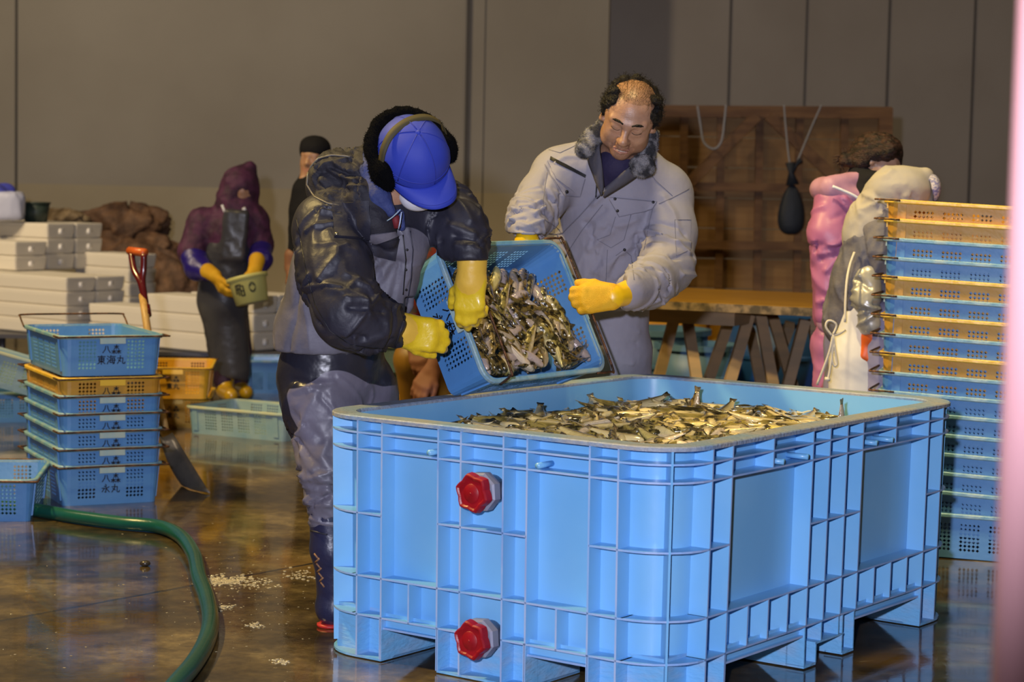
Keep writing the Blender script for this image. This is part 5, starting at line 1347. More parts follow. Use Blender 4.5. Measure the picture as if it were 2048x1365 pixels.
    K.path([px(660, 462, 6.42), px(672, 545, 6.32), px(694, 625, 6.24), px(735, 645, 6.26), px(800, 653, 6.35)], [.108, .108, .098, .085, .060], .035, 1)
    K.path([px(885, 420, 6.60), px(924, 458, 6.49), px(941, 518, 6.42)], [.100, .082, .056], .03, 1); K.cone(px(878, 452, 6.52), px(905, 500, 6.45), .045, .035, .03, 1)
    # flat hem: remove the rounded underside
    hemc = px(665, 778, 6.6); K.box(hemc, (.34, .34, px(665, 702, 6.6).z-hemc.z), None, .005, .004, 0, True)
    cr = px(838, 655, 6.4); K.box(cr, (px(838, 655, 6.4).x-px(805, 655, 6.4).x, .12, .09), None, .005, .004, 0, True)
    cl = px(941, 575, 6.42); K.box(cl, (.09, .12, cl.z and (px(941, 520, 6.42).z-cl.z)), None, .005, .004, 0, True)
    Z = lambda *q: [px(*p) for p in q]
    fo = folds([(Z((640, 400, 6.3), (636, 480, 6.3), (655, 560, 6.25), (700, 600, 6.15)), .012, .007), (Z((600, 470, 6.35), (625, 560, 6.3), (660, 640, 6.2), (730, 690, 6.15)), .008, -.011),
                (Z((660, 480, 6.3), (690, 550, 6.2), (735, 580, 6.2)), .012, .008), (Z((690, 590, 6.13), (740, 600, 6.15)), .010, .009), (Z((700, 615, 6.13), (760, 625, 6.2)), .009, -.008),
                (Z((745, 600, 6.2), (780, 625, 6.27), (795, 650, 6.3)), .009, .007), (Z((690, 680, 6.2), (760, 668, 6.2)), .010, .007), (Z((610, 560, 6.45), (590, 640, 6.45), (565, 700, 6.45)), .012, -.007),
                (Z((625, 600, 6.45), (620, 700, 6.43)), .014, .008), (Z((650, 650, 6.43), (690, 700, 6.43)), .012, -.006), (Z((745, 470, 6.37), (770, 560, 6.37), (760, 600, 6.37)), .012, .008),
                (Z((790, 450, 6.38), (800, 540, 6.38), (780, 620, 6.4)), .008, -.008), (Z((818, 455, 6.40), (822, 560, 6.42), (795, 660, 6.42)), .007, .006),
                (Z((890, 365, 6.5), (930, 410, 6.42), (945, 440, 6.4)), .012, .008), (Z((900, 450, 6.4), (950, 470, 6.4)), .010, .009), (Z((905, 470, 6.38), (965, 485, 6.38)), .008, -.008),
                (Z((910, 490, 6.38), (960, 503, 6.38)), .009, .008), (Z((870, 400, 6.45), (900, 440, 6.42)), .010, -.007), (Z((755, 640, 6.18), (790, 645, 6.27)), .007, -.005)])
    lcr = limb_creases([px(660, 462, 6.42), px(672, 545, 6.32), px(694, 625, 6.24), px(735, 645, 6.26), px(800, 653, 6.35)], [.108, .108, .098, .085, .060], 46, 4, .0095, (.006, .011))+limb_creases([px(885, 420, 6.60), px(924, 458, 6.49), px(941, 518, 6.42)], [.100, .082, .056], 34, 6, .009, (.005, .009))+limb_creases([px(735, 470, 6.52), px(702, 560, 6.57), px(664, 700, 6.62)], [.165, .19, .185], 34, 8, .008, (.007, .014), (.3, .8), 3.5)
    fo1 = folds(lcr); fb = fbm(3, 7, 5)
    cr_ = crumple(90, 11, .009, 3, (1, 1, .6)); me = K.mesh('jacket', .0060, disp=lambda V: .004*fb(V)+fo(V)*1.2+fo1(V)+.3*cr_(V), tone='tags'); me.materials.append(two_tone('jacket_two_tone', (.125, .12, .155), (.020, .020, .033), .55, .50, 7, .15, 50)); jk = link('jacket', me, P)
    # collapsed hood and stand-up collar
    Hd = Field()
    Hd.ell(px(662, 372, 6.48), (.080, .08, .095), None, .03).ell(px(690, 345, 6.46), (.085, .08, .065), None, .04).ell(px(672, 408, 6.42), (.070, .07, .045), None, .03)
    Hd.path([px(738, 312, 6.46), px(728, 350, 6.42), px(735, 400, 6.38), px(752, 450, 6.36)], [.030, .052, .060, .052], .03); Hd.path([px(700, 330, 6.50), px(742, 318, 6.50)], [.05, .04], .03)
    Hd.cone(px(752, 445, 6.35), px(778, 480, 6.36), .050, .030, .03); Hd.ell(px(648, 352, 6.40), (.045, .06, .06), None, .02, 0, True) if False else None
    Z2 = [(Z((615, 352, 6.40), (640, 318, 6.38), (690, 306, 6.38)), .007, .012), (Z((614, 352, 6.40), (622, 388, 6.38), (650, 404, 6.36), (690, 412, 6.36)), .006, .012),
          (Z((640, 340, 6.38), (665, 360, 6.36), (700, 385, 6.36)), .010, -.016), (Z((660, 330, 6.38), (690, 348, 6.36), (725, 352, 6.36)), .009, -.015), (Z((650, 380, 6.36), (700, 372, 6.35), (728, 385, 6.35)), .008, .014),
          (Z((700, 318, 6.40), (722, 340, 6.38), (724, 400, 6.34)), .008, -.014), (Z((728, 330, 6.38), (722, 390, 6.34), (742, 450, 6.31)), .007, .010), (Z((680, 352, 6.36), (712, 366, 6.36)), .008, .014), (Z((636, 362, 6.38), (660, 392, 6.36)), .008, .013)]
    fh = folds(Z2+limb_creases([px(640, 372, 6.48), px(700, 350, 6.46), px(738, 330, 6.46)], [.085, .09, .05], 30, 17, .009, (.006, .011), (.6, 1.6), 1.0)+limb_creases([px(738, 312, 6.46), px(735, 400, 6.38), px(752, 450, 6.36)], [.045, .060, .052], 16, 18, .007, (.005, .008), (.5, 1.4), 1.2)); fb2 = fbm(12, 22, 4)
    me = Hd.mesh('hood', .005, disp=lambda V: fh(V)+.0015*fb2(V)); me.materials.append(jk_lining); hd = link('hood', me, jk)
    S = Surf([jk, hd])
    S.seam([(700, 314), (662, 311), (636, 318), (617, 340), (615, 370), (630, 395), (655, 408), (690, 415)], .003, 'hood_edge', mat('piping', (.16, .14, .11), .5), hd, .002)
    # storm flap with a snap, chest flap, zip and pocket seams
    S.patch(((664, 408), (738, 402), (742, 478), (668, 474)), 'shoulder_flap', jk_black, jk, .007)
    S.stud(672, 471, .0065, 'snap', mat('snap_metal', (.35, .33, .25), .3, metal=.9), jk, .008)
    S.patch(((738, 470), (800, 462), (806, 470), (742, 490)), 'storm_edge', jk_grey, jk, .006)
    S.patch(((742, 490), (800, 478), (790, 522), (748, 512)), 'dark_chest_panel', jk_black, jk, .003)
    S.seam([(820, 462), (826, 500), (822, 560), (808, 640), (790, 694)], .0022, 'front_seam', jk_black, jk)
    S.seam([(806, 470), (812, 520), (806, 590)], .0022, 'zip', dark_m, jk)
    S.seam([(593, 436), (600, 470), (612, 540), (630, 610), (660, 662), (700, 690), (770, 700)], .0012, 'sleeve_seam', dark_m, jk)
    S.seam([(556, 706), (600, 712), (660, 712), (735, 700), (780, 692)], .004, 'hem', jk_black, jk, 0)
    for x, y in ((814, 500), (812, 540), (812, 580)): S.stud(x, y, .004, 'snap', dark_m, jk)
    # denim collar
    D = Field(); D.path([px(738, 290, 6.44), px(740, 340, 6.38), px(757, 392, 6.34), px(782, 424, 6.33)], [.018, .028, .032, .016], .02); D.cone(px(760, 400, 6.36), px(766, 432, 6.36), .028, .02, .02); D.cone(px(798, 430, 6.38), px(803, 455, 6.39), .018, .012, .02)
    me = D.mesh('inner_collar', .005, disp=lambda V: .002*fb2(V)); me.materials.append(denim_m); dn = link('inner_collar', me, P)
    S = Surf([dn]); m = MB(); m.tube(smooth_path([px(774, 442, 6.30), px(786, 434, 6.29), px(801, 419, 6.28)], 4), .0018, 6); m.build('collar_edge', mat('collar_edge', (.28, .40, .55), .5), dn)
    m = MB(); m.tube([px(803, 424, 6.30), px(800, 445, 6.30), px(797, 458, 6.31)], .0022, 6); m.build('zip', mat('zip_white', (.5, .6, .8), .4), dn)
    m = MB(); m.tube([px(790, 432, 6.33), px(794, 455, 6.34)], .012, 8); m.build('shirt', mat('shirt_red', (.16, .012, .02), .7), dn)
    # cap, in head coordinates (x right, y forward, z up)
    HMx = Matrix(((hf[0][0], hf[0][1], hf[0][2], hc.x), (hf[1][0], hf[1][1], hf[1][2], hc.y), (hf[2][0], hf[2][1], hf[2][2], hc.z), (0, 0, 0, 1)))
    def Lh(x, y, z): return HMx @ Vector((x, y, z))
    rx, ry, rz, z0 = .106, .120, .119, .014
    def dome(ph, th, off=0):
        """ph azimuth (0 = right ear, 90 = brow), th from the pole"""
        st = math.sin(th)**.9; return Vector(((rx+off)*st*math.cos(ph), (ry+off)*st*math.sin(ph)-.004, z0+(rz+off)*math.cos(th)-.0*st))
    m = MB(); rings = []
    for i in range(1, 25):
        th = math.radians(96)*i/24; rings.append([dome(2*PI*j/60, th, .0012*math.sin(2*PI*j/60*6)*math.sin(th)) for j in range(60)])
    m.ring_loft([[HMx @ v for v in r] for r in rings], 0, False, True, flip=False)
    cp = m.build('cap', cap_b, P); bake(cp, [('SOLIDIFY', dict(thickness=.003, offset=-1))])
    m = MB(); inner, outer = [], []
    for k in range(25):
        t = -1+2*k/24; ph = PI/2+t*math.radians(72); st = math.sin(math.radians(93))
        b_ = dome(ph, math.radians(92), -.002); ext = .076*(1-abs(t)**2.6)+.002
        o_ = Vector((b_.x*(1+.10*(1-abs(t))), b_.y+ext, b_.z-.010-.020*abs(t)**1.5*0-ext*.10-.022*(b_.x/.09)**2)); b_ = b_+Vector((0, 0, -.012*(b_.x/.09)**2)); inner.append(b_); outer.append(o_)
    rows = [[a.lerp(b_, q_/6)+Vector((0, 0, .006*math.sin(PI*q_/6))) for a, b_ in zip(inner, outer)] for q_ in range(7)]
    vs = [HMx @ v for r in rows for v in r]; m.add(vs, [(i*25+j, i*25+j+1, (i+1)*25+j+1, (i+1)*25+j) for i in range(6) for j in range(24)], 0, True)
    vz = m.build('visor', cap_b, cp); bake(vz, [('SOLIDIFY', dict(thickness=.0045, offset=0))])
    m = MB(); m.tube([Lh(0, -.004, z0+rz-.002), Lh(0, -.004, z0+rz+.006)], [.008, .006], 12); m.build('button', cap_b, cp)
    for k, a in enumerate((30, 90, 150, 210, 270, 330)):
        m = MB(); pts_ = [HMx @ dome(math.radians(a), math.radians(th), .003) for th in range(4, 94, 6)]; m.tube(pts_, .0019, 6); m.build('seam', cap_d, cp)
    for off in (.0,):
        m = MB(); m.tube([HMx @ (dome(2*PI*j/48, math.radians(80), .003)) for j in range(48)], .0022, 6, closed=True); m.build('band_stitching', cap_d, cp)
    m = MB(); m.tube([HMx @ (a.lerp(b_, .86)+Vector((0, 0, .0035+.002))) for a, b_ in zip(inner, outer)][2:-2], .001, 5); m.build('visor_stitching', cap_d, vz)
    # ear warmer: fur pads, band behind the head and khaki strap over the crown
    E_ = Field(); e1 = fbm(31, 60, 4)
    E_.ell(HMx @ Vector((.118, .010, -.004)), (.030, .052, .060), hf, .02).ell(HMx @ Vector((-.118, .010, -.004)), (.030, .052, .060), hf, .02)
    arc = [HMx @ Vector(((.124)*math.cos(t), .134*math.sin(t)-.006, .012+.030*math.sin(-t))) for t in np.linspace(-.15, -PI+.15, 13)]
    E_.path(arc, [.018]*13, .02)
    me = E_.mesh('ear_warmer', .0045, disp=lambda V: .004*e1(V)); me.materials.append(fur_m); ew = link('ear_warmer', me, P)
    fz = random.Random(2); m = MB(); 
    for p_ in ew.data.polygons:
        if p_.index % 2 == 0:
            c_ = p_.center; n_ = (p_.normal+Vector((fz.gauss(0, .6), fz.gauss(0, .6), fz.gauss(0, .6)))).normalized(); t_ = n_.orthogonal().normalized()*.0009; m.add([c_-t_, c_+t_, c_+n_*.0075], [(0, 1, 2)])
    m.build('fur', fur_m, ew)['kind'] = 'stuff'
    st_ = [(.118, -.008, .045), (.106, -.024, .085), (.072, -.044, .113), (.025, -.054, .127), (-.025, -.054, .127), (-.072, -.044, .113), (-.106, -.024, .085), (-.118, -.008, .045)]
    m = MB(); c_ = smooth_path(st_, 4); wv = Vector((0, .013, 0)); vs = []
    for p_ in c_: vs += [HMx @ (p_-wv), HMx @ (p_+wv)]
    m.add(vs, [(2*i, 2*i+1, 2*i+3, 2*i+2) for i in range(len(c_)-1)], 0, True); so = m.build('strap', mat('strap_khaki', (.055, .045, .018), .7), ew); bake(so, [('SOLIDIFY', dict(thickness=.003, offset=0))])
    # mask
    Mk = Field(); Mk.ell(HMx @ Vector((.004, .070*hs, -.072*hs)), (.068*hs, .054*hs, .056*hs), hf, .01); Mk.ell(HMx @ Vector((0, .109*hs, -.040*hs)), (.022, .018, .022), hf, .025)
    Mk.half(HMx @ Vector((0, .045, -.06)), HMx.to_3x3() @ Vector((0, -1, .1)))
    f3 = folds([([HMx @ Vector((-.07, .12, zq)), HMx @ Vector((0, .14, zq)), HMx @ Vector((.07, .12, zq))], .02, .002) for zq in (-.05, -.07, -.09)])
    me = Mk.mesh('face_mask', .004, disp=f3); me.materials.append(white_m); mk = link('face_mask', me, P)
    for sx in (1, -1):
        m = MB(); m.tube([HMx @ Vector((sx*.062, .075, -.035)), HMx @ Vector((sx*.078, .04, -.02)), HMx @ Vector((sx*.090, .0, .0))], .0018, 5); m.build('ear_loop', white_m, mk)
    # gloves
    def glove(wr, d, n, sd, cur, cuffdir, nm, sc=1.12, thumb=(.7, .5, .2), cl_=.10, cr_=(.046, .060), palmmat=glove_y, cuffmat=glove_c):
        G = glove_field(wr, d, n, sd, sc, cur, thumb=thumb); cd_ = Vector(cuffdir).normalized(); w_ = Vector(wr)
        for q_ in range(len(G.p)): pass
        G.cone(w_+cd_*-.01, w_+cd_*cl_, cr_[0], cr_[1], .02, 1)
        e_ = w_+cd_*(cl_+.045); G.box(e_, (.09, .09, .045), np.array(frame_of(Vector((-cd_.y, cd_.x, .0001)) if abs(cd_.z) < .9 else (0, 1, 0), cd_)), .004, .004, 0, True)
        ff = fbm(40+sd, 26, 4); me = G.mesh('glove', .0036, disp=lambda V: .0014*ff(V)); me.materials.append(palmmat); me.materials.append(cuffmat); return link('glove', me, P)
    glove(J['wrR']+Vector((-.012, .0, -.006)), (1, .12, -.18), (.15, 1, -.05), -1, ((.45, .9, .8), (.5, .95, .8), (.55, 1.0, .8), (.6, 1.0, .8)), (-1, -.02, .05), 'R', 1.08, (.75, .45, .3))
    glove(px(943, 556, 6.42), (-.06, -.02, -1), (.25, 1, .0), -1, ((.35, .7, .8), (.35, .7, .8), (.45, .8, .8), (.7, .9, .8)), (.03, .0, 1), 'L', .98, (.45, .6, .35), .06, (.042, .048))
    return P
p1 = man_one()

# ---------------------------------------------------------------- man in the light grey work jacket
def man_two():
    J = dict(neck=px(1240, 318, 7.46), chest=px(1222, 430, 7.60), pelvis=px(1208, 690, 7.76), shR=px(1122, 345, 7.52), shL=px(1325, 388, 7.60), elR=px(1058, 440, 7.36), elL=px(1336, 535, 7.42),
             wrR=px(1053, 488, 7.26), wrL=px(1250, 588, 7.04), hipR=px(1165, 720, 7.78), hipL=px(1248, 720, 7.80), knR=px(1165, 900, 7.85), knL=px(1256, 900, 7.88), anR=px(1165, 1060, 7.95), anL=px(1262, 1060, 7.98), toeR=px(1150, 1090, 7.86), toeL=px(1275, 1090, 7.95))
    for k in ('anR', 'anL'): J[k].z = .085
    for k in ('toeR', 'toeL'): J[k].z = .045
    J['toeR'] = J['anR']+Vector((-.10, -.06, -.04)); J['toeL'] = J['anL']+Vector((.06, -.03, -.04))
    hf = frame_of((-.15, -.85, -.50), (.175, -.522, .835)); hc = px(1259, 233, 7.35); hs = 1.17
    F, L = body_field(J, hf, hc, hs, True, 1.1)
    c = A3(hc)
    def tm(C, T):
        q = (C-c)@hf/hs; T = T.copy()
        st = (T == 0) & (q[:, 1] > .03) & (((q[:, 2] < -.080) & (q[:, 2] > -.125)) | ((q[:, 2] < -.040) & (q[:, 2] > -.060) & (np.abs(q[:, 0]) < .028) & (q[:, 1] > .085)) | ((np.abs(q[:, 0]) > .025) & (np.abs(q[:, 0]) < .034) & (q[:, 2] < -.055) & (q[:, 2] > -.09)))
        T[st] = 2
        sc_ = (q[:, 2] > .080-.55*np.maximum(0, .055-q[:, 1])) & (q[:, 2] > .062) & (q[:, 1] < .075); T[sc_] = 3
        return T
    fs_ = fbm(77, 60, 3)
    me = F.mesh('person', .012, ((c-.155, c+.155, .0034),), tagmap=tm)
    for m_ in (skin_m, lip_m, stub_m, scalp_m): me.materials.append(m_)
    P = link('person', me); tag(P, 'person with thinning hair in light grey work jacket holding the tipped crate', 'person')
    HMx = Matrix(((hf[0][0], hf[0][1], hf[0][2], hc.x), (hf[1][0], hf[1][1], hf[1][2], hc.y), (hf[2][0], hf[2][1], hf[2][2], hc.z), (0, 0, 0, 1)))
    def Lh(x, y, z): return HMx @ (Vector((x, y, z))*hs)
    # hair: curls round the sides and back, thin wisps over the bare crown
    H = Field(); q_ = random.Random(9)
    for _ in range(150):
        az = q_.uniform(0, 2*PI); el_ = q_.uniform(-.35, 1.25); x, y, z = math.cos(az)*math.cos(el_), math.sin(az)*math.cos(el_), math.sin(el_)
        X, Y, Z_ = .083*x, .100*y-.014, .036+.086*z
        if Y > .045 or (abs(X) < .052 and Y > -.055 and Z_ > .055) or (Y > .02 and Z_ < .03) or (Z_ < -.0 and abs(X) > .06 and Y > -.03): continue
        if Z_ < -.02 and Y > -.05: continue
        H.ell(Lh(X*.97, Y*.97, .030+(Z_-.036)*.86), (q_.uniform(.011, .020),)*3, None, .008)
    for sx in (1, -1):
        H.path([Lh(sx*.077, .028, .060), Lh(sx*.080, .020, .035), Lh(sx*.079, .014, .008), Lh(sx*.078, .010, -.012)], [.013, .014, .011, .004], .01)
        H.path([Lh(sx*.062, .030, .088), Lh(sx*.070, .020, .085)], [.013, .018], .01)
    fh = fbm(15, 70, 4); me = H.mesh('hair', .004, disp=lambda V: .0045*fh(V)); me.materials.append(hair_m); hr = link('hair', me, P)
    m = MB()
    for p_ in me.polygons:
        if p_.index % 9 == 0:
            c_ = p_.center; n_ = p_.normal; a_ = Vector((q_.gauss(0, 1), q_.gauss(0, 1), q_.gauss(0, 1))).normalized()*.006; m.tube(smooth_path([c_-n_*.002, c_+n_*.006+a_*.5, c_+n_*.007+a_*1.5, c_+n_*.001+a_*2], 2), .0005, 3)
    m.build('curls', hair_m, hr)['kind'] = 'stuff'
    m = MB()
    for _ in range(260):
        x0 = q_.uniform(-.055, .055); y0 = q_.uniform(-.05, .055); b0 = math.sqrt(max(0, 1-(x0/.077)**2-((y0+.012)/.096)**2)); z_ = .035+.083*b0
        a_ = q_.gauss(PI*.45, .6); d_ = Vector((math.cos(a_), math.sin(a_), 0))*q_.uniform(.012, .026); p0 = Lh(x0, y0, z_-.001); p2 = Lh(x0+d_.x, y0+d_.y, z_+.002-abs(y0+d_.y)*.15); p1_ = (p0+p2)/2+(HMx.to_3x3() @ Vector((0, 0, .010)))
        m.tube(smooth_path([p0, p1_, p2], 4), .00028, 4)
    m.build('thin_hair', hair_m, hr)['kind'] = 'stuff'
    for sx in (1, -1):
        m = MB(); pts_ = [Lh(sx*.013, .0995, .024), Lh(sx*.026, .0965, .0285), Lh(sx*.040, .0895, .0275), Lh(sx*.050, .0790, .022)]; m.tube(smooth_path(pts_, 4), [.0034]*4+[.0052]*5+[.0030]*4, 8, flat=.9); m.build('eyebrow', hair_m, P)
        m = MB(); pts_ = [Lh(sx*.017, .0895, -.0015), Lh(sx*.026, .0935, -.0035), Lh(sx*.036, .0920, -.0030), Lh(sx*.047, .0835, -.0005)]; m.tube(smooth_path(pts_, 4), .0010, 6); m.build('lashes', hair_m, P)
        m = MB(); m.tube(smooth_path([Lh(sx*.018, .0895, .0095), Lh(sx*.030, .0930, .0125), Lh(sx*.045, .0840, .0095)], 4), .0007, 5); m.build('eyelid_crease', stub_m, P)
    m = MB(); m.tube([Lh(-.015, .0945, -.0680), Lh(0, .0985, -.0672), Lh(.014, .0945, -.0680)], [.0008, .0015, .0008], 6); m.build('teeth', mat('teeth', (.62, .58, .52), .3), P)
    # navy shirt and inner collar
    D = Field(); D.cone(px(1234, 331, 7.43), px(1226, 342, 7.45), .074, .070, .03)
    me = D.mesh('shirt', .008); me.materials.append(mat('shirt_navy', (.020, .014, .055), .8, bump=.3, bscale=60)); link('shirt', me, P)
    ic = mat('inner_collar_grey', (.11, .105, .135), .8, bump=.3, bscale=60)
    lo_ = smooth_path([px(1203, 392, 7.38), px(1187, 352, 7.37), px(1176, 312, 7.43), px(1196, 270, 7.56), px(1240, 258, 7.62), px(1300, 288, 7.56), px(1302, 326, 7.44), px(1264, 360, 7.38), px(1207, 395, 7.37)], 5)
    up_ = smooth_path([px(1207, 372, 7.36), px(1204, 330, 7.345), px(1199, 290, 7.37), px(1212, 258, 7.50), px(1250, 250, 7.55), px(1288, 272, 7.50), px(1283, 312, 7.37), px(1250, 341, 7.345), px(1210, 376, 7.355)], 5)
    m = MB(); n_ = len(lo_); rows = [[a_.lerp(b_, t)+(HMx.to_3x3() @ Vector((0, .010*math.sin(PI*t), 0))) for a_, b_ in zip(lo_, up_)] for t in (0, .25, .5, .75, 1)]
    m.add([v for r_ in rows for v in r_], [(i*n_+j, i*n_+j+1, (i+1)*n_+j+1, (i+1)*n_+j) for i in range(4) for j in range(n_-1)], 0, True)
    ic_o = m.build('inner_collar', mat('inner_collar_dark', (.075, .072, .095), .8, bump=.3, bscale=60), P); bake(ic_o, [('SOLIDIFY', dict(thickness=.006, offset=0))])
    # trousers
    W = Field(); W.cone(px(1210, 690, 7.76), px(1212, 600, 7.74), .165, .165, .04, 0, ((-.3, -1, 0), .85)); W.path([px(1168, 700, 7.78), px(1166, 780, 7.8), J['knR'], J['anR']], [.115, .10, .085, .068], .03)
    W.path([px(1246, 700, 7.78), px(1248, 780, 7.82), J['knL'], J['anL']], [.112, .10, .085, .068], .03); W.half((0, 0, .05), (0, 0, -1))
    fb = fbm(51, 9, 5); Z = lambda *q: [px(*p) for p in q]
    fo = folds([(Z((1210, 640, 7.6), (1285, 668, 7.63)), .009, .006), (Z((1200, 690, 7.6), (1280, 690, 7.63)), .009, -.006), (Z((1200, 715, 7.6), (1270, 735, 7.63)), .008, .007)])
    me = W.mesh('trousers', .009, disp=lambda V: .004*fb(V)+fo(V)); me.materials.append(work_m); tr = link('trousers', me, P)
    for s_ in 'RL':
        B = Field(); an2, t2 = A3(J['an'+s_]), A3(J['toe'+s_]); an2[2] = .05; t2[2] = .042; B.cone(J['an'+s_]+Vector((0, 0, .08)), an2, .066, .052, .02); B.cone(an2, t2, .05, .042, .03); B.half((0, 0, .002), (0, 0, -1))
        me = B.mesh('boot', .009); me.materials.append(mat('boot_white', (.5, .5, .5), .5)); link('boot', me, P)
    # jacket
    K = Field(); fd = (-.25, -1, 0)
    K.cone(px(1212, 600, 7.72), px(1216, 520, 7.67), .180, .200, .05, 0, (fd, .86)); K.cone(px(1216, 520, 7.67), px(1224, 420, 7.60), .200, .195, .05, 0, (fd, .86))
    K.cone(px(1122, 352, 7.53), px(1240, 350, 7.56), .098, .125, .05, 0); K.cone(px(1240, 350, 7.56), px(1322, 392, 7.60), .125, .108, .05, 0); K.cone(px(1180, 318, 7.52), px(1150, 330, 7.52), .075, .075, .04, 0); K.cone(px(1290, 345, 7.56), px(1320, 372, 7.58), .075, .08, .04, 0)
    K.path([px(1120, 350, 7.52), px(1084, 395, 7.45), px(1060, 436, 7.36), px(1054, 456, 7.30), px(1053, 470, 7.27)], [.098, .085, .078, .064, .057], .035, 0)
    K.path([px(1325, 392, 7.60), px(1334, 465, 7.52), px(1334, 535, 7.40), px(1298, 570, 7.22), px(1258, 584, 7.06)], [.108, .102, .092, .078, .060], .035, 0)
    hz = px(1212, 618, 7.6).z; hemc = px(1190, 618, 7.72); K.box((hemc.x, hemc.y, hz-.14), (.28, .24, .14), None, .005, .004, 0, True)
    cv = px(1052, 486, 7.26); K.box(cv, (.10, .10, px(1052, 468, 7.26).z-cv.z), None, .004, .004, 0, True); cw = px(1233, 592, 7.05); K.box(cw+Vector((-.02, -.01, 0)), (.045, .10, .10), np.array(frame_of((0, 1, 0), (.14, 0, 1))), .004, .004, 0, True)
    fb = fbm(33, 8, 5)
    fo = folds([(Z((1098, 315, 7.4), (1090, 360, 7.35), (1098, 400, 7.35), (1120, 440, 7.35)), .010, -.007), (Z((1030, 395, 7.3), (1070, 405, 7.28), (1085, 400, 7.3)), .007, .010), (Z((1022, 415, 7.28), (1070, 428, 7.25), (1090, 415, 7.3)), .006, .011),
                (Z((1018, 435, 7.25), (1060, 445, 7.2), (1088, 440, 7.25)), .006, .010), (Z((1020, 452, 7.2), (1062, 458, 7.15), (1085, 462, 7.2)), .006, -.010), (Z((1035, 468, 7.15), (1085, 472, 7.15)), .006, .008),
                (Z((1085, 470, 7.35), (1130, 450, 7.38), (1180, 410, 7.38), (1200, 395, 7.38)), .009, .011), (Z((1120, 490, 7.45), (1160, 455, 7.42), (1205, 420, 7.4)), .010, -.007),
                (Z((1175, 500, 7.47), (1230, 455, 7.43), (1270, 440, 7.45)), .012, .008), (Z((1190, 545, 7.5), (1250, 500, 7.47), (1300, 480, 7.47)), .012, .008), (Z((1230, 560, 7.52), (1290, 520, 7.5)), .010, -.008),
                (Z((1322, 400, 7.5), (1345, 430, 7.45), (1350, 470, 7.42)), .012, .008), (Z((1292, 420, 7.5), (1300, 470, 7.47), (1296, 530, 7.4)), .010, -.009), (Z((1300, 495, 7.42), (1345, 505, 7.38), (1375, 490, 7.4)), .009, .010),
                (Z((1290, 520, 7.35), (1335, 530, 7.3), (1378, 515, 7.4)), .008, -.010), (Z((1300, 540, 7.3), (1345, 550, 7.3), (1372, 545, 7.4)), .009, .010), (Z((1270, 545, 7.18), (1300, 565, 7.18), (1310, 585, 7.2)), .006, .009),
                (Z((1285, 545, 7.2), (1312, 560, 7.2), (1330, 590, 7.25)), .007, -.009), (Z((1260, 550, 7.12), (1282, 560, 7.12), (1285, 600, 7.15)), .005, .007), (Z((1200, 575, 7.53), (1290, 590, 7.55)), .009, .007), (Z((1180, 300, 7.4), (1130, 300, 7.4), (1100, 320, 7.4)), .008, .004)])
    fo1 = folds(limb_creases([px(1120, 350, 7.52), px(1084, 395, 7.45), px(1060, 440, 7.36), px(1053, 470, 7.28)], [.098, .085, .078, .060], 30, 24, .008, (.006, .010), (.7, 1.9), .6, .35, 1)+limb_creases([px(1325, 392, 7.60), px(1334, 465, 7.52), px(1334, 535, 7.40), px(1298, 570, 7.22), px(1258, 584, 7.06)], [.108, .102, .092, .078, .060], 44, 25, .0085, (.006, .011), (.6, 1.7), .7, .25, 1)+limb_creases([px(1224, 420, 7.60), px(1216, 520, 7.67), px(1212, 600, 7.72)], [.20, .20, .18], 22, 26, .006, (.008, .014), (.3, .8), 3.5)); cr_ = crumple(96, 9, .007, 3); me = K.mesh('jacket', .0055, disp=lambda V: .003*fb(V)+fo(V)*1.3+fo1(V)+.25*cr_(V)); me.materials.append(work_m); jk = link('jacket', me, P)
    S = Surf([jk])
    # pockets, zips, seams, studs
    f1 = S.patch(((1095, 322), (1168, 357), (1160, 393), (1112, 358)), 'pocket_flap', work_m, jk, .004); S.patch(((1102, 314), (1172, 350), (1170, 356), (1100, 320)), 'pocket_zip', dark_m, jk, .005)
    S.seam([(1090, 330), (1097, 345), (1128, 392), (1160, 393), (1170, 358)], .0012, 'pocket_stitching', seam2, jk, .004); S.stud(1133, 384, .0065, 'stud', dark_m, jk, .004)
    S.patch(((1219, 396), (1312, 405), (1305, 419), (1238, 432)), 'pocket_flap', work_m, jk, .004); S.seam([(1216, 394), (1314, 404), (1306, 420), (1238, 434), (1218, 398)], .0012, 'pocket_stitching', seam2, jk, .004)
    for x, y in ((1230, 398), (1306, 405), (1235, 422), (1249, 500), (1243, 370)): S.stud(x, y, .0055, 'stud', dark_m, jk, .005)
    S.seam([(1231, 434), (1220, 470), (1195, 480), (1222, 496), (1248, 480), (1262, 430)], .0011, 'pocket_stitching', seam2, jk); S.seam([(1308, 407), (1298, 450), (1288, 500)], .0012, 'seam', seam2, jk)
    S.seam([(1378, 378), (1345, 396), (1318, 408)], .0012, 'seam', seam2, jk); S.seam([(1292, 330), (1310, 360), (1345, 392)], .0012, 'seam', seam2, jk); S.seam([(1350, 440), (1382, 440), (1380, 500), (1352, 512), (1350, 440)], .0012, 'arm_pocket_seam', seam2, jk)
    S.seam([(1098, 300), (1120, 306), (1150, 292)], .0012, 'seam', seam2, jk); S.seam([(1094, 345), (1086, 400), (1090, 440), (1120, 460)], .0012, 'seam', seam2, jk)
    S.seam([(1250, 352), (1222, 372), (1190, 398), (1160, 432), (1126, 466), (1090, 476)], .0022, 'placket_edge', seam2, jk); S.seam([(1186, 334), (1194, 362), (1192, 396)], .003, 'zip', dark_m, jk); S.seam([(1262, 348), (1232, 366), (1194, 398)], .0022, 'zip', dark_m, jk)
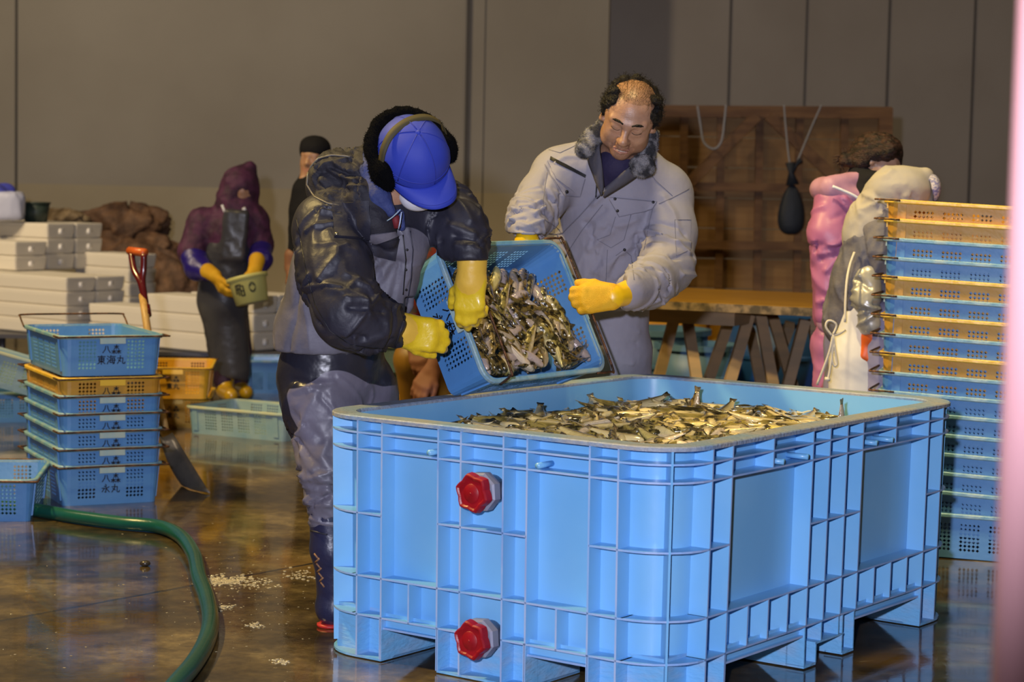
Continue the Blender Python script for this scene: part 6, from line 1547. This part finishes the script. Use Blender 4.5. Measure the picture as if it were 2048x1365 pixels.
    S.seam([(1205, 410), (1165, 460), (1132, 510), (1118, 545)], .0014, 'front_seam', seam2, jk); S.seam([(1232, 512), (1248, 500), (1262, 512), (1268, 560)], .0012, 'side_pocket_seam', seam2, jk); S.seam([(1215, 500), (1212, 560), (1210, 600)], .0012, 'seam', seam2, jk)
    # fur collar
    K = Field()
    K.ell(px(1181, 280, 7.38), (.038, .022, .072), frame_of((.2, 1, 0), (.62, .1, .78)), .015).ell(px(1168, 298, 7.36), (.034, .020, .036), frame_of((.2, 1, 0), (.3, 0, 1)), .015)
    K.ell(px(1294, 305, 7.38), (.032, .024, .085), frame_of((-.2, 1, 0), (.28, .05, 1)), .015).ell(px(1284, 332, 7.34), (.046, .022, .042), frame_of((-.1, 1, 0), (.1, 0, 1)), .015)
    K.path([px(1203, 248, 7.42), px(1215, 262, 7.55), px(1290, 270, 7.58), px(1307, 268, 7.46)], [.02, .03, .03, .02], .02)
    ff = fbm(61, 90, 4); fcm = mat('grey_fur', (.035, .035, .042), .9, col2=(.30, .29, .31), cscale=30, c_lo=.42, c_hi=.62, bump=1, bscale=240)
    me = K.mesh('fur_collar', .0042, disp=lambda V: .003*ff(V)); me.materials.append(fcm); fc_ = link('fur_collar', me, P)
    fz = random.Random(4); m = MB()
    for p_ in fc_.data.polygons:
        if p_.index % 2 == 0:
            c_ = p_.center; n_ = (p_.normal+Vector((fz.gauss(0, .4), fz.gauss(0, .4), fz.gauss(-.2, .4)))).normalized(); t_ = n_.orthogonal().normalized()*.0009; m.add([c_-t_, c_+t_, c_+n_*.0075], [(0, 1, 2)])
    m.build('fur', fcm, fc_)['kind'] = 'stuff'
    # gloves
    G = glove_field(px(1228, 594, 6.98), (-1, .0, -.10), (-.10, 1, -.15), -1, 1.0, ((.45, 1.0, .9), (.5, 1.05, .9), (.55, 1.1, .9), (.6, 1.1, .9)), thumb=(.8, .5, .25))
    G.cone(px(1232, 593, 6.99), px(1285, 578, 7.14), .036, .056, .02, 1)
    ff = fbm(71, 30, 4); me = G.mesh('glove', .0036, disp=lambda V: .0012*ff(V)); me.materials.append(glove_o); me.materials.append(mat('glove_cuff_yellow', (.82, .50, .01), .35, bump=.15, bscale=20)); link('glove', me, P)
    G = glove_field(px(1058, 505, 7.25), (-.05, -.10, -1), (.1, -1, .1), 1, 1.08, ((.2, .5, .4),), thumb=(.8, .5, .2)); G.cone(px(1056, 505, 7.25), px(1054, 484, 7.26), .042, .044, .02, 1)
    me = G.mesh('glove', .0040, disp=lambda V: .0012*ff(V)); me.materials.append(glove_o); me.materials.append(MATS['glove_cuff_yellow']); link('glove', me, P)
    return P
p2 = man_two()
# ---------------------------------------------------------------- workers farther back
def worker(label, J, hf, hc, hs, garments, face=False, res=.016, hres=.007, fat=1.0):
    F, L = body_field(J, hf, hc, hs, face, fat); c = A3(hc)
    me = F.mesh('person', res, ((c-.14, c+.14, hres),)); me.materials.append(skin_m); me.materials.append(lip_m)
    P = link('person', me); tag(P, label, 'person'); out = {}
    for nm, field, mts, rs, dsp in garments:
        me = field.mesh(nm, rs, disp=dsp)
        for m_ in mts: me.materials.append(m_)
        out[nm] = link(nm, me, P)
    return P, out, L
def floorJ(J):
    for k in ('anR', 'anL'): J[k].z = .085
    for k in ('toeR', 'toeL'): J[k].z = .04
    return J
def hand_glove(P, wr, d, n, sd, m, sc=1.05, cuff=(-1, 0, 0), cm=None, cl_=.07, cur=((.4, .6, .5),)):
    G = glove_field(wr, d, n, sd, sc, cur); G.cone(wr, Vector(wr)+Vector(cuff).normalized()*cl_, .042, .050, .02)
    me = G.mesh('glove', .006); me.materials.append(m); return link('glove', me, P)
# worker in the purple hood with a pale yellow bowl
Y = 13.1
J = floorJ(dict(neck=px(478, 424, Y), chest=px(462, 480, Y), pelvis=px(448, 600, Y+.05), shR=px(408, 440, Y), shL=px(512, 436, Y+.05), elR=px(388, 512, Y-.05), elL=px(522, 500, Y), wrR=px(428, 552, Y-.25), wrL=px(512, 545, Y-.25),
                hipR=px(440, 620, Y+.05), hipL=px(470, 620, Y+.1), knR=px(446, 700, Y), knL=px(480, 700, Y+.15), anR=px(450, 780, Y), anL=px(478, 770, Y+.2), toeR=px(462, 800, Y-.2), toeL=px(492, 790, Y+.02)))
hood_m = mat('purple_hood', (.042, .010, .034), .7, col2=(.085, .018, .065), cscale=14, bump=.8, bscale=20); apr_m = mat('apron_charcoal', (.045, .045, .055), .35, bump=.5, bscale=10, col2=(.06, .06, .07), cscale=5)
slv_m = mat('sleeve_royal', (.022, .012, .19), .38, bump=.5, bscale=16)
H = Field(); H.ell(px(480, 378, Y+.02), (.125, .13, .150), None, .03); H.cone(px(500, 336, Y+.03), px(470, 400, Y), .045, .12, .03); H.ell(px(482, 402, Y-.13), (.068, .07, .060), None, .03, 0, True)
H.cone(px(476, 425, Y), px(465, 470, Y), .13, .155, .04); H.cone(px(408, 448, Y), px(512, 442, Y), .10, .085, .05); H.path([px(406, 448, Y), px(385, 505, Y-.05), px(392, 525, Y-.1)], [.105, .09, .075], .03); H.path([px(510, 442, Y), px(522, 490, Y), px(521, 505, Y-.03)], [.085, .075, .068], .03)
H.cone(px(465, 470, Y), px(452, 560, Y+.05), .155, .14, .04)
SL = Field(); SL.path([px(384, 505, Y-.06), px(396, 535, Y-.12), px(424, 550, Y-.24)], [.085, .085, .045], .02); SL.path([px(522, 490, Y), px(520, 520, Y-.1), px(513, 543, Y-.22)], [.075, .075, .048], .02)
AP = Field(); AP.box(px(469, 470, Y-.14), (.080, .035, .16), np.array(frame_of((0, 1, .05), (.08, 0, 1))), .02, .03); AP.cone(px(458, 510, Y-.02), px(445, 600, Y), .165, .160, .04, 0, ((0, 1, 0), .85)); AP.cone(px(445, 600, Y), px(462, 740, Y+.02), .150, .125, .04, 0, ((0, 1, 0), .8))
AP.box(px(466, 758, Y)-Vector((0, 0, .14)), (.3, .3, .14), np.array(frame_of((0, 1, 0), (.25, 0, 1))), .004, .004, 0, True)
TR = Field(); TR.path([J['hipR'], J['knR'], px(448, 765, Y)], [.085, .075, .065], .02); TR.path([J['hipL'], J['knL'], px(478, 760, Y+.18)], [.085, .075, .065], .02)
cf = crumple(200, 12, .010, 3)
P, G_, L_ = worker('person in purple hood and charcoal apron looking down at a pale yellow bowl', J, frame_of((.10, -.80, -.6), (.05, -.6, .8)), px(484, 384, Y), 1.0,
   [('hooded_jacket', H, [hood_m], .013, cf), ('sleeve_cover', SL, [slv_m], .011, cf), ('apron', AP, [apr_m], .013, lambda V: .6*cf(V)), ('trousers', TR, [mat('dark_purple_trousers', (.035, .012, .04), .6)], .016, None)], face=True)
yb = mat('boot_yellow', (.52, .30, .01), .3, coat=.4)
for s_ in 'RL':
    B = Field(); B.cone(J['an'+s_]+Vector((0, 0, .22)), J['an'+s_], .075, .055, .02); B.cone(J['an'+s_]-Vector((0, 0, .03)), J['toe'+s_]+Vector((0, 0, .01)), .055, .045, .03); B.half((0, 0, .002), (0, 0, -1)); me = B.mesh('boot', .012); me.materials.append(yb); link('boot', me, P)
hand_glove(P, px(430, 552, Y-.27), (.5, -.35, -.8), (.8, .3, .2), 1, glove_o, 1.05, (-.6, .5, .3)); hand_glove(P, px(510, 540, Y-.27), (.0, -.5, -.7), (-.5, .3, -.3), -1, glove_o, 1.0, (.1, .5, .8))
m = MB(); m.tube([px(444, 410, Y-.155), px(450, 425, Y-.16), px(455, 440, Y-.15)], .009, 6); m.tube([px(487, 416, Y-.15), px(491, 424, Y-.14)], .012, 6); m.build('draw_strings', white_m, G_['hooded_jacket'])
# bowl in the hands
bw = px(499, 580, Y-.42); ring = lambda r, z: [Vector((r*math.cos(2*PI*k/32), r*math.sin(2*PI*k/32), z)) for k in range(32)]
bo = empty('bowl', matrix=Matrix.Translation(bw) @ Matrix.Rotation(-.24, 4, 'Y') @ Matrix.Rotation(-.10, 4, 'X'), label='pale yellow round bowl with dark marks held by the purple-hooded worker', cat='bowl')
bw_m = mat('bowl_yellow', (.58, .56, .20), .4)
m = MB(); m.ring_loft([ring(.088, -.085), ring(.100, -.08), ring(.118, .078), ring(.122, .085), ring(.114, .085), ring(.096, -.07)], 0, True, True); m.build('bowl_wall', bw_m, bo)
m = MB(); m.ring_loft([ring(.119, .062), ring(.128, .064), ring(.129, .086), ring(.120, .088)], 0); m.build('rim', bw_m, bo)
def on_bowl(a, z): r = .1095+(z)*.11+.0015; return Vector((r*math.sin(a), -r*math.cos(a), z))
def stroke(pts_, mb, w_=.0045): mb.tube([on_bowl(a, z) for a, z in pts_], w_, 5)
m = MB()
for st in (((-.62, .035), (-.30, .035)), ((-.62, .035), (-.66, -.02)), ((-.50, .040), (-.50, -.03)), ((-.58, .01), (-.40, .01)), ((-.36, .03), (-.36, -.035)), ((-.36, .025), (-.18, .025)), ((-.18, .025), (-.18, -.035)), ((-.36, -.005), (-.18, -.005)), ((-.36, -.035), (-.16, -.035))): stroke(st, m)
mk_ = m.build('marks', CM['ink'], bo); mk_['label'] = 'dark handwritten marks'
m = MB(); m.tube([on_bowl(.32+.17*math.cos(t), .005+.030*math.sin(t)) for t in np.linspace(0, 2*PI, 20)], .0028, 5); m.tube([on_bowl(.32+.10*math.cos(t), .012+.014*math.sin(t)) for t in np.linspace(0, PI, 10)], .0028, 5); m.tube([on_bowl(.32+.10*math.cos(t), -.006-.012*math.sin(t)) for t in np.linspace(0, PI, 10)], .0028, 5); m.build('round_mark', CM['ink'], bo)
# worker with the black beanie, mostly behind the bending man
Y = 12.2
J = floorJ(dict(neck=px(630, 335, Y), chest=px(636, 400, Y), pelvis=px(640, 540, Y), shR=px(605, 380, Y-.05), shL=px(690, 375, Y+.1), elR=px(596, 470, Y-.05), elL=px(700, 460, Y+.1), wrR=px(582, 540, Y-.05), wrL=px(700, 540, Y+.1), hipR=px(622, 560, Y), hipL=px(660, 560, Y+.05),
                knR=px(624, 690, Y), knL=px(662, 690, Y), anR=px(624, 820, Y), anL=px(664, 820, Y), toeR=px(610, 830, Y-.15), toeL=px(655, 835, Y-.18)))
K = Field(); K.cone(px(632, 350, Y), px(636, 420, Y), .09, .16, .05); K.cone(px(636, 420, Y), px(640, 560, Y), .165, .15, .05); K.cone(px(615, 378, Y), px(680, 376, Y+.05), .07, .07, .05); K.path([px(608, 382, Y-.05), px(598, 460, Y-.05), px(588, 520, Y-.05)], [.07, .055, .042], .03); K.path([px(690, 378, Y+.1), J['elL'], J['wrL']], [.07, .055, .042], .03)
T = Field(); T.cone(px(640, 545, Y), px(640, 570, Y), .14, .14, .03); T.path([J['hipR'], J['knR'], J['anR']], [.10, .075, .06], .03); T.path([J['hipL'], J['knL'], J['anL']], [.10, .075, .06], .03)
B = Field(); B.ell(px(631, 300, Y+.01), (.092, .112, .088), None, .02); B.ell(px(617, 290, Y-.02), (.040, .045, .04), None, .03); B.box(px(631, 330, Y-.14), (.2, .12, .055), None, .01, .01, 0, True)

blk = mat('black_cloth', (.008, .008, .012), .85, bump=.4, bscale=30, spec=.2)
P, G_, L_ = worker('person in black top and beanie standing behind the bending person', J, frame_of((-.35, -.9, -.15), (0, -.15, 1)), px(630, 313, Y), .95, [('jacket', K, [blk], .016, crumple(210, 10, .01)), ('trousers', T, [blk], .018, None), ('beanie', B, [blk], .010, fbm(4, 30, 2) and (lambda V: .004*fbm(4, 30, 2)(V)))], face=True)
for s_ in 'RL':
    B = Field(); B.cone(J['an'+s_]+Vector((0, 0, .1)), J['an'+s_], .065, .05, .02); B.cone(J['an'+s_]-Vector((0, 0, .03)), J['toe'+s_], .05, .042, .03); B.half((0, 0, .002), (0, 0, -1)); me = B.mesh('boot', .014); me.materials.append(blk); link('boot', me, P)
hand_glove(P, px(583, 535, Y-.05), (-.15, -.1, -1), (1, 0, 0), 1, mat('glove_brown', (.20, .09, .05), .6), .95, (.1, 0, 1)); hand_glove(P, px(700, 540, Y+.1), (.05, -.1, -1), (-1, 0, 0), -1, MATS['glove_brown'], .95, (0, 0, 1))
# woman in pink rainwear
Y = 8.95
J = floorJ(dict(neck=px(1718, 372, Y), chest=px(1706, 440, Y), pelvis=px(1702, 610, Y), shR=px(1752, 412, Y+.12), shL=px(1672, 400, Y-.05), elR=px(1770, 500, Y+.15), elL=px(1658, 520, Y-.08), wrR=px(1775, 570, Y), wrL=px(1650, 625, Y-.10), hipR=px(1722, 640, Y+.08), hipL=px(1684, 640, Y-.05),
                knR=px(1722, 760, Y+.05), knL=px(1680, 760, Y-.05), anR=px(1720, 900, Y), anL=px(1678, 900, Y-.05), toeR=px(1760, 920, Y-.05), toeL=px(1715, 925, Y-.15)))
pk = mat('rain_pink', (.37, .12, .27), .45, bump=.3, bscale=12, col2=(.41, .145, .30), cscale=4); pk2 = mat('rain_pink_light', (.42, .22, .34), .5, bump=.3, bscale=14)
K = Field(); K.cone(px(1712, 400, Y), px(1700, 470, Y), .115, .150, .05, 0, ((.8, -.6, 0), .9)); K.cone(px(1700, 470, Y), px(1690, 625, Y), .150, .140, .05); K.cone(px(1668, 402, Y-.03), px(1745, 408, Y+.1), .078, .085, .05)
K.path([px(1670, 406, Y-.06), px(1656, 470, Y-.10), px(1662, 560, Y-.10), px(1655, 630, Y-.10)], [.088, .082, .070, .058], .03); K.path([px(1752, 412, Y+.12), px(1768, 480, Y+.15), px(1775, 560, Y)], [.075, .07, .055], .03)
K.box(px(1690, 658, Y)-Vector((0, 0, .15)), (.24, .3, .15), None, .005, .004, 0, True)
HD = Field(); HD.ell(px(1650, 378, Y-.02), (.065, .09, .055), None, .02); HD.cone(px(1662, 372, Y-.10), px(1712, 360, Y-.06), .045, .035, .03); HD.cone(px(1668, 385, Y-.1), px(1738, 398, Y-.1), .04, .03, .03)
T = Field(); T.cone(px(1700, 620, Y), px(1700, 650, Y), .13, .125, .03); T.path([J['hipL'], px(1664, 690, Y-.05), px(1664, 770, Y-.05), J['anL']], [.10, .085, .075, .065], .03); T.path([J['hipR'], J['knR'], J['anR']], [.10, .08, .065], .03)
SC_ = Field(); SC_.cone(px(1722, 352, Y-.02), px(1736, 390, Y-.06), .060, .085, .03); SC_.ell(px(1748, 358, Y-.1), (.05, .05, .035), None, .03)
HR_ = Field(); hc = px(1756, 318, Y); HR_.ell(px(1752, 300, Y+.01), (.108, .115, .075), None, .02); HR_.ell(px(1722, 318, Y), (.065, .085, .06), None, .03); HR_.ell(px(1690, 320, Y-.02), (.036, .036, .032), None, .015); HR_.ell(px(1774, 298, Y-.02), (.060, .105, .060), None, .02); HR_.cone(px(1795, 305, Y-.05), px(1800, 330, Y-.04), .022, .010, .015)
fr_h = fbm(19, 50, 4)
dk_hair = mat('brown_hair', (.012, .008, .007), .45, col2=(.050, .024, .018), cscale=26, stretch=(1, 1, 3), bump=.9, bscale=90, spec=.3)
cf = crumple(220, 10, .010, 3); Z = lambda *q: [px(*p) for p in q]
fo = folds([(Z((1640, 500, Y-.15), (1665, 490, Y-.17), (1690, 470, Y-.15)), .012, .012), (Z((1645, 520, Y-.15), (1680, 505, Y-.15)), .010, -.012), (Z((1655, 540, Y-.15), (1690, 500, Y-.15), (1700, 460, Y-.15)), .012, .012)])
fpk = folds(limb_creases([px(1670, 406, Y-.06), px(1656, 470, Y-.10), px(1662, 560, Y-.10), px(1655, 630, Y-.10)], [.088, .082, .070, .058], 26, 41, .011, (.010, .016), (.6, 1.7), 1.0)+limb_creases([px(1700, 470, Y), px(1690, 625, Y)], [.15, .14], 18, 42, .010, (.012, .02), (.3, .8), 3))
P, G_, L_ = worker('person in pink rain jacket with brown hair in a bun, back to us', J, frame_of((.80, -.25, -.50), (.45, -.1, .86)), hc, 1.02, [('rain_jacket', K, [pk], .008, lambda V: .5*cf(V)+fo(V)+fpk(V)), ('hood', HD, [pk2], .008, lambda V: .6*cf(V)), ('rain_trousers', T, [pk], .011, cf), ('neck_warmer', SC_, [blk], .009, lambda V: .4*cf(V)), ('hair', HR_, [dk_hair], .006, lambda V: .005*fr_h(V))], face=True)
m = MB(); m.tube(smooth_path([px(1665, 373, Y-.175), px(1685, 381, Y-.18), px(1712, 394, Y-.18), px(1732, 411, Y-.17)], 5), .007, 6); m.build('white_strap', white_m, P)
q_ = random.Random(8); m = MB()
for _ in range(26):
    a = q_.uniform(0, 2*PI); c_ = px(1688, 320, Y-.02); m.tube([c_, c_+Vector((math.cos(a)*.03, -.01, math.sin(a)*.03)), c_+Vector((math.cos(a+.3)*q_.uniform(.04, .058), -.01, math.sin(a+.3)*q_.uniform(.04, .058)))], [.005, .0035, .001], 5)
m.build('loose_hair', dk_hair, G_['hair'])['kind'] = 'stuff'
for s_ in 'RL':
    B = Field(); B.cone(J['an'+s_]+Vector((0, 0, .2)), J['an'+s_], .07, .05, .02); B.cone(J['an'+s_]-Vector((0, 0, .03)), J['toe'+s_], .05, .042, .03); B.half((0, 0, .002), (0, 0, -1)); me = B.mesh('boot', .014); me.materials.append(MATS['boot_white']); link('boot', me, P)
hand_glove(P, px(1652, 645, Y-.10), (.3, -.1, -1), (1, .2, 0), 1, pk2, .95, (-.05, 0, 1)); hand_glove(P, px(1777, 568, Y), (.8, -.2, -.5), (0, .2, -1), 1, pk2, .95, (-.5, 0, 1))
# woman in the pale hood and white apron, bent forward
Y = 8.45
J = floorJ(dict(neck=px(1778, 425, Y), chest=px(1765, 480, Y), pelvis=px(1748, 620, Y+.05), shR=px(1800, 470, Y-.05), shL=px(1745, 450, Y+.12), elR=px(1812, 560, Y-.1), elL=px(1735, 560, Y), wrR=px(1822, 640, Y-.05), wrL=px(1752, 660, Y-.02), hipR=px(1765, 650, Y-.05), hipL=px(1728, 650, Y+.12),
                knR=px(1760, 800, Y-.05), knL=px(1722, 800, Y+.12), anR=px(1758, 930, Y-.05), anL=px(1720, 930, Y+.15), toeR=px(1800, 945, Y-.1), toeL=px(1765, 945, Y+.1)))
for k in ('shR', 'elR', 'wrR'): J[k].y += .36
cream = mat('hood_cream', (.42, .37, .29), .85, bump=.3, bscale=18, col2=(.34, .32, .32), cscale=5); bluegr = mat('jacket_blue_grey', (.085, .085, .125), .75, bump=.5, bscale=24, col2=(.13, .12, .14), cscale=14); silv = mat('sleeve_silver', (.36, .35, .33), .35, metal=.4, bump=.4, bscale=12)
H = Field(); H.ell(px(1806, 380, Y), (.115, .12, .092), None, .03); H.cone(px(1850, 352, Y), px(1790, 380, Y), .035, .095, .03); H.cone(px(1862, 372, Y-.01), px(1852, 400, Y-.01), .016, .03, .02); H.cone(px(1785, 395, Y), px(1750, 455, Y+.05), .105, .115, .05); H.cone(px(1750, 455, Y+.05), px(1738, 478, Y+.05), .12, .11, .04)
H.cone(px(1725, 468, Y-.03), px(1712, 478, Y-.03), .03, .02, .02); H.ell(px(1800, 400, Y), (.075, .09, .06), None, .01)
J2 = Field(); J2.cone(px(1752, 478, Y+.05), px(1735, 560, Y+.05), .115, .135, .05); J2.cone(px(1735, 560, Y+.05), px(1718, 640, Y+.10), .140, .150, .05); J2.cone(px(1745, 470, Y+.04), px(1765, 470, Y+.32), .10, .10, .04); J2.cone(px(1778, 440, Y), px(1765, 500, Y), .10, .13, .04)
J2.path([px(1765, 470, Y+.35), px(1800, 560, Y+.32), px(1822, 640, Y+.37)], [.08, .065, .05], .03)
SV = Field(); SV.path([px(1736, 555, Y-.06), px(1734, 600, Y-.10), px(1744, 650, Y-.10), px(1750, 668, Y-.08)], [.060, .055, .050, .042], .02)
AP = Field(); AP.cone(px(1738, 640, Y+.02), px(1730, 720, Y+.02), .125, .150, .03, 0, ((-.5, 1, 0), .8)); AP.cone(px(1730, 720, Y+.02), px(1728, 860, Y+.02), .150, .165, .03, 0, ((-.5, 1, 0), .8))
T = Field(); T.path([px(1710, 640, Y+.16), px(1700, 780, Y+.18), J['anL']], [.13, .105, .07], .03); T.path([J['hipR'], J['knR'], J['anR']], [.10, .08, .065], .03)
cf = crumple(230, 10, .009, 3)
fsv = folds(limb_creases([px(1736, 555, Y-.06), px(1734, 600, Y-.10), px(1744, 650, Y-.10), px(1750, 668, Y-.08)], [.060, .055, .050, .042], 22, 43, .010, (.007, .011), (.9, 2.2), .4))
fj2 = folds(limb_creases([px(1752, 478, Y+.05), px(1735, 560, Y+.05), px(1718, 640, Y+.10)], [.115, .135, .15], 26, 44, .011, (.010, .016), (.4, 1.0), 2))
fhd = folds(limb_creases([px(1806, 380, Y), px(1785, 395, Y), px(1750, 455, Y+.05)], [.115, .105, .115], 20, 45, .009, (.010, .016), (.5, 1.2), 1.5))
P, G_, L_ = worker('person in cream hood and white apron stooping behind the tall crate stack', J, frame_of((.85, -.25, -.5), (.45, -.1, .88)), px(1815, 388, Y), .95, [('hood', H, [cream], .007, lambda V: .5*cf(V)+fhd(V)), ('jacket', J2, [bluegr], .009, lambda V: cf(V)+fj2(V)), ('sleeve_cover', SV, [silv], .007, lambda V: fsv(V)+.6*cf(V)), ('apron', AP, [mat('apron_white', (.62, .60, .60), .75, bump=.2, bscale=12)], .010, lambda V: .4*cf(V)), ('trousers', T, [mat('trousers_lavender', (.22, .21, .34), .7)], .012, cf)], face=False)
BR = Field(); BR.ell(px(1862, 378, Y), (.038, .085, .062), None, .01); BR.ell(px(1854, 384, Y), (.034, .075, .055), None, .01, 0, True); me = BR.mesh('brim', .007); me.materials.append(mat('brim_dots', (.16, .16, .34), .8, col2=(.40, .38, .46), cscale=90, c_lo=.48, c_hi=.52)); link('brim', me, P)
st_m = mat('apron_string', (.62, .56, .46), .7)
YS = Y-.17; m = MB()
m.tube(smooth_path([px(1709, 505, YS+.08), px(1700, 530, YS+.06), px(1694, 560, YS+.02), px(1691, 600, YS), px(1690, 645, YS-.01)], 5), .0055, 6)
m.tube(smooth_path([px(1690, 660, YS-.01), px(1678, 668, YS-.02), px(1664, 672, YS-.03)], 5), .0055, 6)
m.tube(smooth_path([px(1664, 672, YS-.03), px(1652, 655, YS-.03), px(1655, 643, YS-.03), px(1665, 643, YS-.03), px(1673, 652, YS-.03), px(1666, 670, YS-.03)], 5), .005, 6)
m.tube(smooth_path([px(1666, 670, YS-.03), px(1660, 700, YS-.03), px(1648, 735, YS-.02), px(1634, 770, YS)], 5), .0055, 6)
m.tube(smooth_path([px(1666, 670, YS-.03), px(1664, 710, YS-.03), px(1659, 745, YS-.03), px(1656, 758, YS-.03)], 5), .005, 6); m.tube([px(1656, 756, YS-.03), px(1654, 762, YS-.03)], .012, 8)
m.tube(smooth_path([px(1667, 672, YS-.03), px(1671, 705, YS-.03), px(1674, 728, YS-.03), px(1668, 732, YS-.03), px(1664, 715, YS-.03), px(1668, 690, YS-.03)], 5), .0045, 6)
m.build('apron_strings', st_m, G_['apron'])
for s_ in 'RL':
    B = Field(); B.cone(J['an'+s_]+Vector((0, 0, .2)), J['an'+s_], .07, .05, .02); B.cone(J['an'+s_]-Vector((0, 0, .03)), J['toe'+s_], .05, .042, .03); B.half((0, 0, .002), (0, 0, -1)); me = B.mesh('boot', .014); me.materials.append(MATS['boot_white']); link('boot', me, P)
rg = mat('glove_red_orange', (.60, .10, .01), .45)
hand_glove(P, px(1746, 672, Y-.09), (-.05, -.1, -1), (0, 1, 0), 1, rg, 1.0, (0, 0, 1)); hand_glove(P, px(1824, 640, Y+.36), (.3, -.2, -1), (0, 1, 0), 1, rg, .95, (0, 0, 1))
# worker crouching in a red plaid jacket, seen past the tipped crate
Y = 10.6
J = floorJ(dict(neck=px(838, 512, Y), chest=px(850, 560, Y), pelvis=px(862, 660, Y+.2), shR=px(812, 540, Y-.05), shL=px(882, 530, Y+.05), elR=px(805, 620, Y-.1), elL=px(895, 630, Y), wrR=px(832, 690, Y-.25), wrL=px(868, 730, Y-.30), hipR=px(845, 680, Y+.2), hipL=px(885, 680, Y+.25),
                knR=px(825, 720, Y-.15), knL=px(900, 720, Y-.05), anR=px(835, 850, Y+.05), anL=px(900, 850, Y+.1), toeR=px(820, 860, Y-.15), toeL=px(890, 860, Y-.1)))
plaid = mat('plaid_red', (.16, .015, .015), .8, col2=(.05, .035, .05), cscale=16, c_lo=.45, c_hi=.52, bump=.4, bscale=30)
K = Field(); K.cone(px(840, 530, Y), px(852, 580, Y), .13, .17, .05); K.cone(px(852, 580, Y), px(864, 660, Y+.15), .17, .16, .05); K.cone(px(815, 545, Y), px(880, 535, Y), .085, .085, .04); K.path([px(812, 545, Y-.05), J['elR'], J['wrR']], [.085, .07, .045], .03); K.path([px(882, 535, Y+.05), J['elL'], px(872, 705, Y-.26)], [.085, .075, .055], .03)
H = Field(); H.ell(px(822, 492, Y), (.110, .115, .115), None, .02); H.cone(px(815, 500, Y), px(820, 540, Y), .10, .11, .03); H.ell(px(828, 498, Y-.12), (.055, .06, .06), None, .02, 0, True)
T = Field(); T.path([J['hipR'], J['knR'], J['anR']], [.12, .09, .065], .04); T.path([J['hipL'], J['knL'], J['anL']], [.12, .09, .065], .04)
P, G_, L_ = worker('person in red plaid jacket and tan hood crouching behind the tipped crate', J, frame_of((.1, -.8, -.6), (0, -.6, .8)), px(824, 496, Y), .95, [('jacket', K, [plaid], .014, crumple(240, 10, .01)), ('hood', H, [mat('hood_tan', (.36, .25, .12), .8)], .012, None), ('trousers', T, [mat('waders_amber', (.20, .10, .01), .5)], .016, None)], face=True)
hand_glove(P, px(862, 742, Y-.32), (-.4, -.5, -.7), (-.3, 0, -1), 1, mat('glove_rust', (.16, .06, .035), .7), 1.05, (.3, .3, .8)); hand_glove(P, px(832, 690, Y-.27), (.2, -.5, -.8), (.3, 0, -1), 1, MATS['glove_rust'], 1.0, (-.3, .3, .8))
for s_ in 'RL':
    B = Field(); B.cone(J['an'+s_]+Vector((0, 0, .2)), J['an'+s_], .075, .055, .02); B.cone(J['an'+s_]-Vector((0, 0, .03)), J['toe'+s_], .05, .045, .03); B.half((0, 0, .002), (0, 0, -1)); me = B.mesh('boot', .014); me.materials.append(blk); link('boot', me, P)
